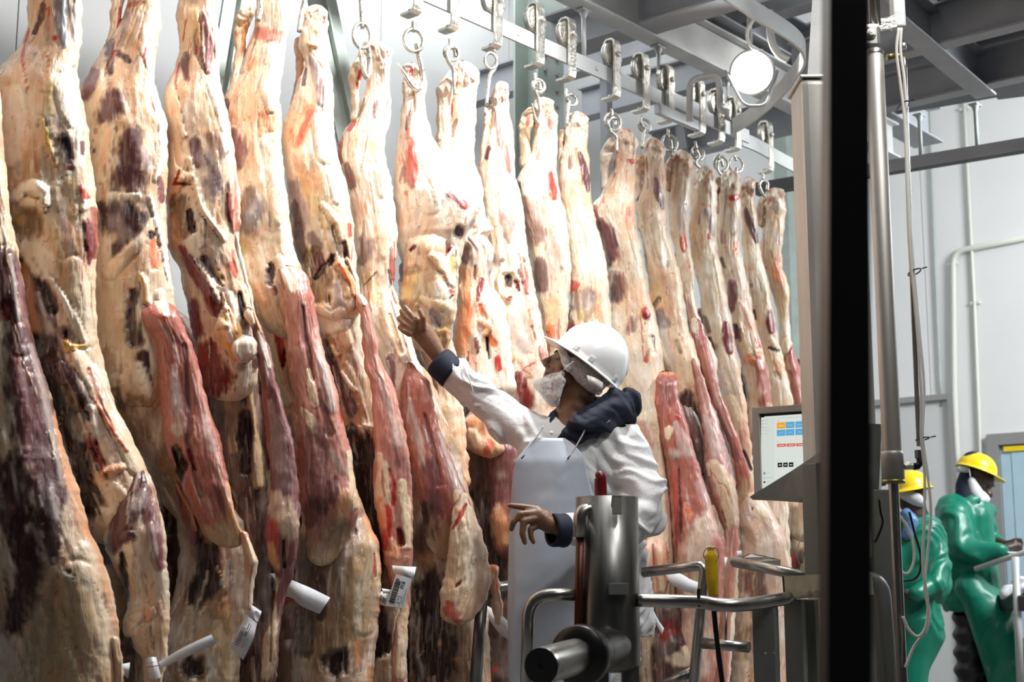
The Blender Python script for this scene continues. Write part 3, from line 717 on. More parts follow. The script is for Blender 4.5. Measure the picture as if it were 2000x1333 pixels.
        if b[3] > .5 and 0 < h <= 8: h = h * .35
        q = np.array(PAL[key]); C[sel] = C[sel] * (1 - mk[:, None]) + q[None, :] * mk[:, None]
        prof = np.clip(1 - dd * dd, 0, 1)
        if h > 0: H[sel] += h / 1000 * (prof ** .6) - (0.003 * np.exp(-((dd - 1.08) / .12) ** 2) if h > 5 else 0)
        else: H[sel] += h / 1000 * sstep(1.15, .7, dn)
    if tb:
        mixin('t', sstep(y1 - tb * .50, y1 - tb * .22, fy + wn * 60 + wf * 14) * .92)
    dep = dep.ravel() - H * front
    # cast to world along the sight lines so that thickness does not shift the outline
    u = fx - 1000.0; v = 666.5 - fy; dy = F * CT - v * ST; dz = F * ST + v * CT
    t = (Y + dep) / dy
    V = np.stack([u * t, dy * t, CAMZ + dz * t], 1)
    V = np.concatenate([V, [V[:seg].mean(0)], [V[(n - 1) * seg:n * seg].mean(0)]])
    C = np.concatenate([C, C[:1], C[-1:]])
    i = np.arange(n - 1)[:, None] * seg; j = np.arange(seg)[None, :]; j2 = (j + 1) % seg
    Q = np.stack([i + j, i + j2, i + seg + j2, i + seg + j], -1).reshape(-1, 4)
    nt_, nb_ = n * seg, n * seg + 1; jj = np.arange(seg); jn = (jj + 1) % seg
    T1 = np.stack([np.full(seg, nt_), jn, jj], 1); T2 = np.stack([np.full(seg, nb_), (n - 1) * seg + jj, (n - 1) * seg + jn], 1)
    me = bpy.data.meshes.new(name)
    o0 = V.mean(0) * 0 + np.array(parent.location) if parent is not None else np.zeros(3)
    V = V - o0
    nv = len(V); me.vertices.add(nv); me.vertices.foreach_set('co', V.astype(np.float32).ravel())
    loops = np.concatenate([Q.ravel(), T1.ravel(), T2.ravel()]).astype(np.int32)
    me.loops.add(len(loops)); me.loops.foreach_set('vertex_index', loops)
    nq = len(Q); npoly = nq + 2 * seg; me.polygons.add(npoly)
    ls = np.concatenate([np.arange(nq) * 4, nq * 4 + np.arange(2 * seg) * 3]).astype(np.int32)
    me.polygons.foreach_set('loop_start', ls); me.update(calc_edges=True)
    me.polygons.foreach_set('use_smooth', np.ones(npoly, dtype=bool))
    ca = me.color_attributes.new('Col', 'FLOAT_COLOR', 'POINT'); ca.data.foreach_set('color', C.astype(np.float32).ravel())
    me.materials.append(M['flesh']); me.update()
    o = bpy.data.objects.new(name, me); COL.objects.link(o); o.parent = parent
    if label: o['label'] = label
    return o
def beef(label, px, py, group='sides of beef on the front rail'):
    p = PL(px, py, 0.0)
    t = thing('beef_side', label, 'beef', p, 0, group); t['Y'] = 0; del t['Y']
    return t, p.y

# ================================================================== BEEF: the sides, front row from left to right
R_, S_ = rows, strokes
def hunks(label, px, py, pieces):
    t, Y = beef(label, px, py)
    for pc in pieces:
        name, dy, base, rw, st = pc[:5]; kw = pc[5] if len(pc) > 5 else {}
        flesh(name, t, rw, Y + dy, base, st, **kw)
    return t, Y
# --- at the left frame edge
hunks('side of beef at left frame edge, long purple brisket above pale fat', -40, -220, [
 ('torso', -0.05, 'f', R_(('A', [(-420, -260, -140), (-200, -280, -100), (200, -260, -20), (390, -230, 2), (480, -230, 10), (600, -230, 17), (720, -230, 30), (850, -230, 43), (930, -230, 62), (1010, -230, 78), (1100, -200, 90), (1200, -180, 105), (1330, -160, 130)]),
   ('D', [(200, -160, 198), (400, -160, 246), (560, -160, 302), (740, -140, 352), (830, -120, 392), (930, -100, 430), (1100, -60, 466), (1260, -20, 476), (1400, 0, 474), (1560, 60, 430)])),
  S_(('A', [('f', 4, [20, 700, 18, 50, 950, 18, 80, 1080, 14]), ('m', 6, [20, 1010, 50, 60, 1150, 55, 80, 1330, 60]), ('M', 3, [70, 1050, 12, 95, 1200, 16, 120, 1330, 18]), ('R', -14, [22, 1190, 22, 30, 1240, 22]), ('s', 2, [40, 1000, 8, 60, 1150, 10, 80, 1330, 10], .7)]),
     ('D', [('m', 10, [80, 0, 70, 110, 200, 92, 150, 400, 105, 190, 600, 85, 205, 760, 50, 215, 850, 18]), ('M', 5, [60, 60, 22, 90, 260, 26, 110, 420, 16], .8), ('s', 3, [120, 20, 12, 170, 200, 16, 210, 400, 14, 240, 560, 12], .55), ('d', -6, [40, 500, 60, 70, 700, 70, 110, 900, 70, 60, 1100, 60]),  # last dark stroke paints the shaded left of the muscle into the colour
            ('d', 2, [190, 600, 46, 208, 780, 34, 212, 860, 12]), ('s', 2, [195, 590, 22, 215, 690, 16], .6), ('o', 4, [215, 300, 12, 265, 520, 18, 320, 700, 26, 370, 830, 22, 420, 980, 18, 455, 1120, 12]), ('t', 8, [300, 950, 90, 270, 1150, 160, 260, 1350, 180]), ('f', 4, [330, 820, 40, 380, 1000, 30, 410, 1200, 30]), ('d', 0, [265, 905, 14, 280, 920, 12]), ('w', 3, [210, 880, 6, 240, 905, 7, 275, 925, 6])
            , ('s', 2, [40, 470, 3, 90, 700, 3, 150, 830, 3, 200, 880, 3])])), dict(thick=.16, seg=90)),
 ('foreleg_tip', -0.12, 'f', R_(('D', [(1150, 425, 462), (1250, 440, 480), (1330, 440, 485), (1420, 440, 480)])), (), dict(seg=28)),
])
# --- second
hunks('nearest full side of beef, lumpy kidney fat and thin torn flank strand', 110, -180, [
 ('hind_quarter', 0.0, 'f', R_(('A', [(-380, 150, 290), (-260, 120, 310), (-60, 112, 325), (0, 110, 320), (100, 106, 323), (170, 88, 320), (230, 30, 308), (300, -40, 304), (400, -80, 325), (520, -90, 347), (620, -100, 357), (720, -100, 372), (850, -100, 382), (950, -80, 384), (1050, -40, 376), (1150, 0, 374), (1250, 40, 378), (1333, 60, 384)]), ('D', [(60, 60, 400), (150, 70, 425), (250, 80, 450), (320, 90, 492), (400, 100, 528), (470, 110, 562), (540, 140, 588), (600, 180, 604), (680, 240, 610), (800, 300, 600)])),
  S_(('A', [('n', 0, [130, 200, 60, 90, 420, 70], .5), ('m', 0, [168, 20, 10, 160, 70, 14, 135, 130, 10]), ('r', -2, [115, 110, 3, 90, 190, 5, 86, 240, 5, 98, 290, 4, 108, 350, 3]), ('b', 4, [236, -40, 26, 238, 60, 28, 245, 140, 24, 250, 180, 12]), ('g', 0, [222, -40, 8, 222, 90, 8], .6), ('r', 0, [190, 35, 8, 188, 60, 5]), ('r', 0, [215, 150, 12]), ('r', 0, [182, 220, 7]), ('s', 5, [290, 30, 20, 300, 150, 18]), ('g', 4, [285, 258, 14]),
     ('b', 0, [138, 212, 10], .8), ('o', 0, [180, 300, 30, 165, 400, 30], .5), ('y', 3, [205, 330, 25, 200, 430, 22], .8), ('w', 8, [240, 320, 34, 262, 420, 36, 285, 480, 24]), ('w', 6, [60, 380, 50, 40, 620, 40], .6), ('d', 3, [248, 545, 34, 262, 600, 38, 268, 640, 26]), ('k', -4, [252, 560, 18, 268, 625, 16]), ('y', 6, [160, 460, 14, 180, 540, 16, 215, 640, 14]), ('Y', 4, [172, 470, 6, 190, 560, 8, 220, 640, 5]),
     ('g', 0, [68, 640, 20, 80, 680, 18], .8), ('t', 0, [130, 620, 40, 120, 700, 40]), ('w', 26, [60, 770, 26, 90, 735, 26, 130, 725, 30, 170, 745, 26, 180, 790, 20]), ('f', 24, [95, 790, 34, 140, 790, 34, 165, 815, 22]), ('t', -8, [120, 770, 7, 150, 775, 5]), ('T', -14, [110, 880, 70, 60, 900, 40]), ('y', 3, [80, 860, 24]), ('r', 5, [318, 735, 14, 335, 775, 18]), ('m', 0, [318, 560, 12, 320, 600, 12]),
     ('f', 14, [345, 800, 22, 325, 815, 14]), ('p', 7, [366, 820, 14, 372, 920, 16, 368, 1000, 12]), ('R', 2, [340, 880, 26, 350, 960, 22, 348, 1030, 12]), ('d', -3, [325, 880, 10, 335, 980, 8]), ('y', 4, [270, 720, 30, 290, 830, 26], .7), ('g', 0, [230, 800, 18, 250, 900, 20], .5),
     ('y', 4, [215, 900, 20, 240, 1100, 26, 290, 1250, 20], .5), ('w', 3, [150, 960, 10, 200, 1000, 12, 205, 1060, 8], .7), ('g', 3, [290, 960, 12, 320, 1100, 16, 345, 1240, 10], .5),
     ('d', -26, [60, 1010, 20, 110, 1120, 52, 130, 1240, 80, 150, 1333, 100]), ('k', -12, [170, 1120, 30, 210, 1200, 28]), ('s', 12, [150, 1150, 18, 175, 1230, 20, 200, 1290, 26], .8), ('M', 4, [240, 1290, 26, 270, 1330, 30], .8), ('o', -4, [95, 1050, 22, 110, 1150, 24, 140, 1280, 26]),
     ('w', 10, [200, 1090, 10, 250, 1170, 14, 300, 1270, 18, 330, 1340, 18]), ('f', 12, [285, 1040, 40, 320, 1180, 44, 350, 1320, 36])]),
     ('D', [('k', -30, [120, 40, 60, 180, 150, 70, 240, 260, 75, 290, 380, 75, 320, 470, 60, 330, 620, 80]), ('R', -4, [350, 380, 22, 370, 440, 26, 400, 480, 18]), ('s', 5, [345, 330, 22, 330, 380, 16], .6), ('d', 3, [220, 100, 50, 300, 180, 40, 340, 280, 30]), ('m', 4, [180, 60, 30, 250, 120, 30], .7), ('s', 4, [345, 255, 10, 370, 330, 14, 365, 380, 10], .6),  # black stroke puts the dark of the hollow into the colour
            ('Y', 14, [258, 0, 12, 268, 28, 16, 300, 20, 12, 330, 20, 10]), ('f', 16, [300, 60, 34, 350, 130, 34, 400, 230, 26, 440, 320, 26, 490, 400, 32, 540, 480, 46]), ('O', 8, [350, 200, 4, 400, 280, 6, 440, 350, 5, 500, 430, 5]), ('r', -4, [345, 110, 7, 375, 200, 7, 420, 300, 6, 460, 380, 5], .7), ('w', 6, [370, 100, 10, 420, 220, 12, 480, 340, 10]),
            ('R', 10, [395, 470, 10, 400, 520, 14]), ('o', 12, [410, 520, 24, 450, 500, 22, 480, 490, 16]), ('f', 8, [430, 560, 26, 470, 600, 30])])), dict(thick=.15, seg=90)),
 ('foreleg', -0.07, 'f', R_(('D', [(495, 520, 562), (520, 500, 585), (560, 475, 602), (640, 428, 624), (740, 400, 645), (820, 415, 652), (880, 440, 656), (930, 470, 660), (1000, 500, 662), (1060, 490, 663), (1130, 476, 660), (1170, 500, 657), (1240, 556, 655), (1290, 560, 642), (1340, 562, 635), (1460, 570, 628)])),
  S_(('D', [('m', 10, [540, 545, 45, 520, 620, 70, 470, 720, 60, 440, 800, 34]), ('M', 6, [580, 580, 26, 590, 680, 34, 610, 780, 30, 625, 880, 18]), ('s', 4, [560, 590, 16, 530, 650, 26], .6), ('m', 10, [480, 770, 24, 510, 760, 24]), ('k', -22, [478, 830, 10, 480, 900, 20, 490, 1010, 16]), ('s', 4, [590, 720, 16, 600, 830, 20], .6), ('o', 4, [450, 880, 18, 460, 960, 20, 470, 1050, 18]), ('n', 0, [570, 900, 60, 600, 1000, 50], .4), ('o', 8, [530, 1070, 30, 580, 1060, 34], .7), ('f', 6, [500, 1110, 26, 540, 1080, 22]), ('k', -16, [500, 1170, 18, 520, 1240, 20]), ('t', 0, [600, 1150, 40, 600, 1250, 30], .6), ('T', -4, [590, 1120, 5, 600, 1200, 6])])), dict(thick=.10, seg=64)),
])
# --- third
hunks('side of beef with big purple thigh patches and a broad ridged red brisket', 275, -100, [
 ('tendon', 0.0, 'f', R_(('A', [(-300, 500, 560), (-160, 470, 500), (-60, 440, 495), (0, 433, 489), (60, 430, 476), (130, 428, 466), (175, 410, 450)])), S_(('A', [('r', 0, [470, 30, 6, 462, 110, 6]), ('r', 0, [488, 20, 4, 480, 60, 4])])), dict(seg=32)),
 ('hind_quarter', 0.02, 'f', R_(('A', [(-300, 500, 620), (-150, 505, 625), (0, 500, 622), (60, 482, 627), (120, 440, 630), (170, 412, 616), (240, 372, 606), (300, 335, 604), (350, 305, 610), (400, 305, 628), (470, 300, 650), (560, 300, 655), (640, 300, 655), (740, 300, 650), (850, 300, 648), (950, 300, 656), (1050, 300, 665), (1150, 300, 680), (1250, 300, 690), (1333, 300, 700)]), ('D', [(150, 300, 720), (300, 320, 740)])),
  S_(('A', [('M', 8, [375, 290, 30, 350, 340, 34, 330, 380, 20]), ('m', 5, [430, 170, 18, 425, 230, 20, 430, 280, 14]), ('f', 4, [400, 230, 10, 395, 300, 10, 385, 380, 14, 345, 430, 16]), ('d', 2, [455, 205, 14, 505, 238, 13]), ('b', 4, [500, 60, 14, 490, 120, 14, 480, 170, 10], .7), ('g', 3, [545, 70, 14, 555, 130, 12], .7), ('w', 6, [590, 60, 26, 570, 180, 30, 590, 260, 20], .7), ('r', 0, [450, 208, 8]), ('r', 0, [500, 20, 10, 560, 10, 8], .7), ('r', 0, [568, 190, 4, 555, 260, 4]),
     ('m', 5, [440, 380, 44, 410, 460, 40]), ('m', 4, [450, 420, 40]), ('o', 0, [560, 350, 40, 590, 450, 44], .7), ('O', 0, [545, 340, 16, 560, 440, 20], .35), ('w', 8, [610, 370, 22, 635, 480, 20, 640, 620, 16, 610, 700, 14]), ('f', 6, [420, 510, 34, 400, 620, 30, 390, 700, 20]), ('o', 3, [430, 520, 16, 400, 640, 16], .5), ('m', 0, [368, 590, 10], .8),
     ('m', 5, [510, 540, 46, 520, 620, 68, 500, 690, 76, 515, 740, 40]), ('d', 0, [500, 640, 34, 515, 735, 24], .6), ('g', 0, [565, 600, 20, 585, 640, 20], .6), ('w', 3, [440, 768, 16, 540, 768, 14]), ('d', 4, [395, 810, 30, 450, 850, 70, 530, 860, 60, 500, 960, 40, 450, 980, 30]), ('g', 0, [450, 870, 30, 500, 920, 30], .7), ('k', 0, [470, 820, 20, 550, 830, 24], .5),
     ('f', 8, [600, 870, 20, 560, 930, 24, 480, 1010, 26, 430, 1060, 36]), ('M', 4, [625, 700, 12, 632, 780, 14]), ('t', 0, [440, 1150, 70, 440, 1300, 80], .6), ('w', 12, [585, 770, 8, 615, 870, 12, 640, 960, 14, 655, 1060, 12, 680, 1150, 10]), ('O', -6, [600, 960, 24, 605, 1040, 24]), ('k', -8, [590, 920, 14]), ('d', -10, [525, 1150, 22, 515, 1250, 20, 530, 1320, 40]), ('y', 14, [548, 1070, 8, 565, 1110, 16, 572, 1180, 12]), ('w', 8, [575, 1090, 5, 585, 1190, 8]), ('w', 14, [625, 1150, 22, 630, 1190, 22]), ('r', -5, [612, 1180, 8, 615, 1210, 6])]),
     ('D', [('T', -6, [420, 60, 40, 430, 200, 40, 440, 330, 40], .7), ('d', -4, [560, 60, 26, 580, 160, 24]), ('w', 6, [545, 90, 12, 570, 150, 20, 590, 210, 12]), ('d', 0, [450, 200, 20, 480, 260, 16], .8), ('T', -10, [540, 260, 60, 560, 340, 40], .8)])), dict(thick=.15, seg=84)),
 ('torso', 0.08, 'T', R_(('D', [(-100, 300, 640), (100, 360, 680), (300, 400, 760), (500, 560, 880), (640, 640, 900), (700, 690, 950), (820, 700, 975), (940, 690, 970), (1100, 650, 955), (1250, 600, 935), (1333, 590, 930), (1500, 620, 900)])),
  S_(('D', [('n', 0, [850, 700, 40, 900, 800, 50, 930, 1000, 30], .7), ('d', 6, [820, 820, 60, 830, 950, 60]), ('k', -8, [800, 900, 40, 760, 1000, 40]), ('b', 0, [900, 870, 20, 870, 950, 16], .5), ('t', 4, [850, 1150, 60, 900, 1300, 40]), ('k', -14, [750, 1280, 50]), ('w', 3, [900, 720, 8, 940, 830, 8], .5)])), dict(thick=.16, seg=72)),
 ('brisket', -0.09, 'p', R_(('A', [(1160, 560, 610), (1200, 535, 690), (1250, 545, 705), (1300, 580, 728)]), ('D', [(0, 608, 745), (80, 615, 772), (190, 622, 800), (300, 630, 828), (370, 636, 855), (450, 655, 876), (520, 690, 888), (600, 720, 902), (680, 755, 920), (760, 800, 952), (810, 830, 970)])),
  S_(('A', [('w', 8, [620, 1170, 30, 640, 1220, 24]), ('r', 0, [600, 1220, 10, 640, 1245, 8]), ('M', 0, [610, 1290, 16, 650, 1290, 14], .6)]), ('D', [('s', 5, [680, 100, 14, 690, 250, 22, 700, 330, 26], .75), ('w', 6, [690, 345, 26], .6), ('M', -8, [720, 20, 10, 735, 200, 14, 740, 400, 14, 790, 600, 14], .8), ('P', 6, [780, 120, 12, 800, 280, 22, 830, 440, 24, 860, 560, 20]), ('s', 3, [800, 300, 16, 830, 420, 20], .5), ('k', -26, [685, 420, 14, 715, 480, 26, 700, 540, 20]), ('R', -6, [740, 430, 12, 760, 500, 10]), ('m', 0, [700, 360, 40], .3), ('o', 3, [890, 560, 14, 905, 650, 20, 930, 760, 24]), ('m', 0, [840, 560, 14, 870, 660, 12], .6)])), dict(thick=.11, seg=84, sq=.7, tb=130, tt=40)),
 ('flank_flap', -0.04, 'R', R_(('D', [(535, 680, 705), (600, 685, 735), (660, 695, 762), (720, 720, 773), (800, 745, 772)])), S_(('D', [('o', 4, [690, 560, 6, 720, 620, 8, 750, 670, 6, 768, 740, 5])])), dict(seg=28)),
 ('fore_shank', -0.1, 'o', R_(('D', [(740, 935, 960), (800, 945, 985), (860, 955, 1012), (920, 955, 995), (1000, 950, 985), (1050, 952, 982)])), S_(('D', [('f', 4, [970, 780, 14, 990, 860, 14]), ('g', 0, [970, 980, 8, 975, 1020, 6], .5)])), dict(seg=28)),
])
# --- fourth
hunks('side of beef with knotted yellow tendon over its purple-white loin strip', 385, -60, [
 ('hind_quarter', 0.0, 'f', R_(('A', [(-180, 720, 840), (-60, 700, 845), (0, 700, 838), (30, 686, 836), (100, 692, 855), (180, 700, 862), (280, 680, 858), (330, 650, 862), (350, 640, 866), (420, 640, 885), (500, 645, 900), (580, 650, 916), (700, 650, 932), (800, 650, 938), (900, 650, 938), (960, 650, 935), (1050, 700, 960), (1150, 720, 985), (1240, 740, 1000)]), ('D', [(0, 760, 1010), (120, 780, 1010), (240, 800, 1000)])),
  S_(('A', [('f', 4, [760, 60, 30, 730, 160, 20]), ('y', 0, [770, 60, 20, 765, 130, 10], .5), ('M', 8, [795, 60, 14, 800, 150, 34, 805, 230, 28, 815, 280, 12]), ('s', 5, [840, 110, 12, 850, 220, 10], .8), ('m', 4, [728, 215, 14, 722, 260, 18, 730, 310, 12]), ('r', -2, [700, 250, 4, 685, 310, 5, 688, 350, 4]), ('r', 0, [770, 180, 5, 768, 210, 5]), ('r', 0, [725, 80, 3, 715, 160, 3]), ('w', 8, [830, 330, 24, 870, 440, 26, 880, 500, 20]), ('f', 10, [685, 380, 10, 700, 460, 10, 720, 530, 10]), ('o', 0, [720, 330, 20, 690, 430, 24], .6), ('n', 0, [780, 370, 40, 760, 440, 40], .4),
     ('o', 0, [800, 500, 34], .6), ('m', 3, [760, 560, 24, 770, 640, 22]), ('m', 3, [830, 545, 34, 860, 590, 34], .8), ('g', 3, [820, 620, 40, 830, 700, 44, 830, 760, 30]), ('d', 0, [790, 600, 6, 830, 660, 8, 860, 740, 8], .6), ('p', 9, [905, 720, 20, 910, 820, 26, 922, 900, 16]), ('R', 4, [890, 760, 10, 900, 860, 14]), ('f', 14, [670, 570, 10, 665, 650, 26, 700, 690, 30, 740, 690, 20]), ('o', 12, [650, 720, 26, 700, 700, 22, 660, 790, 22]), ('R', -5, [700, 670, 5, 680, 720, 6, 740, 720, 5]), ('f', 14, [740, 620, 10, 760, 720, 12, 790, 820, 12, 850, 900, 12, 880, 940, 10]),
     ('T', -22, [700, 800, 36, 720, 900, 40]), ('d', -14, [740, 830, 16, 750, 900, 18]), ('o', 0, [670, 850, 24, 690, 960, 24]), ('f', 8, [790, 860, 12, 785, 960, 14]), ('t', 2, [840, 850, 30, 850, 980, 30], .6), ('R', 8, [710, 970, 14, 750, 1050, 24, 810, 1140, 30, 850, 1210, 26]), ('M', 8, [740, 1000, 10, 800, 1080, 16, 850, 1170, 16]), ('w', 6, [760, 1010, 5, 830, 1110, 8, 870, 1190, 8]), ('k', -10, [800, 1010, 16, 860, 1100, 22]), ('g', 4, [830, 1020, 20, 870, 1120, 24, 890, 1180, 16], .8),
     ('o', -10, [680, 1080, 30, 700, 1160, 34, 720, 1260, 40]), ('R', -12, [760, 1200, 30, 760, 1300, 40]), ('w', 8, [900, 1150, 14, 920, 1240, 14, 920, 1320, 12]), ('Y', 8, [840, 1040, 5, 870, 1110, 7]), ('r', 0, [905, 1040, 16, 920, 1080, 10, 910, 980, 8], .8), ('k', -12, [935, 1150, 12, 950, 1230, 12])]),
     ('D', [('R', -16, [800, 60, 60, 840, 160, 70]), ('r', 0, [780, 20, 20, 790, 80, 18], .5), ('m', 0, [900, 40, 20], .7)])), dict(thick=.14, seg=84)),
 ('flank_strand', -0.05, 'w', R_(('A', [(880, 900, 922), (960, 918, 938), (1050, 930, 955), (1150, 945, 980), (1250, 960, 1000), (1330, 960, 1010)]), ('D', [(60, 950, 1020), (110, 960, 1020)])), S_(('A', [('r', 0, [955, 1210, 4, 965, 1260, 5])])), dict(seg=28)),
 ('tendon', -0.09, 'Y', R_(('A', [(1130, 840, 870), (1180, 845, 890), (1240, 850, 920), (1290, 830, 950), (1330, 850, 960)]), ('D', [(30, 880, 940), (80, 900, 935)])), S_(('A', [('f', 18, [820, 1290, 20, 850, 1260, 24, 880, 1270, 16]), ('o', 6, [900, 1210, 8, 930, 1300, 8]), ('w', 4, [885, 1270, 10, 900, 1330, 12]), ('y', -6, [868, 1200, 5, 890, 1290, 5])])), dict(seg=32)),
 ('fat_knob', -0.12, 'w', R_(('D', [(-30, 935, 985), (10, 900, 1000), (50, 905, 1002), (90, 930, 985)])), (), dict(seg=32, rough=2.0)),
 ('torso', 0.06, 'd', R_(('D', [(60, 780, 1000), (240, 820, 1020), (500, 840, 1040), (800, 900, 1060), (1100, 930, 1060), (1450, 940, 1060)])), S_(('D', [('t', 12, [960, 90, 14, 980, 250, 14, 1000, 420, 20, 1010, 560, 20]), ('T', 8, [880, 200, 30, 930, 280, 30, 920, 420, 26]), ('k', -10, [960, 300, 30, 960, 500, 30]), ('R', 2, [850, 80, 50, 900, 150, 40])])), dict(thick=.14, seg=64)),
 ('loin_strip', -0.10, 'M', R_(('X', [(330, 120, 175), (400, 110, 205), (480, 180, 240), (560, 190, 268), (650, 200, 305), (750, 215, 322), (850, 235, 345), (1000, 250, 385)]), ('E', [(250, 30, 110), (400, 45, 150), (550, 60, 166), (700, 36, 174), (850, 48, 160), (920, 80, 142), (1000, 76, 115), (1090, 56, 98), (1150, 30, 92), (1250, 22, 84), (1333, 18, 76), (1450, 20, 70)])),
  S_(('X', [('f', 10, [150, 380, 30, 170, 440, 26]), ('o', 5, [195, 370, 14, 230, 500, 10]), ('w', 4, [215, 500, 10, 250, 600, 18, 290, 720, 14], .7)]), ('E', [('s', 6, [50, 240, 16, 70, 320, 30, 90, 420, 36, 100, 500, 30], .8), ('g', 3, [60, 300, 26, 90, 450, 40, 110, 560, 40], .7), ('p', 0, [30, 200, 16, 34, 300, 16, 44, 420, 12]), ('f', 5, [70, 620, 40, 120, 700, 50], .7), ('n', 0, [130, 620, 20, 140, 760, 24], .7), ('r', 3, [60, 720, 24, 60, 780, 30, 76, 850, 16]), ('o', 3, [50, 800, 20, 80, 880, 18]), ('f', 3, [60, 940, 30, 50, 1100, 34, 40, 1300, 30]), ('o', 0, [30, 1000, 12, 20, 1200, 14], .7), ('k', -10, [108, 780, 6, 110, 880, 8]), ('T', -4, [60, 1050, 4, 56, 1250, 4])])), dict(thick=.09, seg=64)),
])
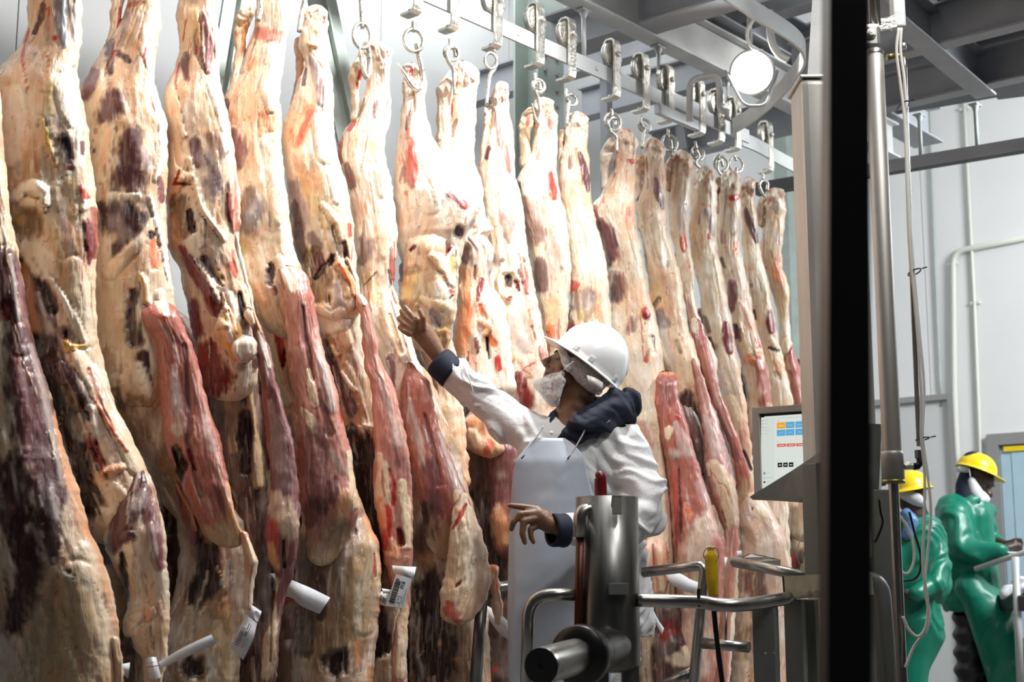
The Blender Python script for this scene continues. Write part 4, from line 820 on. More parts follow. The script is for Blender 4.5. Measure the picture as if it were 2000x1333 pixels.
# --- fifth
hunks('side of beef with red-ringed hock and wide two-band pink brisket', 505, -20, [
 ('tendon', 0.0, 'f', R_(('P', [(10, 478, 500), (28, 460, 497), (60, 457, 485), (100, 459, 478), (140, 455, 475), (200, 440, 470)])), S_(('P', [('o', 0, [480, 40, 6, 474, 100, 5]), ('r', 0, [490, 90, 3, 478, 130, 4])])), dict(seg=32)),
 ('hind_quarter', 0.02, 'f', R_(('A', [(-120, 1000, 1120), (-30, 1002, 1130), (20, 1000, 1142), (70, 1000, 1140), (130, 985, 1122), (220, 950, 1115), (300, 920, 1100), (370, 880, 1092), (440, 865, 1096), (560, 870, 1102), (700, 870, 1112), (850, 880, 1130), (960, 890, 1146), (1030, 900, 1172), (1100, 920, 1190), (1200, 980, 1205), (1333, 1040, 1235)])),
  S_(('A', [('r', 0, [1010, 130, 26, 1070, 150, 34, 1100, 140, 20], .7), ('y', 0, [1080, 30, 24], .4), ('O', 0, [990, 200, 10, 975, 260, 14], .8), ('b', 4, [960, 200, 6, 940, 280, 10], .7), ('w', 10, [1060, 210, 44, 1050, 330, 44, 1060, 420, 24]), ('m', 4, [886, 400, 12, 878, 440, 12]), ('o', 0, [1040, 440, 60, 1060, 500, 50], .7), ('O', 0, [1015, 460, 16, 1060, 455, 20, 1010, 540, 16], .5), ('g', 0, [1100, 420, 10], .5), ('M', 6, [910, 520, 30, 935, 580, 36, 925, 640, 26]), ('w', 6, [1060, 560, 40, 1080, 700, 40, 1090, 850, 30], .6),
     ('d', 5, [975, 750, 30, 990, 820, 46, 975, 890, 40], .75), ('b', 0, [1000, 790, 30, 980, 850, 30], .7), ('s', 2, [1010, 770, 16, 985, 830, 14], .7), ('o', 0, [1020, 900, 24, 980, 960, 40], .5), ('f', 6, [1080, 760, 30, 1090, 960, 26, 1130, 1100, 30]), ('y', 0, [950, 960, 30, 940, 1050, 30], .7)]),
     ('X', [('f', 5, [120, 20, 24, 150, 140, 20, 175, 280, 16]), ('d', -14, [300, 60, 20, 300, 130, 26, 290, 180, 20]), ('w', 10, [350, 20, 30, 380, 120, 44, 420, 200, 44]), ('o', 3, [480, 60, 18, 490, 110, 20]), ('T', -6, [330, 210, 20, 345, 240, 16]), ('o', 2, [200, 200, 40, 250, 330, 40], .7), ('r', 0, [320, 230, 24], .6)])), dict(thick=.14, seg=84)),
 ('torso', 0.07, 'o', R_(('X', [(150, 190, 500), (350, 210, 520), (600, 260, 560), (850, 330, 600), (1000, 370, 640)]), ('E', [(350, 120, 350), (550, 170, 380), (700, 180, 440), (800, 160, 485), (900, 150, 492), (980, 150, 490), (1100, 150, 480), (1200, 140, 470), (1333, 140, 455), (1450, 160, 430)])),
  S_(('X', [('f', 8, [300, 420, 40, 320, 600, 34, 350, 800, 30, 400, 950, 40]), ('r', -8, [340, 350, 24, 350, 500, 26, 370, 680, 26]), ('R', -14, [375, 720, 14, 385, 620, 10]), ('T', 0, [420, 1050, 24, 430, 1180, 24], .7)]),
     ('E', [('T', 4, [300, 850, 100, 330, 1000, 110, 320, 1200, 120]), ('t', 8, [400, 650, 60, 420, 760, 60, 420, 900, 50, 420, 1100, 50]), ('k', -8, [200, 800, 50, 200, 1000, 50, 180, 1200, 50], .7), ('d', 0, [250, 950, 22, 255, 1080, 16], .9), ('k', -20, [310, 1260, 56]), ('d', -6, [370, 735, 20, 385, 745, 14]), ('g', 2, [400, 690, 40, 360, 800, 50, 330, 850, 30], .5), ('m', 0, [390, 670, 24], .6), ('f', 5, [455, 760, 16, 470, 860, 12, 480, 1000, 8]), ('r', -5, [462, 830, 4, 466, 920, 5]), ('o', 5, [440, 700, 20, 470, 780, 14]), ('O', 0, [395, 1180, 10, 400, 1280, 8], .5)])), dict(thick=.16, seg=84)),
 ('brisket', -0.09, 'P', R_(('X', [(60, 300, 500), (120, 330, 535), (200, 365, 555), (300, 375, 580), (400, 385, 600), (500, 400, 618), (600, 405, 640), (700, 425, 670), (800, 435, 700)]), ('E', [(200, 148, 318), (300, 158, 336), (430, 158, 374), (530, 165, 384), (620, 172, 400), (700, 190, 400), (790, 200, 350), (880, 210, 300)])),
  S_(('X', [('w', 6, [380, 60, 50, 430, 150, 70, 440, 200, 50]), ('p', 6, [520, 120, 18, 545, 220, 26, 570, 330, 30, 590, 450, 20]), ('p', 4, [400, 300, 20, 440, 450, 30, 460, 560, 30], .8), ('M', -9, [505, 330, 10, 520, 500, 16, 545, 640, 18, 570, 800, 16], .85), ('s', 4, [600, 560, 14, 640, 740, 26, 660, 850, 30, 700, 1000, 24], .8), ('f', 3, [540, 760, 20, 560, 880, 30, 580, 960, 30]), ('f', 2, [500, 1010, 20, 540, 1060, 34, 580, 1150, 22]), ('m', -4, [610, 880, 12, 640, 1000, 24, 680, 1150, 30], .7), ('r', 3, [385, 420, 10, 390, 560, 10, 410, 700, 8]), ('o', 8, [390, 430, 16, 385, 520, 10]), ('r', 2, [740, 1000, 6, 760, 1080, 6])]),
     ('E', [('m', 0, [220, 380, 50, 240, 500, 60, 250, 620, 50], .8), ('p', 2, [170, 400, 14, 172, 520, 14]), ('s', 2, [300, 440, 20, 330, 500, 22], .5), ('m', 0, [310, 540, 20, 300, 620, 24], .8), ('f', 6, [365, 440, 12, 375, 560, 22, 390, 640, 24]), ('o', 4, [350, 600, 26, 330, 680, 30]), ('d', 0, [210, 700, 40, 230, 640, 40], .6), ('T', 0, [320, 760, 60], .7)])), dict(thick=.11, seg=90, sq=.65, tb=160, tt=60)),
])
# --- sixth
hunks('side of beef with orange-flecked shank, brisket carries the EU barcode tag', 615, 10, [
 ('tendon', 0.06, 'o', R_(('P', [(70, 578, 596), (90, 574, 598), (120, 578, 594), (170, 576, 590), (210, 565, 585)])), (), dict(seg=24)),
 ('hind_quarter', 0.0, 'f', R_(('B', [(15, 200, 270), (40, 185, 284), (80, 185, 283), (130, 170, 278), (170, 165, 270), (210, 180, 272), (260, 190, 290), (330, 160, 302), (430, 130, 306), (500, 102, 304), (580, 100, 315), (660, 110, 335), (740, 120, 358), (850, 130, 378), (950, 140, 386), (1000, 160, 390), (1050, 180, 395), (1100, 190, 402), (1180, 200, 415), (1260, 210, 440)])),
  S_(('B', [('o', 10, [205, 172, 8, 235, 178, 10, 250, 170, 6]), ('r', 0, [265, 85, 8]), ('g', 6, [215, 220, 10, 240, 290, 26, 262, 350, 26, 255, 400, 16]), ('s', 4, [280, 270, 12, 295, 360, 10], .8), ('m', -2, [195, 270, 4, 185, 330, 8]), ('O', 0, [205, 430, 26, 215, 460, 24, 160, 560, 20, 150, 530, 14], .75), ('r', 0, [210, 440, 12, 165, 560, 10], .6), ('o', 0, [180, 400, 30, 120, 520, 24], .7), ('w', 8, [260, 480, 44, 280, 600, 44]), ('y', 3, [190, 700, 20, 230, 800, 22, 280, 880, 20], .7), ('o', 0, [180, 640, 34, 220, 720, 34], .6), ('w', 6, [300, 680, 24, 320, 780, 20], .7), ('g', 3, [150, 720, 24, 170, 820, 34, 170, 900, 34]), ('d', 2, [150, 800, 16, 175, 950, 26, 185, 1010, 20], .8), ('m', 0, [215, 930, 24, 250, 960, 18], .8),
     ('f', 10, [260, 800, 14, 310, 860, 20, 330, 930, 20]), ('T', -8, [300, 880, 10, 320, 960, 12, 340, 1010, 10]), ('r', 3, [365, 880, 8, 368, 920, 8]), ('d', -6, [345, 950, 8, 358, 1030, 9]), ('T', -26, [220, 1010, 40, 250, 1080, 52, 250, 1150, 50]), ('M', 3, [240, 1010, 24, 260, 1050, 20]), ('k', -16, [290, 1030, 12, 300, 1000, 8, 230, 1090, 8]), ('w', 10, [240, 1220, 30, 290, 1260, 34, 330, 1220, 22]), ('g', 4, [310, 1120, 22, 330, 1180, 26], .8), ('t', 5, [350, 1050, 16, 360, 1150, 20])]),
     ('X', [('O', 14, [740, 50, 22, 780, 110, 20, 830, 180, 20, 840, 250, 16]), ('f', 12, [790, 20, 12, 850, 120, 20, 880, 200, 18]), ('o', 8, [720, 60, 18, 760, 30, 14])])), dict(thick=.14, seg=84)),
 ('rib_cavity', 0.05, 'T', R_(('X', [(180, 500, 860), (300, 560, 880), (500, 600, 900), (700, 660, 930), (900, 700, 950), (1100, 760, 980)]), ('E', [(350, 330, 520), (600, 380, 560), (900, 400, 580), (1333, 420, 570), (1450, 430, 560)])),
  S_(('X', [('w', 12, [600, 300, 24, 640, 400, 40, 680, 470, 50, 760, 430, 60, 770, 380, 40]), ('f', 10, [780, 500, 40, 800, 560, 40]), ('y', 12, [690, 600, 24, 700, 640, 24, 740, 640, 16]), ('Y', 6, [690, 640, 14]), ('d', 2, [650, 560, 20, 700, 720, 40, 760, 900, 50, 820, 1000, 50]), ('s', 6, [700, 720, 6, 730, 850, 6, 770, 1000, 5], .8), ('w', 8, [760, 760, 12, 800, 820, 16, 850, 880, 12]), ('m', 3, [760, 900, 30, 830, 1020, 30], .8), ('t', 5, [790, 700, 14, 850, 820, 20, 900, 1000, 24, 920, 1200, 24]), ('k', -10, [820, 1150, 50, 850, 1300, 50])]),
     ('E', [('k', -10, [420, 400, 50, 430, 600, 50, 460, 900, 40, 480, 1200, 40])])), dict(thick=.10, seg=64)),
 ('brisket', -0.08, 'P', R_(('X', [(240, 850, 880), (300, 850, 925), (400, 875, 950), (500, 890, 975), (560, 892, 1000), (650, 898, 1000), (750, 905, 1040)]), ('E', [(150, 440, 532), (200, 448, 545), (320, 456, 576), (450, 462, 600), (520, 456, 607), (600, 456, 612), (680, 470, 614), (780, 492, 614), (860, 500, 612), (920, 520, 606), (1050, 560, 600), (1130, 540, 594), (1250, 528, 590), (1333, 528, 594), (1450, 540, 590)])),
  S_(('X', [('w', 5, [865, 260, 14, 900, 300, 26], .9)]), ('E', [('s', 3, [480, 150, 10, 520, 250, 20, 560, 400, 20], .6), ('M', 0, [560, 430, 20, 590, 520, 24], .7), ('f', 8, [480, 450, 16, 500, 500, 24, 490, 600, 34, 510, 700, 34]), ('f', 5, [570, 560, 20, 590, 650, 24, 590, 800, 20]), ('r', -5, [520, 500, 6, 540, 560, 8, 535, 640, 8]), ('r', 2, [510, 660, 20, 520, 730, 24, 500, 810, 14]), ('O', 3, [480, 620, 14, 500, 720, 14], .7), ('R', -14, [560, 740, 12, 570, 790, 16]), ('o', 6, [530, 780, 14, 550, 840, 16, 500, 830, 10]), ('T', 0, [590, 850, 14, 590, 950, 14], .6), ('f', 3, [560, 950, 30, 575, 1150, 26, 565, 1300, 26])])), dict(thick=.10, seg=72)),
])
# --- seventh
hunks('side of beef hung by an open hock loop, with ragged fat flap low down', 733, 80, [
 ('tendon', 0.0, 'f', R_(('Q', [(120, 150, 185), (180, 120, 190), (250, 78, 190), (300, 62, 150), (340, 68, 140), (420, 80, 138), (520, 90, 145), (600, 66, 170)])), S_(('Q', [('r', 0, [150, 270, 20, 140, 310, 18]), ('r', 0, [125, 340, 10, 128, 380, 6]), ('o', 0, [80, 330, 10, 85, 380, 8], .6)])), dict(seg=36)),
 ('hind_quarter', 0.02, 'w', R_(('Q', [(50, 200, 250), (80, 170, 310), (130, 160, 345), (200, 185, 352), (280, 192, 335), (360, 185, 340), (450, 150, 350), (520, 130, 345), (600, 80, 335), (660, 30, 320), (720, 5, 312), (790, -10, 305), (860, 0, 320), (950, 30, 345), (1050, 60, 360), (1200, 90, 372), (1333, 100, 395)]),
   ('P', [(470, 690, 776), (520, 693, 772), (560, 698, 771), (610, 690, 785), (650, 700, 800), (690, 710, 812), (740, 720, 830), (820, 740, 835)])),
  S_(('Q', [('r', 0, [320, 138, 9]), ('r', 0, [300, 310, 30, 250, 370, 8], .35), ('m', 4, [245, 460, 10, 242, 520, 18, 240, 560, 12], .8), ('m', 4, [170, 440, 8, 150, 520, 12, 130, 560, 8], .8), ('r', 0, [100, 595, 18, 70, 650, 12]), ('p', 4, [20, 700, 14, 5, 790, 22, 20, 860, 14]), ('m', 3, [60, 880, 24, 80, 960, 34, 90, 1010, 30], .8), ('r', 0, [80, 970, 14], .6), ('f', 0, [150, 700, 60, 200, 800, 50], .8), ('o', 0, [230, 720, 50, 240, 820, 44, 190, 850, 30], .65), ('n', 0, [190, 730, 24], .6), ('w', 6, [270, 900, 40, 300, 1050, 44]), ('o', 0, [150, 1150, 60, 110, 1250, 40], .4), ('r', 4, [72, 1270, 10, 76, 1300, 12])]),
     ('U', [('m', 3, [30, 190, 40, 50, 270, 54, 30, 350, 40], .75), ('g', 0, [90, 220, 30, 80, 330, 34], .6), ('f', 4, [180, 100, 50, 200, 300, 40], .6), ('p', 4, [255, 260, 14, 255, 380, 18, 268, 500, 10]), ('r', -2, [274, 210, 5, 276, 400, 5, 272, 540, 5]), ('b', -6, [230, 430, 6, 248, 540, 10]), ('f', 10, [300, 170, 14, 300, 350, 12, 290, 480, 10]), ('f', 14, [270, 580, 12, 290, 630, 22, 300, 670, 14]), ('y', 0, [110, 480, 50, 140, 640, 50], .5), ('w', 8, [250, 640, 6, 290, 750, 14, 340, 860, 20, 380, 980, 20, 410, 1100, 16]), ('t', -4, [240, 760, 14, 280, 900, 18, 330, 1050, 20]), ('d', 0, [42, 540, 6, 140, 440, 6], .8), ('t', 0, [180, 720, 20, 180, 900, 24], .6), ('r', 0, [270, 700, 5, 330, 850, 5, 350, 1000, 5], .5), ('s', 2, [220, 900, 20, 230, 1000, 20], .6), ('M', 5, [240, 1100, 34, 250, 1200, 40, 260, 1300, 34]), ('s', 3, [225, 1120, 8, 240, 1280, 8], .7), ('T', -3, [130, 1000, 6, 180, 1150, 6], .6)])), dict(thick=.14, seg=84)),
 ('torso', 0.07, 'T', R_(('P', [(700, 730, 830), (900, 790, 900), (1050, 800, 940), (1150, 800, 950), (1333, 800, 960), (1400, 810, 950)])), S_(('P', [('k', -5, [840, 1150, 40, 850, 1300, 50]), ('t', 0, [925, 1250, 20, 930, 1330, 20], .7), ('d', 0, [830, 1050, 30], .7)])), dict(thick=.15, seg=56)),
 ('brisket', -0.08, 'p', R_(('E', [(80, 592, 608), (120, 580, 640), (160, 572, 682), (200, 566, 690), (280, 568, 702), (400, 588, 740), (500, 608, 782), (590, 625, 815), (640, 640, 840), (700, 650, 860), (780, 660, 880), (860, 660, 900)])),
  S_(('E', [('s', 4, [600, 230, 10, 610, 300, 20, 640, 400, 20, 650, 480, 16], .7), ('P', 6, [640, 140, 26, 660, 220, 26]), ('M', -8, [660, 290, 8, 690, 420, 12, 720, 560, 16], .8), ('s', 3, [720, 360, 14, 760, 480, 24, 790, 580, 24], .6), ('M', 0, [680, 480, 26, 700, 600, 40, 700, 720, 40]), ('d', 0, [660, 650, 30, 670, 800, 40]), ('f', 4, [790, 600, 20, 820, 680, 24]), ('T', 0, [700, 850, 40], .6)])), dict(thick=.12, seg=72, sq=.7, tb=170, tt=30)),
 ('flank_flap', -0.17, 'f', R_(('E', [(590, 800, 822), (640, 775, 835), (700, 760, 860), (740, 758, 882), (800, 750, 900), (870, 740, 912), (940, 728, 918), (1000, 718, 905), (1060, 715, 870), (1100, 730, 825), (1112, 770, 815)])),
  S_(('E', [('r', -3, [820, 640, 6, 790, 700, 7, 770, 730, 6]), ('o', 3, [790, 660, 14], .7), ('t', 0, [800, 800, 30, 780, 900, 30, 770, 1000, 30], .6), ('r', 2, [740, 1050, 16, 790, 1090, 20, 750, 1020, 10], .8), ('w', 4, [860, 760, 10, 890, 850, 10], .6), ('R', -3, [780, 960, 6, 800, 940, 6]), ('o', 8, [905, 770, 14, 920, 800, 16])])), dict(thick=.05, seg=56, rough=1.4)),
 ('flap_edge', -0.12, 'O', R_(('E', [(870, 900, 945), (900, 905, 950), (940, 905, 950), (1000, 920, 960), (1060, 925, 965), (1110, 930, 962)])), S_(('E', [('f', 5, [940, 1030, 12, 950, 1090, 10])])), dict(seg=28, rough=1.6)),
])
# --- eighth (broad bellied)
hunks('broad-bellied side of beef with oval red patch and rough yellowish inner fat', 808, 130, [
 ('leg', 0.0, 'w', R_(('Q', [(205, 450, 510), (240, 425, 545), (300, 425, 565), (350, 418, 578), (400, 420, 575), (450, 428, 565), (530, 415, 570), (620, 400, 595), (700, 385, 620), (780, 378, 665), (900, 370, 740), (1000, 362, 820), (1080, 362, 880), (1150, 365, 925), (1190, 370, 915), (1260, 375, 885)]), ('P', [(460, 772, 910), (500, 778, 903), (540, 782, 900)])),
  S_(('Q', [('r', 3, [474, 255, 14, 474, 285, 13]), ('r', 0, [425, 345, 8]), ('f', -3, [430, 400, 8, 425, 430, 8], .6), ('o', -6, [494, 390, 5, 500, 470, 7, 498, 530, 5]), ('m', 2, [470, 530, 14, 455, 590, 12, 445, 640, 10], .8), ('r', 0, [455, 640, 10, 455, 700, 12], .7), ('g', 2, [566, 700, 12, 568, 720, 13], .9), ('g', 0, [620, 800, 20, 655, 830, 18], .7),
     ('p', 8, [480, 740, 34, 480, 800, 56, 470, 880, 62, 480, 960, 50, 485, 1010, 24]), ('r', 4, [475, 760, 20, 470, 850, 30, 478, 960, 22], .6), ('P', 2, [510, 770, 20, 520, 850, 22], .7), ('M', 2, [430, 900, 20, 420, 980, 24], .7), ('r', 0, [440, 1060, 16], .6), ('M', 4, [735, 1070, 30, 780, 1100, 36, 830, 1140, 26]), ('r', 2, [830, 1140, 24, 800, 1110, 10], .8), ('r', 0, [920, 1160, 9]), ('g', -2, [890, 1220, 8, 865, 1270, 18], .9), ('o', 0, [410, 1210, 44, 400, 1300, 34], .5), ('y', 2, [480, 1150, 14], .7), ('t', 0, [530, 1280, 8], .8), ('d', 0, [530, 1280, 4], .7), ('w', 6, [640, 980, 50, 600, 1130, 70], .7), ('d', -12, [790, 1310, 40])])), dict(thick=.15, seg=84)),
 ('flank', -0.02, 't', R_(('U', [(60, 300, 780), (140, 306, 800), (200, 318, 790), (300, 330, 780), (400, 318, 775), (500, 308, 772), (600, 310, 765), (700, 315, 755), (800, 330, 735), (900, 345, 712), (1000, 370, 700), (1060, 420, 640)])),
  S_(('U', [('f', 3, [450, 100, 160, 560, 140, 160]), ('f', 2, [400, 300, 60, 460, 380, 60], .8), ('R', -8, [400, 275, 10, 430, 245, 16]), ('r', 0, [320, 245, 8]), ('d', -18, [330, 350, 12, 320, 430, 20, 330, 500, 16]), ('m', 0, [350, 450, 20, 350, 520, 20], .7), ('o', 0, [380, 350, 30], .6), ('k', -30, [740, 110, 36, 780, 150, 40, 720, 160, 24]), ('R', -16, [690, 210, 26, 680, 290, 20]), ('O', -4, [720, 200, 26, 680, 180, 10]), ('y', 8, [800, 90, 20, 770, 85, 18]), ('f', 12, [810, 190, 20, 790, 200, 20]), ('R', -4, [715, 250, 8, 670, 310, 10]), ('w', 10, [700, 290, 8, 680, 370, 14]), ('y', -8, [720, 330, 24, 725, 440, 24]), ('f', 12, [760, 250, 14, 765, 380, 14, 770, 500, 14]), ('f', 16, [560, 310, 30, 620, 340, 44, 640, 400, 40, 680, 440, 30, 700, 520, 20, 745, 545, 16]), ('o', 4, [660, 480, 20]), ('r', 6, [705, 580, 16, 730, 590, 12]),
     ('y', 3, [420, 470, 70, 400, 600, 70], .8), ('T', -4, [440, 420, 40, 380, 440, 30], .6), ('t', 4, [560, 500, 80, 560, 620, 90], .8), ('w', 5, [600, 580, 80, 620, 650, 90, 680, 700, 50], .6), ('y', 6, [480, 640, 26, 560, 680, 40, 660, 700, 40], .5), ('b', -3, [560, 740, 34, 590, 790, 56, 610, 850, 40]), ('g', 2, [570, 760, 26, 620, 800, 30], .6), ('d', -3, [590, 790, 14, 620, 850, 12], .7), ('y', 5, [480, 760, 14, 540, 860, 20, 620, 900, 26, 680, 880, 20], .8), ('T', -4, [360, 680, 30, 430, 720, 30], .7), ('T', -12, [620, 960, 60, 500, 960, 60]), ('d', -10, [720, 620, 10, 700, 640, 8]), ('f', 8, [755, 560, 8, 750, 680, 8, 735, 850, 8])])), dict(thick=.14, seg=84, rough=1.6)),
 ('rib_edge', 0.03, 'o', R_(('P', [(640, 800, 885), (760, 850, 895), (800, 852, 905), (900, 860, 915), (960, 880, 920)])), S_(('P', [('t', 5, [870, 800, 14, 890, 880, 14]), ('T', -3, [868, 740, 20], .7)])), dict(thick=.08, seg=36, rough=1.4)),
])
# --- ninth
hunks('side of beef just right of the broad-bellied one, orange-brown ribs behind the sleeve', 895, 130, [
 ('tendon', 0.0, 'w', R_(('Q', [(250, 740, 765), (290, 700, 770), (360, 640, 770), (400, 634, 765), (460, 640, 740), (560, 640, 735), (660, 645, 730), (740, 625, 720)])), S_(('Q', [('o', 0, [690, 460, 14], .6), ('r', 0, [710, 490, 6, 712, 530, 5], .6)])), dict(seg=32)),
 ('hind_quarter', 0.02, 'w', R_(('Q', [(190, 780, 830), (215, 760, 875), (250, 755, 900), (300, 750, 915), (360, 765, 912), (430, 750, 902), (520, 730, 902), (620, 715, 895), (720, 640, 890), (820, 620, 890), (900, 620, 905), (960, 620, 930), (1060, 620, 945), (1200, 640, 955), (1333, 660, 965)]),
    ('H', [(330, 100, 355), (450, 100, 350), (560, 110, 335), (640, 110, 320), (700, 100, 330), (800, 100, 420), (1000, 80, 450), (1200, 80, 470)]), ('P', [(760, 880, 1010), (800, 890, 1010)])),
  S_(('Q', [('r', 0, [908, 290, 8]), ('r', 0, [785, 342, 6]), ('r', 2, [742, 490, 10, 735, 560, 10]), ('m', 2, [770, 580, 8, 755, 620, 14, 745, 690, 10], .8), ('g', 0, [880, 560, 16, 870, 640, 20, 820, 740, 20], .6), ('s', 0, [850, 720, 30, 790, 840, 20], .5), ('O', 0, [860, 820, 22, 870, 880, 20], .6), ('g', 0, [675, 730, 14], .7), ('o', 0, [850, 940, 34, 830, 1000, 24], .5)]),
     ('H', [('M', 3, [190, 420, 24, 170, 500, 36, 165, 540, 24], .8), ('s', 0, [200, 370, 30, 230, 480, 40], .5), ('d', -3, [225, 570, 6, 220, 650, 8]), ('R', 4, [270, 660, 16, 255, 720, 22, 240, 790, 12]), ('o', 3, [160, 620, 60, 170, 800, 60, 150, 950, 70, 130, 1080, 70]), ('O', 2, [200, 760, 24, 150, 900, 44, 180, 1000, 30], .5), ('f', 4, [120, 700, 8, 100, 850, 8, 85, 1000, 8]), ('f', 3, [300, 350, 34, 320, 470, 34], .7), ('g', 0, [320, 560, 24, 340, 650, 30, 330, 700, 16], .9), ('O', -4, [260, 830, 20, 290, 900, 24, 300, 980, 20, 350, 1080, 20]), ('o', 12, [270, 930, 26, 310, 960, 30, 300, 1010, 18]), ('k', -20, [302, 1030, 7, 310, 1110, 9, 320, 1170, 6]), ('w', 4, [220, 1000, 24, 260, 1150, 44, 320, 1290, 40], .8), ('M', 3, [230, 1050, 14, 245, 1100, 18, 240, 1130, 10]), ('M', 0, [182, 1130, 6, 180, 1190, 8]), ('r', 3, [370, 1170, 24, 380, 1230, 24]), ('r', 0, [228, 1200, 6, 232, 1260, 6], .7)])), dict(thick=.14, seg=84)),
 ('fat_lump', -0.04, 'o', R_(('P', [(800, 905, 960), (825, 903, 972), (860, 905, 978), (880, 915, 985), (896, 935, 980)])), S_(('P', [('f', 6, [920, 850, 14, 940, 870, 12]), ('r', 0, [955, 870, 10, 948, 885, 6], .7)])), dict(seg=40, rough=2.0)),
 ('foreleg', 0.03, 'M', R_(('P', [(840, 945, 1000), (880, 945, 1020), (940, 955, 1030), (985, 958, 1030), (1020, 955, 1040), (1100, 965, 1050)])), S_(('P', [('o', 3, [975, 1000, 20, 980, 1060, 16]), ('s', 2, [980, 930, 12], .5), ('O', 0, [975, 860, 14], .6)])), dict(seg=40, thick=.09)),
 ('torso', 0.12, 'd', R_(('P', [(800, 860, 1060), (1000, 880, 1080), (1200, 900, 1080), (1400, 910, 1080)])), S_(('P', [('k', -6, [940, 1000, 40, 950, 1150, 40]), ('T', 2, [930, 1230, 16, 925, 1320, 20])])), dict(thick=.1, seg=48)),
])
# --- tenth
hunks('side of beef with torn dark hollow ringed by white fat, left of green column', 978, 165, [
 ('tendon', 0.0, 'f', R_(('P', [(205, 944, 962), (240, 946, 962), (300, 938, 958), (330, 932, 955)])), S_(('P', [('t', -2, [950, 245, 5], .8)])), dict(seg=24)),
 ('hind_quarter', 0.02, 'w', R_(('P', [(158, 966, 990), (172, 962, 996), (215, 960, 995), (260, 952, 1002), (310, 938, 1005), (345, 932, 1008), (380, 935, 1017), (420, 940, 1023), (470, 946, 1030), (520, 950, 1037), (560, 940, 1044), (620, 940, 1056), (680, 950, 1068), (720, 955, 1075), (800, 960, 1080), (900, 960, 1090), (1100, 960, 1070)])),
  S_(('P', [('M', 3, [963, 215, 4, 972, 250, 8, 988, 300, 9, 996, 335, 5], .85), ('m', 2, [955, 290, 4, 950, 310, 5]), ('r', 0, [988, 180, 4], .8), ('g', 2, [972, 270, 6, 980, 310, 8], .5), ('g', 0, [950, 340, 10, 945, 360, 8], .4)]),
     ('H', [('M', 3, [400, 230, 24, 440, 290, 44, 440, 360, 34, 445, 410, 16], .7), ('m', 2, [400, 530, 16], .8), ('g', 0, [350, 520, 30, 370, 560, 24], .6), ('r', 0, [515, 490, 12, 540, 530, 20]), ('p', 6, [530, 560, 20, 555, 640, 26, 568, 740, 18]), ('R', 2, [510, 590, 10, 535, 670, 10]), ('f', 4, [570, 540, 8, 590, 650, 12, 600, 760, 12]), ('f', 16, [400, 590, 14, 370, 660, 16, 390, 740, 16, 450, 790, 14]), ('f', 12, [420, 600, 14, 480, 600, 14, 510, 660, 10]), ('k', -20, [440, 640, 26, 440, 690, 26]), ('R', -5, [490, 670, 16, 510, 720, 12]), ('s', -8, [455, 670, 18, 450, 710, 18], .8), ('R', -4, [450, 780, 18]),
            ('s', 4, [460, 880, 34, 480, 1000, 44, 560, 1100, 40], .8), ('y', 0, [400, 780, 16, 430, 880, 18], .5), ('M', 6, [350, 860, 14, 400, 940, 40, 410, 1030, 40, 420, 1080, 24]), ('R', 0, [360, 970, 24, 390, 920, 14], .7), ('O', -2, [580, 850, 8, 590, 960, 14, 610, 1060, 8], .7), ('T', -8, [595, 960, 6, 610, 1040, 6]), ('Y', 3, [450, 1140, 12, 470, 1170, 22]), ('O', 5, [600, 1190, 34, 580, 1270, 30, 520, 1180, 20], .5), ('r', 0, [610, 1200, 10, 540, 1240, 8, 580, 1270, 8], .8), ('P', 6, [650, 1100, 14, 670, 1160, 26, 680, 1190, 20]), ('p', 3, [655, 1130, 12, 665, 1180, 16]), ('R', 4, [510, 1270, 24, 540, 1330, 30]), ('s', 0, [420, 1200, 30, 440, 1300, 40], .7)]),
     ('P', [('R', 4, [1010, 735, 6, 1022, 765, 16, 1030, 790, 16])])), dict(thick=.13, seg=76)),
])
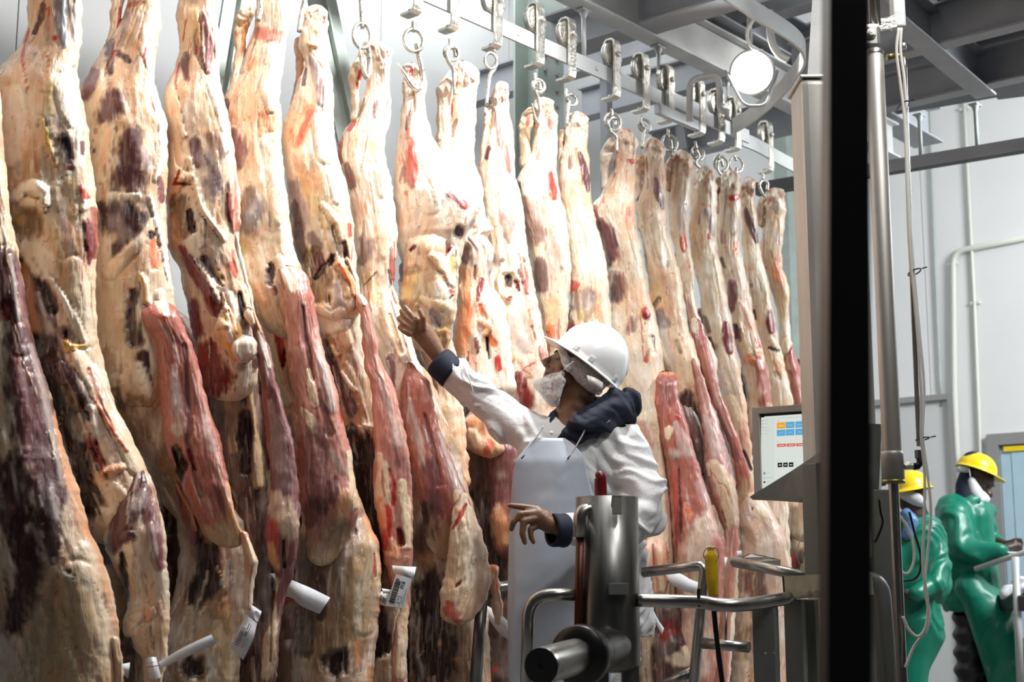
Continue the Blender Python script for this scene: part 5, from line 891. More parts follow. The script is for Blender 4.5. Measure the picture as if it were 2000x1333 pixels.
# --- eleventh
hunks('pink-tipped side of beef before the green column, with two grey-purple haunch patches', 1065, 195, [
 ('tendon', 0.0, 'f', R_(('P', [(205, 1036, 1050), (222, 1020, 1050), (240, 1013, 1046), (262, 1013, 1036), (300, 1017, 1036), (330, 1012, 1035)])), S_(('P', [('r', 0, [1032, 230, 6, 1030, 245, 5], .8)])), dict(seg=28)),
 ('hind_quarter', 0.0, 'f', R_(('P', [(189, 1052, 1070), (200, 1044, 1084), (230, 1042, 1090), (265, 1045, 1087), (300, 1036, 1088), (335, 1015, 1088), (360, 1008, 1090), (400, 1010, 1101), (440, 1016, 1110), (490, 1030, 1113), (540, 1040, 1116), (580, 1045, 1112), (620, 1055, 1110), (660, 1060, 1105), (720, 1070, 1115), (800, 1060, 1120), (1000, 1040, 1120), (1200, 1040, 1130), (1400, 1050, 1120)])),
  S_(('P', [('o', 0, [1060, 200, 14, 1075, 215, 8], .6), ('r', 0, [1078, 248, 6, 1060, 205, 3], .6), ('s', 3, [1050, 290, 8, 1065, 330, 10, 1060, 370, 10], .6), ('M', 2, [1058, 280, 5, 1052, 310, 6], .6), ('r', 2, [1076, 340, 4, 1080, 375, 7, 1082, 388, 6]), ('O', 0, [1072, 385, 10, 1068, 410, 12], .5), ('m', 3, [1009, 360, 6, 1012, 385, 7]), ('M', 2, [1025, 390, 10, 1035, 430, 18, 1045, 465, 18], .7), ('s', 0, [1035, 370, 8, 1050, 420, 10], .5), ('m', 3, [1055, 515, 14, 1058, 540, 19, 1055, 560, 14], .85), ('s', 2, [1075, 470, 12, 1085, 520, 10], .5), ('o', 0, [1085, 590, 10], .4), ('y', 0, [1075, 600, 16, 1080, 640, 10], .5), ('O', 4, [1075, 640, 9, 1078, 670, 10]), ('r', 0, [1070, 650, 4, 1075, 668, 3], .8), ('w', 3, [1095, 440, 8, 1100, 520, 6], .5)])), dict(thick=.12, seg=72)),
])
hunks('creamy side of beef immediately right of the green column', 1128, 220, [
 ('tendon', 0.02, 'f', R_(('P', [(250, 1094, 1108), (270, 1090, 1104), (310, 1092, 1103), (350, 1090, 1104)])), (), dict(seg=24)),
 ('hind_quarter', 0.0, 'f', R_(('P', [(217, 1116, 1140), (230, 1110, 1149), (270, 1102, 1148), (300, 1098, 1150), (350, 1092, 1153), (385, 1092, 1153), (420, 1100, 1161), (480, 1110, 1176), (540, 1115, 1189), (600, 1112, 1191), (650, 1110, 1195), (760, 1110, 1215), (900, 1110, 1230), (1100, 1110, 1250), (1250, 1110, 1245), (1400, 1120, 1230)])),
  S_(('P', [('w', 4, [1130, 240, 12, 1128, 280, 12], .7), ('m', 3, [1132, 300, 5, 1140, 325, 8, 1146, 350, 8, 1149, 372, 4]), ('m', 2, [1114, 305, 4, 1113, 330, 4], .8), ('s', 0, [1125, 320, 6, 1120, 360, 6], .5), ('b', 0, [1145, 465, 8], .4), ('w', 4, [1130, 420, 20, 1150, 520, 20], .5), ('r', 2, [1120, 560, 12, 1128, 556, 5]), ('T', -6, [1140, 590, 24, 1145, 620, 18], .8), ('g', 0, [1150, 580, 18, 1120, 600, 10], .7), ('R', -8, [1098, 610, 6, 1095, 640, 8, 1110, 640, 10]), ('r', -2, [1110, 625, 6, 1120, 640, 6], .7), ('f', 8, [1112, 580, 5, 1105, 600, 5]), ('O', 0, [1180, 640, 6, 1170, 610, 5], .5), ('t', 0, [1170, 590, 8], .5)])), dict(thick=.12, seg=64)),
])
# --- thirteenth: clear of the helmet
hunks('side of beef with purple haunch patches, directly above and right of white helmet', 1222, 250, [
 ('tendon', 0.0, 'w', R_(('I', [(90, 170, 215), (140, 130, 215), (200, 104, 205), (250, 104, 185), (300, 110, 160), (370, 115, 165), (440, 110, 180)])), S_(('I', [('r', 0, [190, 180, 14], .6)])), dict(seg=28)),
 ('hind_quarter', 0.0, 'f', R_(('I', [(30, 235, 270), (50, 215, 310), (100, 210, 350), (160, 222, 358), (200, 215, 345), (260, 195, 340), (330, 170, 338), (400, 140, 342), (470, 110, 340), (520, 60, 335), (570, 48, 335), (640, 62, 335), (700, 90, 350), (800, 120, 368), (900, 145, 385), (1000, 158, 402), (1100, 170, 425), (1200, 165, 455), (1333, 160, 480)]), ('P', [(680, 1190, 1294), (740, 1195, 1300), (800, 1200, 1310), (900, 1230, 1320), (1100, 1240, 1330), (1400, 1250, 1330)])),
  S_(('I', [('r', 0, [312, 250, 18, 290, 245, 10]), ('m', 3, [205, 330, 8, 200, 350, 7], .7), ('g', 0, [240, 400, 18], .5), ('w', 4, [260, 420, 50, 260, 480, 50], .7), ('r', 0, [130, 490, 12, 128, 520, 10], .7), ('p', 4, [75, 550, 20, 70, 590, 28, 90, 640, 20]), ('M', 3, [110, 640, 30, 150, 720, 50, 180, 800, 50, 180, 860, 44, 160, 920, 24]), ('m', 0, [190, 740, 24, 200, 800, 24], .7), ('w', 3, [150, 600, 10, 190, 660, 14, 240, 720, 14], .7), ('O', 0, [295, 570, 26, 290, 620, 28, 300, 680, 20], .7), ('r', 0, [300, 590, 18], .6), ('o', 0, [250, 690, 40, 340, 760, 20], .5), ('m', 4, [230, 1020, 50, 225, 1070, 60, 215, 1130, 50], .9), ('P', 2, [260, 1010, 26, 265, 1070, 24], .5), ('d', 0, [195, 1110, 16], .5), ('w', 3, [170, 960, 10, 230, 960, 10], .5), ('r', 8, [400, 1220, 24, 410, 1250, 28]), ('R', -2, [405, 1265, 24], .8), ('o', 3, [385, 1190, 14]), ('M', 2, [320, 1280, 34, 310, 1330, 40], .7), ('T', -5, [400, 1300, 5, 400, 1330, 6])]),
     ('P', [('M', 0, [1232, 635, 7, 1225, 650, 6], .5), ('w', 3, [1230, 700, 30, 1240, 800, 30, 1250, 880, 30], .6), ('r', -1, [1266, 690, 4, 1262, 705, 5], .9), ('d', -6, [1272, 660, 5, 1275, 690, 4]), ('f', 4, [1262, 640, 6, 1282, 740, 8]), ('P', 2, [1250, 830, 10, 1265, 870, 12], .7), ('t', 0, [1230, 760, 10, 1240, 830, 8], .4)])), dict(thick=.13, seg=76)),
 ('brisket', -0.09, 'p', R_(('G', [(112, 565, 640), (135, 556, 648), (180, 558, 650), (240, 553, 660), (320, 570, 685), (400, 585, 708), (500, 605, 735), (600, 618, 768), (700, 622, 800), (780, 628, 825), (860, 632, 835), (960, 640, 828), (1100, 650, 810), (1333, 640, 790), (1450, 640, 770)])),
  S_(('G', [('o', 4, [570, 118, 8, 610, 128, 10, 640, 118, 8]), ('M', 2, [600, 160, 30, 610, 220, 34], .6), ('f', 2, [612, 350, 18, 608, 375, 14]), ('r', 3, [640, 290, 6, 652, 300, 8]), ('r', 0, [651, 365, 8], .8), ('r', 6, [562, 225, 10, 572, 250, 8]), ('s', 3, [640, 320, 10, 670, 400, 20, 690, 440, 20], .6), ('s', 2, [630, 440, 22, 650, 440, 16], .7), ('r', 0, [640, 520, 20, 640, 600, 24, 660, 700, 24], .5), ('O', 0, [682, 650, 18, 690, 690, 16], .6), ('R', 0, [650, 760, 26, 640, 840, 20, 660, 620, 10], .7), ('d', -4, [652, 500, 3, 658, 640, 4, 660, 750, 4]), ('n', 3, [760, 700, 40, 720, 820, 60, 720, 1000, 80, 720, 1250, 80]), ('T', 0, [700, 900, 60, 740, 1100, 40], .6), ('d', 0, [780, 860, 20, 790, 1000, 16], .5), ('s', 2, [730, 560, 18, 770, 640, 18], .4), ('y', 0, [640, 860, 10], .4)])), dict(thick=.13, seg=80, sq=.7, tt=30)),
 ('rib_meat', -0.13, 'O', R_(('G', [(765, 535, 590), (800, 500, 610), (850, 500, 622), (900, 505, 615), (960, 530, 610), (1010, 540, 600)])), S_(('G', [('R', -8, [550, 800, 5, 556, 900, 6]), ('f', 5, [580, 820, 10, 580, 900, 12, 590, 970, 14]), ('f', 4, [525, 840, 12, 520, 890, 10])])), dict(seg=40, rough=1.8, thick=.07)),
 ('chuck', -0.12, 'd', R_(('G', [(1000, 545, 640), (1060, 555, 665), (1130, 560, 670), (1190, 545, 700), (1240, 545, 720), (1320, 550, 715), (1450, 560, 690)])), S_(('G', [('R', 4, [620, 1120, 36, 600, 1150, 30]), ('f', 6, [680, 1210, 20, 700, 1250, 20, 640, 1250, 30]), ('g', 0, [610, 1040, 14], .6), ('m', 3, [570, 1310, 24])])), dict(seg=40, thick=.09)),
])
hunks('side of beef with crumbly cream flank just right of the helmet, thin speckled neck', 1282, 268, [
 ('tendon', 0.0, 'f', R_(('I', [(200, 345, 400), (260, 335, 398), (330, 345, 385), (420, 345, 380), (520, 340, 395)])), S_(('I', [('o', 0, [370, 320, 14], .6), ('m', 2, [385, 455, 14, 370, 500, 18])])), dict(seg=24)),
 ('hind_quarter', 0.02, 'f', R_(('I', [(88, 420, 460), (110, 400, 500), (160, 385, 528), (250, 392, 525), (350, 385, 535), (430, 370, 540), (520, 345, 540), (600, 345, 540), (700, 360, 550), (800, 380, 575), (900, 400, 600), (1000, 410, 630), (1100, 425, 640), (1200, 440, 655), (1333, 480, 680)]), ('P', [(700, 1290, 1365), (760, 1310, 1372), (820, 1330, 1380)])),
  S_(('I', [('M', 4, [470, 370, 14, 480, 440, 26, 500, 500, 26, 515, 555, 12]), ('m', 1, [500, 460, 14, 512, 530, 10], .6), ('g', 0, [420, 370, 8, 420, 430, 8], .8), ('s', 0, [400, 500, 24, 400, 590, 24], .5), ('w', 5, [450, 600, 40, 460, 750, 50, 500, 900, 40], .5), ('b', 0, [548, 905, 12, 550, 930, 12], .8), ('y', 0, [460, 1080, 50, 520, 1180, 50], .4), ('T', -12, [490, 1150, 14, 460, 1200, 18]), ('b', -6, [490, 1240, 34, 520, 1320, 40], .8), ('o', 0, [425, 950, 10], .5)]),
     ('P', [('s', 2, [1292, 640, 10, 1305, 690, 14, 1318, 720, 12], .8), ('f', 5, [1335, 680, 14, 1350, 740, 16], .9), ('f', 4, [1280, 670, 10, 1300, 710, 10]), ('Y', 0, [1320, 718, 6], .5), ('T', -6, [1322, 668, 4, 1330, 690, 4]), ('d', -8, [1340, 780, 20, 1360, 810, 12])])), dict(thick=.12, seg=72, rough=1.2)),
 ('dark_cheek', -0.02, 'd', R_(('K', [(420, 230, 300), (500, 240, 340), (600, 270, 375), (700, 310, 388), (800, 340, 390), (900, 360, 390)])), S_(('K', [('M', 2, [300, 560, 30, 350, 660, 20], .6), ('f', 3, [290, 380, 30, 320, 440, 20]), ('s', 0, [340, 670, 14], .6)])), dict(seg=40)),
 ('brisket', -0.08, 'P', R_(('K', [(130, 305, 325), (170, 303, 345), (260, 330, 385), (350, 340, 412), (450, 350, 440), (550, 362, 478), (650, 380, 510), (750, 390, 540), (850, 390, 570), (950, 400, 592), (1050, 430, 605), (1150, 470, 610), (1250, 510, 612), (1333, 520, 618)]), ('P', [(1100, 1400, 1440), (1250, 1395, 1425), (1400, 1390, 1420)])),
  S_(('K', [('s', 4, [390, 520, 20, 430, 640, 34, 460, 740, 40], .75), ('p', 0, [350, 300, 20, 370, 420, 20], .5), ('M', 0, [480, 640, 14, 530, 760, 20, 570, 900, 16], .5), ('f', 4, [440, 830, 30, 490, 900, 60, 530, 1020, 60, 560, 1200, 50]), ('r', 0, [440, 880, 4, 480, 950, 4, 520, 960, 4, 545, 1030, 5], .7), ('f', 8, [405, 830, 12, 415, 900, 12]), ('n', 0, [580, 980, 16, 590, 1150, 16], .6), ('T', -4, [500, 1130, 8, 520, 1200, 10]), ('T', 0, [600, 1200, 10], .4)]),
     ('P', [('T', 0, [1415, 1100, 14, 1410, 1250, 14], .5)])), dict(thick=.11, seg=72, sq=.7)),
 ('shin', -0.05, 'f', R_(('P', [(1040, 1405, 1440), (1100, 1408, 1444), (1180, 1400, 1440), (1260, 1390, 1432), (1400, 1380, 1420)])), S_(('P', [('T', 0, [1410, 1150, 8, 1408, 1300, 8], .7)])), dict(seg=28)),
])
hunks('side of beef with bright red bloodspot on the hock and very long pink brisket', 1330, 295, [
 ('tendon', 0.0, 'n', R_(('I', [(200, 580, 620), (250, 530, 590), (300, 518, 580), (360, 530, 562), (450, 535, 570)])), S_(('I', [('r', 0, [545, 370, 8], .8)])), dict(seg=24)),
 ('hind_quarter', 0.02, 'f', R_(('I', [(172, 615, 645), (200, 590, 690), (250, 580, 718), (320, 570, 710), (400, 560, 700), (500, 545, 695), (600, 550, 690), (700, 560, 680), (800, 585, 690), (900, 600, 708), (1000, 625, 720), (1100, 645, 722), (1200, 660, 740), (1333, 690, 775)]), ('P', [(700, 1350, 1400), (760, 1370, 1405)])),
  S_(('I', [('s', 3, [640, 500, 30, 620, 600, 30, 650, 700, 26], .6), ('M', 0, [660, 540, 14, 665, 640, 14], .5), ('r', 3, [640, 750, 12, 648, 800, 18, 650, 830, 14]), ('O', 0, [650, 740, 24, 660, 800, 24], .5), ('m', 0, [590, 860, 10], .8), ('o', 0, [680, 900, 20, 660, 960, 24], .5), ('P', 3, [640, 1050, 20, 670, 1150, 20, 700, 1280, 30], .8), ('r', 0, [690, 940, 8], .6), ('o', 0, [690, 300, 20, 680, 380, 14], .4)])), dict(thick=.11, seg=64)),
 ('brisket', -0.06, 'p', R_(('J', [(1000, 20, 80), (1060, 30, 110), (1150, 50, 140), (1250, 70, 165), (1330, 90, 185)]), ('K', [(150, 350, 440), (250, 380, 462), (350, 420, 490), (450, 450, 530), (550, 490, 570), (650, 530, 610), (750, 560, 640), (850, 580, 672), (950, 600, 690), (1050, 606, 670), (1120, 608, 635), (1170, 610, 620)])),
  S_(('J', [('w', 3, [50, 1010, 20, 60, 1080, 30], .7), ('P', 2, [90, 1100, 20, 120, 1250, 24], .7)]), ('K', [('P', 4, [400, 80, 20, 430, 240, 20, 470, 400, 20], .7), ('s', 2, [440, 300, 8, 500, 500, 12, 560, 640, 10], .5), ('M', -3, [470, 480, 14, 540, 660, 20, 600, 800, 20], .7), ('r', 3, [660, 940, 14, 650, 1030, 10], .7), ('R', 0, [615, 1000, 14, 620, 1100, 10], .7)])), dict(thick=.10, seg=64, sq=.7, tb=160, tt=60)),
 ('shoulder', -0.02, 'n', R_(('K', [(1000, 650, 730), (1060, 620, 790), (1130, 610, 830), (1220, 612, 880), (1333, 618, 930)]), ('P', [(1100, 1445, 1545), (1200, 1440, 1548), (1300, 1430, 1540), (1420, 1430, 1530)])), S_(('K', [('f', 4, [700, 1060, 30, 780, 1140, 40], .7), ('d', -2, [697, 1112, 9]), ('d', 0, [728, 1280, 7], .8), ('r', 0, [660, 1160, 2, 720, 1170, 2, 760, 1200, 3, 820, 1250, 2], .6), ('T', 0, [650, 1250, 30, 700, 1320, 40], .6)]), ('P', [('d', 0, [1475, 1130, 22, 1480, 1200, 14], .8), ('d', 0, [1470, 1240, 16], .7), ('T', 0, [1450, 1250, 20, 1500, 1300, 26], .8)])), dict(thick=.13, seg=72)),
])
hunks('side of beef under the bent tube bracket with a maroon lower flank patch', 1378, 325, [
 ('hind_quarter', 0.0, 'f', R_(('P', [(320, 1364, 1382), (330, 1357, 1396), (350, 1352, 1400), (400, 1350, 1400), (450, 1345, 1400), (480, 1346, 1400), (520, 1355, 1408), (580, 1366, 1420), (630, 1372, 1430), (670, 1380, 1435), (720, 1392, 1446), (780, 1405, 1456), (850, 1420, 1465), (950, 1440, 1475), (1100, 1440, 1490), (1300, 1430, 1490), (1420, 1430, 1480)])),
  S_(('J', [('g', 3, [125, 300, 10, 150, 350, 24, 165, 420, 20, 180, 470, 10]), ('M', 0, [85, 330, 5, 82, 390, 6], .8), ('r', 2, [145, 460, 8, 150, 490, 9]), ('O', 0, [85, 260, 8, 130, 270, 6, 155, 275, 12], .7), ('b', 0, [64, 515, 12], .8), ('w', 4, [120, 580, 26, 150, 700, 40], .5), ('o', 0, [105, 640, 14], .5), ('m', 4, [120, 1010, 24, 150, 1090, 20], .8), ('d', -3, [155, 1140, 16, 170, 1200, 16]), ('R', 6, [265, 1050, 24, 265, 1130, 36, 285, 1220, 24]), ('g', 0, [190, 1200, 24, 200, 1300, 30], .7), ('f', 3, [215, 1040, 14, 220, 1150, 12])]),
     ('K', [('s', 0, [440, 120, 24, 500, 280, 24, 540, 380, 20], .6), ('m', 0, [440, 60, 30], .7), ('y', 0, [545, 460, 8, 560, 520, 8], .5), ('r', 2, [650, 560, 20, 660, 640, 10], .4), ('P', 0, [640, 640, 34, 660, 760, 34], .6), ('f', 3, [560, 400, 30, 600, 520, 34]), ('d', -5, [640, 740, 12, 690, 860, 12])])), dict(thick=.11, seg=60)),
])
hunks('side of beef with white knuckle and red eye spot, second of the close-set four', 1425, 335, [
 ('tendon', 0.0, 'n', R_(('P', [(345, 1398, 1408), (365, 1396, 1408), (395, 1398, 1406), (420, 1398, 1412)])), S_(('P', [('R', -2, [1402, 370, 4, 1402, 388, 4])])), dict(seg=20)),
 ('hind_quarter', 0.0, 'f', R_(('P', [(328, 1414, 1426), (336, 1406, 1440), (360, 1404, 1448), (400, 1402, 1448), (450, 1400, 1445), (490, 1400, 1445), (530, 1408, 1456), (580, 1420, 1466), (620, 1428, 1473), (670, 1436, 1487), (720, 1450, 1500), (790, 1460, 1510), (900, 1470, 1530), (1000, 1480, 1540), (1200, 1470, 1550), (1400, 1480, 1545)])),
  S_(('J', [('w', 4, [260, 60, 40, 300, 110, 50], .8), ('T', -1, [305, 140, 7, 308, 158, 6], .9), ('r', 2, [300, 225, 24, 340, 215, 12]), ('O', 0, [275, 270, 16], .7), ('s', 2, [280, 340, 30, 300, 420, 30], .6), ('M', 2, [240, 450, 16, 240, 510, 20], .7), ('O', 0, [320, 520, 24, 320, 570, 24], .8), ('r', 0, [322, 555, 8]), ('M', 0, [310, 460, 20], .6), ('d', 0, [230, 620, 14, 250, 680, 10], .8), ('M', 5, [300, 780, 34, 310, 860, 40, 300, 940, 26]), ('O', 3, [350, 900, 12, 400, 980, 20, 430, 1060, 16], .7), ('d', -2, [320, 1060, 20, 330, 1130, 20]), ('R', 0, [350, 1080, 10, 348, 1150, 14], .8), ('f', 3, [400, 1120, 34, 420, 1210, 44]), ('r', 3, [460, 1150, 14, 480, 1200, 14]), ('O', 4, [400, 1270, 34, 480, 1240, 24], .6), ('p', 3, [450, 1300, 34, 500, 1330, 30])]),
     ('K', [('f', 10, [680, 100, 20, 740, 80, 20]), ('O', 5, [700, 145, 30, 740, 125, 20]), ('p', 6, [750, 170, 44, 770, 280, 56, 790, 400, 54]), ('g', 0, [640, 260, 18, 660, 400, 24], .8), ('d', -5, [600, 240, 16, 605, 330, 14]), ('f', 0, [620, 240, 8], .6)]),
     ('P', [('M', 0, [1490, 990, 10, 1510, 1030, 16], .6)])), dict(thick=.11, seg=60)),
])
hunks('side of beef with a big dark oval shin muscle, third of the close-set four', 1463, 352, [
 ('hind_quarter', 0.0, 'f', R_(('P', [(345, 1452, 1468), (356, 1446, 1476), (370, 1446, 1476), (385, 1448, 1470), (400, 1448, 1472), (430, 1448, 1480), (480, 1448, 1483), (520, 1452, 1492), (570, 1460, 1503), (620, 1470, 1512), (660, 1478, 1520), (700, 1490, 1530), (760, 1505, 1545), (820, 1510, 1555), (1000, 1520, 1560)])),
  S_(('J', [('w', 4, [400, 120, 30, 430, 150, 20], .8), ('T', 0, [430, 170, 16], .7), ('t', -2, [380, 200, 12], .7), ('m', 6, [390, 300, 14, 415, 370, 34, 445, 450, 26, 462, 510, 12]), ('s', 3, [410, 290, 14, 440, 370, 16, 460, 440, 8], .6), ('w', 4, [400, 560, 34, 450, 650, 40], .5), ('O', 0, [400, 685, 16], .8), ('m', 0, [425, 790, 16], .6), ('d', -4, [440, 960, 14, 450, 1010, 12]), ('R', 5, [548, 960, 14, 550, 1040, 32, 560, 1090, 24]), ('s', 0, [490, 1040, 12, 500, 1160, 16], .7), ('f', 6, [550, 1140, 20, 580, 1180, 20]), ('d', -3, [600, 1220, 14, 540, 1200, 10])]),
     ('K', [('w', 2, [860, 280, 30, 900, 380, 30], .6), ('o', 3, [860, 150, 24, 880, 220, 20], .7), ('T', -3, [850, 240, 20, 870, 260, 16], .7)])), dict(thick=.10, seg=56)),
])
hunks('last side of beef at far right, cream shank flushing to red, against the white wall', 1508, 370, [
 ('tendon', 0.0, 'f', R_(('J', [(200, 500, 560), (240, 470, 530), (290, 452, 515), (350, 460, 510), (420, 475, 520)])), S_(('J', [('r', 0, [500, 290, 10], .7), ('T', -2, [515, 270, 8, 515, 300, 7], .8)])), dict(seg=24)),
 ('hind_quarter', 0.0, 'f', R_(('J', [(152, 560, 600), (175, 530, 640), (220, 515, 656), (290, 520, 648), (370, 510, 638), (450, 495, 634), (550, 480, 625), (620, 490, 622), (700, 520, 640), (780, 540, 660), (860, 565, 672), (950, 585, 672), (1020, 600, 668), (1100, 610, 676), (1170, 612, 690), (1250, 618, 715), (1333, 625, 740)]), ('P', [(760, 1535, 1573), (800, 1540, 1582), (950, 1545, 1590), (1060, 1545, 1595)])),
  S_(('J', [('w', 4, [600, 200, 24, 600, 300, 24], .6), ('s', 2, [590, 450, 30, 600, 540, 20], .7), ('g', 0, [610, 470, 18], .5), ('O', 2, [600, 610, 18, 590, 680, 30, 600, 750, 30], .65), ('r', 0, [600, 600, 10, 610, 660, 8], .7), ('r', 0, [515, 680, 12], .7), ('y', 0, [620, 880, 34, 640, 1000, 30], .4), ('p', 5, [690, 1200, 20, 670, 1260, 40, 690, 1333, 44])]),
     ('K', [('f', 6, [920, 30, 30, 910, 80, 30]), ('p', 6, [960, 90, 24, 960, 180, 44, 990, 300, 50, 1010, 420, 50]), ('o', 0, [900, 160, 12, 940, 280, 10], .6)])), dict(thick=.10, seg=56)),
])
# --- second row, coloured dark to put shade between and under the front row
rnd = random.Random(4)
back = [(150, 40, 320, 'shade-darkened back-row side of beef glimpsed in the hollow of the nearest full side'), (330, 230, 480, 'shade-darkened back-row side of beef glimpsed between the third and fourth front sides'), (500, 420, 640, 'shade-darkened back-row side of beef behind the pale paper strip'),
        (660, 600, 800, 'shade-darkened back-row side of beef glimpsed beneath the barcode tag'), (800, 760, 930, 'shade-darkened back-row side of beef behind the fringed fat flap'), (950, 890, 1060, 'shade-darkened back-row side of beef behind the left guard rail'), (1100, 1020, 1190, 'shade-darkened back-row side of beef hidden mostly by the man in the helmet'),
        (1250, 1160, 1320, 'shade-darkened back-row side of beef at the hem of the white coat'), (1380, 1290, 1440, 'shade-darkened back-row side of beef glimpsed behind the yellow handle'), (1480, 1410, 1540, 'shade-darkened back-row side of beef under the touch screen'), (1560, 1500, 1600, 'shade-darkened back-row side of beef by the stainless upright')]
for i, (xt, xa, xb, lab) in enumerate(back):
    p = PL(xt, 600, -0.62); t = thing('beef_side', lab, 'beef', p, 0, 'sides of beef on the back rail')
    top = 600 if i < 9 else 700
    rw = [(top, xt - 30, xt + 20), (top + 120, xa + 20, xb - 25), (900, xa - 4, xb - 4), (1100, xa, xb), (1333, xa, xb - 10), (1440, xa + 20, xb - 40)]
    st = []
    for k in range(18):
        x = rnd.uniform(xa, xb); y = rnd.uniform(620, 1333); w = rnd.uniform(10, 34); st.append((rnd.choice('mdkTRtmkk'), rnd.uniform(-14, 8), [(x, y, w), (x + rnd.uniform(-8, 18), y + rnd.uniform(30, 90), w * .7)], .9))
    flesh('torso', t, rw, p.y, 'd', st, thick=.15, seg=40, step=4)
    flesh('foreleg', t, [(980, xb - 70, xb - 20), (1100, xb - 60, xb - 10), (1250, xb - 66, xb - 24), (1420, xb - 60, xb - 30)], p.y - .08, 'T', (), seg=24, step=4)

# ================================================================== PAPER TAGS
def sheet(mb, P, n=8, th=0.0006):
    """ribbon from pairs of edge points"""
    a = bez([p[0] for p in P], n); b = bez([p[1] for p in P], n); vs = []
    for p, q in zip(a, b): vs += [p, q, p + Vector((0, th, 0)), q + Vector((0, th, 0))]
    fs = []
    for i in range(len(a) - 1):
        k = i * 4; fs += [(k, k + 1, k + 5, k + 4), (k + 3, k + 2, k + 6, k + 7), (k, k + 4, k + 6, k + 2), (k + 1, k + 3, k + 7, k + 5)]
    return mb.add(vs, fs, True)
def tagpaper(label, Y, strips, bands=()):
    c = strips[0][0] if strips else bands[0][0]
    t = thing('paper_tag', label, 'tag', W(c[0], c[1], Y), 0, 'paper tags on the beef')
    for k, st in enumerate(strips):
        m = MB(); sheet(m, [(W(a, b, Y + dy), W(c2, d2, Y + dy)) for (a, b, c2, d2, dy) in st]); m.build('strip', M['paper'], t)
    for st in bands:
        m = MB(); sheet(m, [(W(a, b, Y + dy), W(c2, d2, Y + dy)) for (a, b, c2, d2, dy) in st]); m.build('band', M['paper'], t)
    return t
def Yat(px): return PL(px, 700, 0).y
y_ = Yat(500) - .2
tagpaper('long blank white paper strip tied round the purple loin strip', y_, [[(548, 1140, 560, 1166, 0), (562, 1132, 572, 1170, -.03), (590, 1142, 585, 1182, -.05), (615, 1153, 600, 1190, -.04), (645, 1168, 624, 1200, -.02)]], [[(528, 1121, 530, 1150, .04), (545, 1120, 548, 1160, -.005), (562, 1122, 562, 1146, .04)]])
y_ = Yat(300) - .17
t = tagpaper('small printed white tag on the fore shank of the third side', Yat(300) - .2, [[(480, 1200, 502, 1218, -.01), (464, 1235, 494, 1250, -.02), (450, 1266, 475, 1290, 0)]], [[(478, 1182, 478, 1205, .03), (490, 1182, 494, 1210, -.01), (511, 1195, 503, 1218, .01)]])
def inkbars(t, Y, q0, q1, q2, bars, m='ink', name='bar_print'):
    """printed bars in the parallelogram q0 (origin) q1 (along) q2 (across)"""
    mb = MB()
    for (u0, u1, v0, v1) in bars:
        P = [(q0[0] + (q1[0] - q0[0]) * u + (q2[0] - q0[0]) * v, q0[1] + (q1[1] - q0[1]) * u + (q2[1] - q0[1]) * v) for u, v in ((u0, v0), (u1, v0), (u1, v1), (u0, v1))]
        vs = [W(x, y, Y) for x, y in P]; vs += [v + Vector((0, .0008, 0)) for v in vs]
        mb.add(vs, [(0, 1, 2, 3), (7, 6, 5, 4), (0, 4, 5, 1), (1, 5, 6, 2), (2, 6, 7, 3), (3, 7, 4, 0)])
    return mb.build(name, M[m], t)
rb = random.Random(2)
def bars(u0, u1, v0, v1, n):
    out = []; u = u0; st = (u1 - u0) / n
    while u < u1: w = st * rb.choice((.3, .5, .9)); out.append((u, min(u + w, u1), v0, v1)); u += w + st * rb.choice((.3, .5))
    return out
inkbars(t, Yat(300) - .226, (478, 1204), (452, 1264), (501, 1220), bars(.3, .9, .12, .45, 12), 'ink2')
inkbars(t, Yat(300) - .226, (478, 1204), (452, 1264), (501, 1220), [(.1, .3, .5, .56), (.1, .85, .66, .70), (.5, .8, .82, .86), (.35, .5, .5, .62)], 'ink2', 'text_print')
# barcode tag with EU
Yb = Yat(615) - .20
t = tagpaper('white barcode tag printed EU on the narrow pink brisket', Yb, [[(773, 1122, 805, 1131, -.01), (764, 1152, 796, 1160, -.012), (753, 1184, 788, 1189, -.01)]], [[(766, 1105, 769, 1122, .03), (790, 1107, 790, 1126, -.005), (813, 1108, 806, 1140, .03)]])
Yi = Yb - .0125
inkbars(t, Yi, (773, 1124), (754, 1184), (803, 1133), bars(.14, .88, .08, .44, 16), 'ink')
inkbars(t, Yi, (773, 1124), (754, 1184), (803, 1133), [(.60, .61, .48, .78), (.78, .79, .48, .78), (.95, .96, .48, .78), (.60, .95, .77, .785), (.78, .95, .48, .49), (.3, .8, .90, .92), (.1, .25, .5, .52), (.08, .12, .1, .3), (.66, .72, .56, .62)], 'ink2', 'text_print')
m = MB()
def letters(t, Y, o, du, dv, polys, mk='ink'):
    mb = MB()
    for (x0, y0, x1, y1) in polys:
        vs = []
        for (a, b) in ((x0, y0), (x1, y0), (x1, y1), (x0, y1)): vs.append(W(o[0] + du[0] * a + dv[0] * b, o[1] + du[1] * a + dv[1] * b, Y))
        vs += [v + Vector((0, .0008, 0)) for v in vs]
        mb.add(vs, [(0, 1, 2, 3), (7, 6, 5, 4), (0, 4, 5, 1), (1, 5, 6, 2), (2, 6, 7, 3), (3, 7, 4, 0)])
    return mb.build('lettering', M[mk], t)
E_ = [(0, 0, .22, 1), (0, 0, 1, .2), (0, .4, .85, .6), (0, .8, 1, 1)]; U_ = [(0, 0, .22, 1), (.78, 0, 1, 1), (0, .8, 1, 1)]
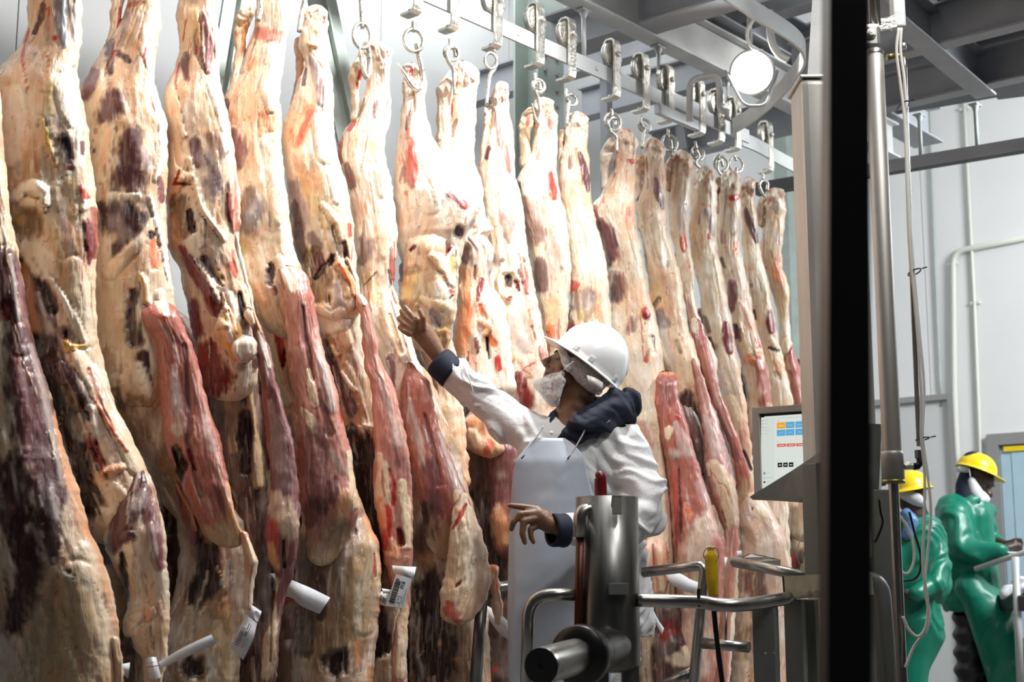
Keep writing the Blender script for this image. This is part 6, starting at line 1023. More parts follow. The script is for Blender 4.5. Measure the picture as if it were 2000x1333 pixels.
# the word runs down the tag: letter width along the tag, letter top towards its right edge
letters(t, Yi - .0005, (792, 1138), (-1.7, 5.2), (-6.2, -1.6), E_)
letters(t, Yi - .0005, (789.5, 1145.5), (-1.7, 5.2), (-6.2, -1.6), U_)
t = tagpaper('curled grey barcode slip left of the EU tag', Yb + .01, [[(710, 1138, 706, 1143, .02), (730, 1148, 722, 1165, 0), (745, 1156, 740, 1180, 0), (760, 1156, 755, 1186, .01)]], [[(729, 1144, 738, 1160, -.01), (742, 1143, 744, 1158, -.01)], [(746, 1150, 748, 1160, -.005), (764, 1153, 760, 1160, 0)]])
inkbars(t, Yb + .003, (714, 1142), (757, 1172), (712, 1150), bars(.1, .95, .0, 1.3, 14), 'ink')
t = tagpaper('white paper strip with a printed sleeve on the second side foreleg', Yat(110) - .19, [[(310, 1294, 315, 1306, .0), (350, 1270, 355, 1288, -.01), (390, 1250, 396, 1270, -.01), (413, 1240, 423, 1257, -.005)]], [[(279, 1288, 285, 1326, .05), (296, 1284, 302, 1328, -.02), (312, 1285, 319, 1322, .05)]])
inkbars(t, Yat(110) - .213, (284, 1292), (312, 1288), (288, 1325), [(.1, .9, .35, .40), (.3, .6, .12, .15)], 'red', 'print_line')
tagpaper('crumpled white paper tag low on the leftmost side', Yat(-20) - .2, [[(221, 1298, 226, 1333, 0), (236, 1298, 236, 1316, -.02), (254, 1295, 250, 1326, 0)], [(224, 1320, 222, 1340, .0), (240, 1318, 244, 1345, -.01)]])
tagpaper('blank white strip hanging behind the left guard rail', Yat(895) - .28, [[(952, 1184, 950, 1200, 0), (972, 1196, 960, 1218, -.01), (990, 1212, 978, 1240, -.01), (1010, 1232, 1003, 1256, 0)]])
tagpaper('curved blank white strip behind the far guard rail by the coat', Yat(1222) - .3, [[(1297, 1120, 1300, 1124, 0), (1325, 1120, 1312, 1142, -.01), (1350, 1133, 1335, 1155, -.01), (1367, 1139, 1356, 1160, 0)]])
tagpaper('white slotted tag right of the yellow handle', Yat(1282) - .3, [[(1402, 1085, 1402, 1110, 0), (1421, 1090, 1415, 1116, 0)]])
tagpaper('tiny white band on a shank right of the slotted tag', Yat(1330) - .28, [[(1439, 1077, 1440, 1090, 0), (1448, 1076, 1450, 1087, 0)]])
tagpaper('white knotted tag below the touch screen on a shank', Yat(1425) - .3, [[(1507, 1075, 1504, 1092, 0), (1516, 1082, 1514, 1096, -.01), (1526, 1078, 1524, 1102, 0)]])
tagpaper('narrow white strip by the coat hem', Yat(1150) - .25, [[(1275, 1190, 1276, 1200, 0), (1286, 1212, 1281, 1218, 0), (1297, 1228, 1293, 1242, 0)]])

# ================================================================== EQUIPMENT
def tubeobj(name, pts, r, m, parent=None, label=None, cat=None, seg=16, group=None):
    mb = MB(); mb.tube(pts, r, seg); o = mb.build(name, M[m] if isinstance(m, str) else m, parent)
    if label and parent is None: tag(o, label, cat, group)
    elif label: o['label'] = label
    return o
# leaning dark pole close to the camera
a = W(1650, -60, 1.77); b = W(1650, 1400, 1.65); d = (b - a); A = a - d * ((3.4 - a.z) / -d.z); B = a + d * ((a.z - 0.0) / -d.z)
mb = MB(); mb.beam(A, B, 0.050, 0.050, up=Vector((0, 1, 0)))
tag(mb.build('black_pole', M['black']), 'blurred black square pole standing close in front', 'pole')
# broad stainless column
c = W(1645, 1040, 4.6); top = W(1600, 152, 4.5).z
col = thing('stainless_column', 'broad brushed stainless upright with a flat cap behind the black pole', 'column', (c.x, c.y, 0))
mb = MB(); mb.bevbox((c.x, c.y, top / 2), (0.200, 0.2, top), b=0.022, rz=0.0); mb.build('post', M['column'], col)
mb = MB(); mb.bevbox((c.x, c.y, top + 0.004), (0.212, 0.212, 0.012), b=0.004); mb.build('cap_plate', M['steel'], col)
mb = MB(); mb.beam((c.x - 0.02, c.y + .02, top), (c.x + 0.12, c.y + .3, BZ), 0.06, 0.06); mb.build('top_strut', M['rail_paint'], col)
mb = MB(); q = W(1700, 1115, 4.45); mb.bevbox((q.x, 4.45, q.z), (0.11, 0.06, 0.085), b=0.004); mb.build('clamp_block', M['column'], col)
for dx in (-.012, .018):
    mb = MB(); mb.lathe([(0, .008), (.006, .008), (.007, 0)], (q.x + dx, 4.42, q.z + .006), (0, -1, 0), 6, False); mb.build('bolt', M['steel'], col)
q2 = W(1690, 1140, 4.3); q3 = W(1733, 1180, 4.3)
tubeobj('bent_rail', fillet([W(1640, 1134, 4.32), W(1722, 1128, 4.32), W(1738, 1345, 4.32)], 0.07, 8), 0.024, 'post', None, 'bent stainless rail turning down beside the air cylinder rod', 'rail')
# air cylinder
XC = W(1725, 500, 4.1).x; YC = 4.1
def V_(px, py): return W(px, py, YC)
ac = thing('air_cylinder', 'tall stainless air cylinder hung upright with its rod downwards', 'cylinder', (XC, YC, 2.0))
zt = V_(1711, 105).z; zb = V_(1741, 882).z; zc = V_(1742, 945).z
mb = MB(); mb.lathe([(0, zt), (0.022, zt), (0.0275, zt - .006), (0.0275, zb)], (XC, YC, 0), seg=32); mb.build('barrel', M['column'], ac)
mb = MB(); mb.lathe([(0.0275, zb), (0.031, zb - .002), (0.032, zb - .01), (0.032, zc + .01), (0.0, zc + .01)], (XC, YC, 0), seg=32); mb.build('end_collar', M['column'], ac)
mb = MB(); mb.lathe([(0.0, zc + .01), (0.033, zc + .01), (0.033, zc), (0.0, zc)], (XC, YC, 0), seg=32); mb.build('seal_ring', M['brass'], ac)
mb = MB(); mb.lathe([(0.0145, zc), (0.0145, 0.15)], (XC, YC, 0), seg=24); mb.build('piston_rod', M['steel'], ac)
mb = MB(); zk = V_(1708, 72).z; mb.lathe([(0.029, zt - .004), (0.029, zt + .006), (0.024, zt + .012)], (XC, YC, 0), seg=32); mb.bevbox((XC - .004, YC, zk - .0), (0.046, 0.03, 0.075), b=0.012); mb.build('clevis', M['steel'], ac)
mb = MB(); mb.lathe([(0, .014), (.009, .014), (.009, .004), (.016, .002), (.016, 0), (0, 0)], (XC - .012, YC - .02, zk + .002), (0, -1, 0), 20, False); mb.build('clevis_pin', M['galv'], ac)
for px in (1704, 1716):
    mb = MB(); p = V_(px, 50); mb.tube([p, (p.x, p.y + .02, 3.45)], 0.009, 12); mb.build('hanger_rod', M['steel'], ac)
mb = MB(); a = V_(1716, 50); b = V_(1748, 42); mb.beam(a, b, 0.012, 0.036); mb.build('bracket_plate', M['galv'], ac)
mb = MB(); p = V_(1758, 51); mb.bevbox((p.x, YC + .02, (p.z + 3.45) / 2), (0.036, 0.045, 3.45 - p.z), b=0.004); tag(mb.build('cable_duct', M['rail_paint']), 'white square cable duct coming down from the top edge', 'duct')
# support post behind the rod
mb = MB(); p = W(1737, 1100, 4.3); mb.bevbox((p.x - .005, 4.36, W(1737, 955, 4.3).z / 2), (0.05, 0.05, W(1737, 955, 4.3).z), b=0.004); tag(mb.build('rod_guide_post', M['post']), 'dull steel post just behind the piston rod', 'post')
mb = MB(); p = V_(1759, 965); mb.bevbox((p.x + .002, 4.2, p.z), (0.014, 0.02, 0.16), b=0.003); mb.build('guide_strip', M['steel'], ac)
# thin air pipe with elbow fittings
ap = thing('air_pipe', 'thin steel air pipe with elbow fittings beside the air cylinder', 'pipe', V_(1790, 600))
mb = MB(); mb.tube([V_(1765, 112), V_(1767, 130), V_(1779, 500), V_(1795, 872)], 0.0068, 12); mb.build('pipe', M['steel'], ap)
mb = MB(); mb.tube([V_(1732, 112), V_(1745, 110)], 0.010, 12); mb.tube([V_(1745, 110), V_(1764, 108)], 0.0075, 12); mb.build('top_fitting', M['brass'], ap)
mb = MB(); mb.tube([V_(1764, 85), V_(1765, 96)], 0.009, 8); mb.build('nut', M['galv'], ap)
mb = MB(); mb.tube([V_(1796, 890), V_(1797, 905), V_(1792, 911), V_(1784, 912)], 0.0105, 12); mb.build('elbow', M['black'], ap)
mb = MB(); mb.lathe([(0, .012), (.0125, .012), (.0125, -.012), (0, -.012)], V_(1795, 888), (0, 0, 1), 6, False); mb.build('nut', M['steel_dark'], ap)
mb = MB(); mb.lathe([(0, .012), (.0125, .012), (.0125, -.012), (0, -.012)], V_(1774, 910), (1, 0, 0), 6, False); mb.lathe([(0, .014), (.010, .014), (.010, -.014), (0, -.014)], V_(1763, 909), (1, 0, 0), 12, False); mb.build('union_nut', M['galv'], ap)
def cable(label, pts, r, m, Y=4.02): return tubeobj('cable', bez([W(x, y, Y) for x, y in pts], 8), r, m, None, label, 'cable', 8)
cable('white cable on the left of the strapped pair, ending low beside the rod', [(1755, 55), (1751, 100), (1758, 160), (1767, 240), (1772, 380), (1776, 480), (1789, 620), (1799, 770), (1799, 850), (1806, 930), (1805, 1020), (1802, 1100), (1812, 1180), (1808, 1225), (1793, 1244), (1776, 1232), (1763, 1205)], .0042, 'white_pl')
cable('white cable on the right of the strapped pair, trailing off at the bottom', [(1760, 55), (1759, 100), (1768, 170), (1772, 260), (1776, 400), (1784, 520), (1796, 650), (1805, 760), (1802, 850), (1812, 930), (1818, 1000), (1812, 1080), (1806, 1150), (1816, 1200), (1808, 1235), (1795, 1250), (1782, 1270), (1768, 1305)], .0042, 'white_pl', 4.035)
cable('short cream cable looping beside the piston rod', [(1757, 1008), (1772, 1030), (1783, 1060), (1785, 1095), (1776, 1118), (1764, 1120), (1755, 1105)], .0042, 'white_pl', 4.18)
cable('black cable looping under the cream one', [(1776, 1000), (1786, 1040), (1797, 1080), (1797, 1115), (1785, 1132), (1762, 1136)], .0035, 'blackrub', 4.2)
cable('black cable hanging left of the piston rod', [(1717, 975), (1720, 1000), (1724, 1020), (1716, 1045), (1708, 1060)], .0045, 'blackrub', 4.25)
for x, y, lab in ((1764, 208, 'black cable tie, uppermost on the white cables'), (1786, 532, 'black cable tie halfway down the white cables'), (1802, 858, 'black cable tie above the elbow fitting')):
    c0 = W(x, y, 4.06); mb = MB(); mb.tube([c0 + Vector((math.cos(k * math.pi / 8) * .013, math.sin(k * math.pi / 8) * .05, 0)) for k in range(16)], .0022, 6, closed=True); mb.tube([c0 + Vector((.008, -.05, 0)), c0 + Vector((.02, -.06, .002))], .002, 6)
    tag(mb.build('cable_tie', M['blackrub']), lab, 'cable tie', 'cable ties')

# ---- touch screen terminal
TL = W(1468, 797, 4.95); TR = W(1587, 789, 4.83); U = (TR - TL); U.z = 0; U.normalize(); NV = Vector((U.y, -U.x, 0)); NV = NV if NV.y < 0 else -NV
def MP(px, py, off=0.0):
    dd = ray(px, py); c0 = Vector((0, 0, CAMZ)); p0 = TL + NV * off
    return c0 + dd * ((p0 - c0).dot(NV) / dd.dot(NV))
term = thing('touch_terminal', 'stainless touch screen terminal showing blue and red buttons', 'screen', (TL.x + .2, TL.y, 1.0))
zT = TL.z; zB = MP(1470, 970).z; Wd = 0.285
def slab(x0, x1, z0, z1, d0, d1, m, name, parent=term, bev=0.002):
    mb = MB(); cpt = Vector((TL.x, TL.y, 0)) + U * ((x0 + x1) / 2) + NV * ((d0 + d1) / 2) + Vector((0, 0, (z0 + z1) / 2))
    mb.bevbox(cpt, (x1 - x0, abs(d1 - d0), z1 - z0), rz=math.atan2(U.y, U.x), b=bev); return mb.build(name, M[m], parent)
fr = slab(0, 0.026, zB, zT, -.05, .0, 'column', 'bezel'); slab(Wd - .026, Wd, zB, zT, -.05, 0, 'column', 'bezel'); slab(0.026, Wd - .026, zT - .022, zT, -.05, 0, 'column', 'bezel'); slab(0.026, Wd - .026, zB, zB + .018, -.05, 0, 'column', 'bezel')
slab(0.02, Wd - .02, zB + .01, zT - .015, -.05, -.014, 'black', 'screen_surround')
M['screen'] = mat('lit_screen', (0.02, 0.02, 0.02), 0.3, emit=((0.80, 0.86, 0.80), 0.85))
def lit(name, c, e=0.9): M[name] = mat(name, (0.02, 0.02, 0.02), 0.3, emit=(c, e)); return name
lit('lit_blue', (.12, .42, .70)); lit('lit_orange', (.95, .42, .02)); lit('lit_red', (.80, .11, .09)); lit('lit_black', (.006, .006, .008)); lit('lit_grey', (.42, .46, .45)); lit('lit_side', (.70, .76, .71)); lit('lit_pale', (.35, .62, .80)); lit('lit_green', (.12, .42, .12))
def srect(x0, y0, x1, y1, m, name, off, parent=term):
    """rectangle given in the close-up frame of the screen"""
    P = [MP(1440 + x / 4.443, 770 + y / 4.443, off) for x, y in ((x0, y0), (x1, y0 - (x1 - x0) * .055), (x1, y1 - (x1 - x0) * .055), (x0, y1))]
    mb = MB(); vs = P + [p - NV * .001 for p in P]; mb.add(vs, [(0, 1, 2, 3), (7, 6, 5, 4), (0, 4, 5, 1), (1, 5, 6, 2), (2, 6, 7, 3), (3, 7, 4, 0)]); return mb.build(name, M[m], parent)
scr = slab(0.041, Wd - .04, zB + .022, zT - .032, -.014, -.0125, 'screen', 'screen', bev=.0004)
O1 = -.0112
srect(207, 205, 328, 822, 'lit_side', 'side_panel', O1 - .0004)
for i, x in enumerate((343, 421, 503, 584, 666, 748)):
    srect(x, 248 - i * 4.4, x + 74, 303 - i * 4.4, 'lit_orange' if i == 0 else 'lit_blue', 'button', O1)
    srect(x, 312 - i * 4.4, x + 74, 367 - i * 4.4, 'lit_blue', 'button', O1)
    srect(x + 14, 274 - i * 4.4, x + 58, 280 - i * 4.4, 'lit_pale' if i else 'lit_side', 'button_text', O1 + .0006)
    srect(x + 22, 336 - i * 4.4, x + 52, 341 - i * 4.4, 'lit_pale', 'button_text', O1 + .0006)
for i, x in enumerate((345, 428, 511, 596, 680)):
    srect(x, 435 - i * 3, x + 76, 461 - i * 3, 'lit_red', 'button', O1); srect(x + 14, 445 - i * 3, x + 62, 450 - i * 3, 'lit_side', 'button_text', O1 + .0006)
for i, x in enumerate((350, 398, 447)):
    srect(x, 598 - i * 1.5, x + 39, 637 - i * 1.5, 'lit_black', 'button', O1); srect(x + 9, 614 - i, x + 30, 621 - i, 'lit_side', 'button_text', O1 + .0006)
mbt = [(218, 228, 230, 238, 'lit_grey'), (236, 230, 264, 233, 'lit_grey'), (236, 259, 262, 262, 'lit_grey'), (218, 255, 228, 266, 'lit_orange'), (236, 288, 262, 291, 'lit_grey'), (218, 284, 229, 296, 'lit_grey'), (218, 318, 284, 321, 'lit_grey'), (218, 345, 270, 348, 'lit_grey'), (345, 208, 545, 211, 'lit_grey'), (345, 232, 378, 235, 'lit_grey'), (345, 415, 365, 418, 'lit_grey'), (575, 372, 655, 386, 'lit_grey'), (590, 536, 640, 550, 'lit_grey'), (345, 577, 370, 580, 'lit_grey'),
       (226, 680, 244, 700, 'lit_green'), (252, 687, 284, 691, 'lit_grey'), (230, 724, 242, 738, 'lit_grey'), (252, 727, 305, 731, 'lit_grey'), (229, 758, 243, 774, 'lit_black'), (252, 764, 280, 768, 'lit_grey')]
for (x0, y0, x1, y1, m) in mbt: srect(x0, y0, x1, y1, m, 'screen_text', O1 + .0002)
# folded tray under the screen
mb = MB()
F_ = [W(1464, 971, 4.86), W(1545, 921, 4.58), W(1618, 872, 4.30), W(1700, 828, 4.25), W(1722, 829, 4.28)]; G_ = [W(1470, 977, 4.88), W(1520, 979, 4.72), W(1560, 982, 4.60), W(1640, 985, 4.46), W(1716, 978, 4.46)]
vs = F_ + G_; fs = []
H2 = [W(1466, 973, 4.93), W(1545, 965, 4.86), W(1575, 960, 4.70), W(1700, 950, 4.49), W(1722, 950, 4.49)]
vs += H2
for i in range(4): fs += [(i, i + 1, 5 + i + 1, 5 + i), (5 + i, 6 + i, 11 + i, 10 + i), (i + 1, i, 10 + i, 11 + i)]
fs += [(0, 5, 10), (4, 14, 9)]
mb.add(vs, fs); mb.build('tray', M['post'], term)
mb = MB(); q = W(1712, 900, 4.55); mb.bevbox((q.x, 4.6, q.z), (0.05, 0.12, 0.16), b=.004); mb.build('rear_box', M['steel_dark'], term)
q = W(1596, 1000, 4.38); zA = W(1596, 905, 4.38).z; zZ = W(1596, 1136, 4.38).z
mb = MB(); mb.bevbox((q.x, 4.42, (zA + zZ) / 2), (0.052, 0.052, zA - zZ), rz=math.radians(-40), b=.003); mb.build('support_post', M['post'], term)
cable('thin grey wire curling by the shanks left of the terminal post', [(1572, 1040), (1560, 1062), (1556, 1085), (1564, 1105), (1573, 1115)], .0014, 'white_pl', 4.5)

# ---- guard rails and posts of the weighing pen
gr = thing('guard_rail', 'bent front guard rail of stainless tube right of the drum post', 'rail', W(1390, 1180, 4.2))
mb = MB(); mb.tube(bez([W(1245, 1173, 4.2), W(1320, 1175, 4.2), W(1372, 1177, 4.18), W(1400, 1182, 4.16), W(1440, 1183, 4.16), W(1485, 1178, 4.2), W(1540, 1169, 4.28)], 8), [.0195] * 60 if False else .0195, 18); mb.build('tube', M['steel'], gr)
mb = MB(); mb.tube(fillet([W(1366, 1186, 4.17), W(1364, 1156, 4.17), W(1366, 1150, 4.17)], .005), .005, 8); mb.build('hook_peg', M['black'], gr)
mb = MB(); q = W(1500, 1260, 4.22); z0 = W(1500, 1186, 4.22).z; mb.bevbox((q.x, 4.25, z0 / 2), (0.066, 0.05, z0), rz=math.radians(-25), b=.004); mb.build('post', M['post'], gr)
for x, y in ((1495, 1277), (1512, 1276)):
    mb = MB(); mb.lathe([(0, .002), (.0022, 0)], W(x, y, 4.18), (0, -1, 0), 8); mb.build('rivet', M['galv'], gr)
bm_ = thing('clamp_beam', 'box beam with worn cream front face and dark end under the terminal post', 'beam', W(1580, 1148, 4.3))
a = W(1548, 1148, 4.33); b = W(1690, 1140, 4.15); mb = MB(); mb.beam(a, b, 0.08, 0.064); mb.build('bar', M['clamp_cream'], bm_)
mb = MB(); d = (a - b).normalized(); mb.beam(a + d * .003, a + d * .006 + d * .0, 0.081, 0.065); mb.build('end_plate', M['black'], bm_)
for (x, w, dm) in ((1560, .055, 0), (1592, .03, .03)):
    q = W(x, 1250, 4.3 + dm); z0 = W(x, 1172, 4.3 + dm).z; mb = MB(); mb.bevbox((q.x, 4.33 + dm, z0 / 2), (w, w, z0), rz=math.radians(-30), b=.003); mb.build('leg', M['post'], bm_)
fr2 = thing('guard_rail', 'far guard rail of stainless tube beside the white coat', 'rail', W(1320, 1110, 4.6))
mb = MB(); mb.tube(fillet([W(1256, 1119, 4.66), W(1377, 1104, 4.56), W(1354, 1345, 4.56)], .03), .0165, 16); mb.build('tube', M['steel'], fr2)
mb = MB(); mb.tube([W(1288, 1341, 4.62), W(1330, 1325, 4.6), W(1355, 1312, 4.58)], .0165, 14); mb.build('lower_tube', M['steel'], fr2)
rr = thing('guard_rail', 'short open-ended guard rail running into the terminal post', 'rail', W(1500, 1110, 4.6))
mb = MB(); mb.tube([W(1434, 1098, 4.75), W(1500, 1111, 4.6), W(1580, 1128, 4.45)], .0175, 16); mb.build('tube', M['steel'], rr)
mb = MB(); vs = [W(1447, 1090, 4.8), W(1465, 1081, 4.8), W(1500, 1088, 4.72), W(1525, 1094, 4.68), W(1525, 1106, 4.68), W(1450, 1100, 4.8)]; vs += [v + Vector((0, .006, 0)) for v in vs]; mb.add(vs, [tuple(range(6)), tuple(range(11, 5, -1))] + [(i, i + 6, (i + 1) % 6 + 6, (i + 1) % 6) for i in range(6)]); mb.build('deflector_plate', M['steel'], rr)
hb = thing('hanging_bar', 'short round steel bar hung crosswise below the yellow handle', 'bar', W(1418, 1261, 4.5))
mb = MB(); mb.tube([W(1372, 1257, 4.5), W(1463, 1265, 4.42)], .017, 18); mb.build('bar', M['steel'], hb)
mb = MB(); mb.tube([W(1419, 1192, 4.47), W(1417, 1256, 4.47)], .004, 8); mb.build('rod', M['steel_dark'], hb)
lr = thing('guard_rail', 'left guard rail of dull tube that passes behind the apron', 'rail', W(935, 1150, 5.1))
mb = MB(); mb.tube([W(936, 1153, 5.0), W(992, 1145, 5.2), W(1080, 1140, 5.5)], .019, 18); mb.build('tube', M['steel_dark'], lr)
mb = MB(); mb.tube([W(942, 1160, 5.03), W(928, 1345, 5.03)], .021, 18); mb.build('leg', M['steel_dark'], lr)
mb = MB(); mb.tube(fillet([W(1130, 1162, 4.2), W(1032, 1163, 4.2), W(1028, 1345, 4.2)], .075, 10), .0185, 18)
tag(mb.build('guard_rail', M['steel']), 'rounded hoop of stainless tube left of the drum post', 'rail')
# drum post
dp = thing('drum_post', 'upright stainless drum post with a small bracket and clip', 'post', W(1188, 1140, 4.25))
c = W(1187, 1140, 4.25); zt = W(1187, 972, 4.25).z; zb = W(1187, 1300, 4.25).z
mb = MB(); mb.lathe([(.086, zt - .05), (.086, zt), (.092, zt), (.092, zb), (.085, zb - .012), (.05, zb - .02), (0, zb - .02)], (c.x, c.y, 0), seg=48); mb.lathe([(0, zt - .05), (.086, zt - .05)], (c.x, c.y, 0), seg=48, smooth=False); mb.build('drum', M['steel_dark'], dp)
mb = MB(); q = W(1205, 987, 4.15); mb.bevbox((q.x, q.y, q.z), (.028, .008, .055), b=.003); mb.bevbox((q.x, q.y + .02, q.z + .026), (.028, .05, .005), b=.002); mb.build('clip', M['column'], dp)
mb = MB(); q = W(1207, 1151, 4.155); mb.bevbox(q, (.055, .03, .034), b=.004); mb.build('bracket', M['post'], dp)
mb = MB(); mb.tube(fillet([W(1165, 995, 4.2), W(1134, 998, 4.18), W(1134, 1050, 4.18)], .03, 8), .021, 16); mb.build('elbow_pipe', M['steel'], dp)
mb = MB(); mb.tube([W(1133, 1048, 4.18), W(1128, 1290, 4.2)], .012, 12); mb.build('down_pipe', mat('rusty_copper', (.10, .03, .02), .4, .6), dp)
mb = MB(); mb.bevbox((c.x + .06, c.y - .02, (zb) / 2), (.05, .05, zb), b=.004); mb.build('leg', M['steel_dark'], dp)
mb = MB(); mb.bevbox((c.x - .02, c.y + .02, (zb) / 2), (.04, .04, zb), b=.004); mb.build('leg', M['steel_dark'], dp)
kn = thing('knife_handle', 'dark red plastic knife handle sticking up out of the drum post', 'handle', W(1172, 970, 4.22))
mb = MB(); mb.tube(bez([W(1174, 1010, 4.25), W(1174, 975, 4.25), W(1173, 945, 4.25), W(1172, 932, 4.25), W(1164, 934, 4.25)], 6), [.0185] * 19 + [.0185, .0180, .0165, .0145, .0115, .008], 18); mb.build('grip', M['red'], kn)
# the roller pointing at the camera
ro = thing('roller_arm', 'chrome roller arm with a black collar pointing left from the drum post', 'roller', W(1120, 1285, 3.95))
e0 = W(1200, 1262, 4.2); e1 = W(1057, 1302, 3.70); ax = (e1 - e0).normalized(); L = (e1 - e0).length
mb = MB(); mb.lathe([(0, 0), (.052, 0), (.052, L * .45)], e0, ax, 40); mb.build('inner_tube', M['steel'], ro)
mb = MB(); mb.lathe([(.045, L * .44), (.078, L * .45), (.082, L * .47), (.082, L * .52), (.078, L * .54), (.045, L * .55)], e0, ax, 44); mb.build('collar', M['blackrub'], ro)
mb = MB(); mb.lathe([(.0475, L * .54), (.0475, L * .985), (.046, L)], e0, ax, 40); mb.build('outer_tube', M['steel'], ro)
mb = MB(); mb.lathe([(.046, L), (.008, L + .001), (.007, L - .003), (0, L - .003)], e0, ax, 36, False); mb.build('end_cap', M['black'], ro)
# yellow handle with its key ring
yh = thing('yellow_handle', 'yellow plastic handle with steel split ring hooked over the front rail', 'handle', W(1390, 1120, 4.14))
m = MB(); P = bez([W(1388, 1068, 4.12), W(1388, 1078, 4.12), W(1389, 1100, 4.12), W(1391, 1135, 4.12), W(1393, 1164, 4.13)], 6)
rads = [.010, .011, .011, .011, .010, .009, .011, .014, .0165, .0175, .018, .018] + [.0175] * 6 + [.017, .016, .0155, .015, .0145, .014, .014]
m.tube(P, rads[:len(P)], 18); m.build('grip', M['yellow'], yh)
m = MB(); c0 = W(1389, 1084, 4.105); m.tube([c0 + Vector((math.cos(a) * .0215, -.004 * math.sin(a), math.sin(a) * .0215)) for a in [k * math.pi / 14 for k in range(28)]], .0016, 8, closed=True); m.build('split_ring', M['galv'], yh)
m = MB(); m.tube(bez([W(1394, 1190, 4.19), W(1400, 1250, 4.19), W(1412, 1345, 4.19)]), .0075, 12); m.build('rod', M['blackrub'], yh)

# ---- table at the right edge
tb = thing('work_table', 'steel work table with sloping edge tube at the right edge', 'table', W(1985, 1200, 8.4))
mb = MB(); mb.tube([W(1905, 1112, 8.6), W(2060, 1060, 8.2)], .016, 12); mb.build('edge_tube', M['beam_light'], tb)
mb = MB(); mb.tube([W(1983, 1088, 8.35), W(1994, 1360, 8.35)], .022, 12); mb.build('leg', M['beam_light'], tb)
mb = MB(); q = W(2040, 1178, 8.6); mb.bevbox(q, (.50, .6, .09), b=.01); mb.build('tray', M['black'], tb)
bg = thing('plastic_bag_heap', 'crumpled white plastic bags heaped on the table at right edge', 'bag', W(1990, 1150, 8.5))

# ================================================================== PEOPLE
def rcone(bm, p0, r0, p1, r1, seg=16):
    """round cone: two spheres and the cone between them"""
    p0, p1 = Vector(p0), Vector(p1)
    for p, r in ((p0, r0), (p1, r1)):
        bmesh.ops.create_icosphere(bm, subdivisions=2, radius=r * 1.03, matrix=Matrix.Translation(p))
    d = p1 - p0; L = d.length
    if L > 1e-4 and L > abs(r0 - r1) * 1.01:
        d.normalize(); s = (r0 - r1) / L; cc = math.sqrt(max(0, 1 - s * s))
        a, b = p0 + d * (r0 * s), p1 + d * (r1 * s); q = d.to_track_quat('Z', 'Y').to_matrix()
        ring = []
        for (p, r) in ((a, r0 * cc), (b, r1 * cc)):
            ring.append([bm.verts.new(p + q @ Vector((r * math.cos(2 * math.pi * k / seg), r * math.sin(2 * math.pi * k / seg), 0))) for k in range(seg)])
        for k in range(seg):
            bm.faces.new((ring[0][k], ring[0][(k + 1) % seg], ring[1][(k + 1) % seg], ring[1][k]))
        bm.faces.new(ring[0][::-1]); bm.faces.new(ring[1])
def blob(name, caps, voxel, m, parent, smooth=4, disp=None, cut=None, extra=None, sfac=.5):
    bm = bmesh.new()
    for c in caps: rcone(bm, c[0], c[1], c[2], c[3])
    if extra: extra(bm)
    me = bpy.data.meshes.new(name); bm.to_mesh(me); bm.free()
    o = bpy.data.objects.new(name, me); COL.objects.link(o)
    r = o.modifiers.new('r', 'REMESH'); r.mode = 'VOXEL'; r.voxel_size = voxel; r.use_smooth_shade = True
    if smooth:
        s = o.modifiers.new('s', 'SMOOTH'); s.iterations = smooth; s.factor = sfac
    dg = bpy.context.evaluated_depsgraph_get(); me2 = bpy.data.meshes.new_from_object(o.evaluated_get(dg))
    o.modifiers.clear(); o.data = me2; me2.name = name; bpy.data.meshes.remove(me)
    if disp or cut:
        n = len(me2.vertices); co = np.empty(n * 3, dtype=np.float32); me2.vertices.foreach_get('co', co); co = co.reshape(-1, 3)
        no = np.empty(n * 3, dtype=np.float32); me2.vertices.foreach_get('normal', no); no = no.reshape(-1, 3)
        if disp: co = co + no * disp(co, no)[:, None]
        me2.vertices.foreach_set('co', co.astype(np.float32).ravel()); me2.update()
    if cut:
        bm = bmesh.new(); bm.from_mesh(me2); bmesh.ops.delete(bm, geom=[v for v in bm.verts if cut(v.co)], context='VERTS'); bm.to_mesh(me2); bm.free()
    me2.materials.clear(); me2.materials.append(M[m] if isinstance(m, str) else m)
    for p in me2.polygons: p.use_smooth = True
    o.parent = parent
    if parent is not None: o.matrix_parent_inverse = (Matrix.Translation(parent.location) @ parent.rotation_euler.to_matrix().to_4x4()).inverted()
    return o
def C_(Y0):
    k = Y0 / 2841.0
    def f(*pts):
        """chain of (px, py, radius px, depth offset)"""
        out = []
        P = [(W(p[0], p[1], Y0 + (p[3] if len(p) > 3 else 0)), p[2] * k) for p in pts]
        if len(P) == 1: return [(P[0][0], P[0][1], P[0][0] + Vector((0, 0, .0001)), P[0][1])]
        for i in range(len(P) - 1): out.append((P[i][0], P[i][1], P[i + 1][0], P[i + 1][1]))
        return out
    return f
def folds(scale=(9, 9), amp=.006, dirv=(1, 0, .6), seed=1, fine=.002):
    d = Vector(dirv).normalized()
    def f(co, no):
        a = co @ np.array(d); h = Vector((-d.z, 0, d.x)) if abs(d.y) < .9 else Vector((1, 0, 0)); b = co @ np.array(h)
        w = fbm(b * 4 + 3, co[:, 1] * 4 + a * 2, seed, 2)
        n = fbm(a * scale[0] * 1.5 + w * 5, b * scale[1] * .45 + co[:, 1] * 3 + w * 2, seed + 3, 2)
        r = 1 - np.abs(n - .5) * 9
        return np.clip(r, -.6, 1) * amp * 1.5 + (fbm(a * scale[0] * 4 + w * 6, b * scale[1], seed + 9, 2) - .5) * fine * 2
    return f
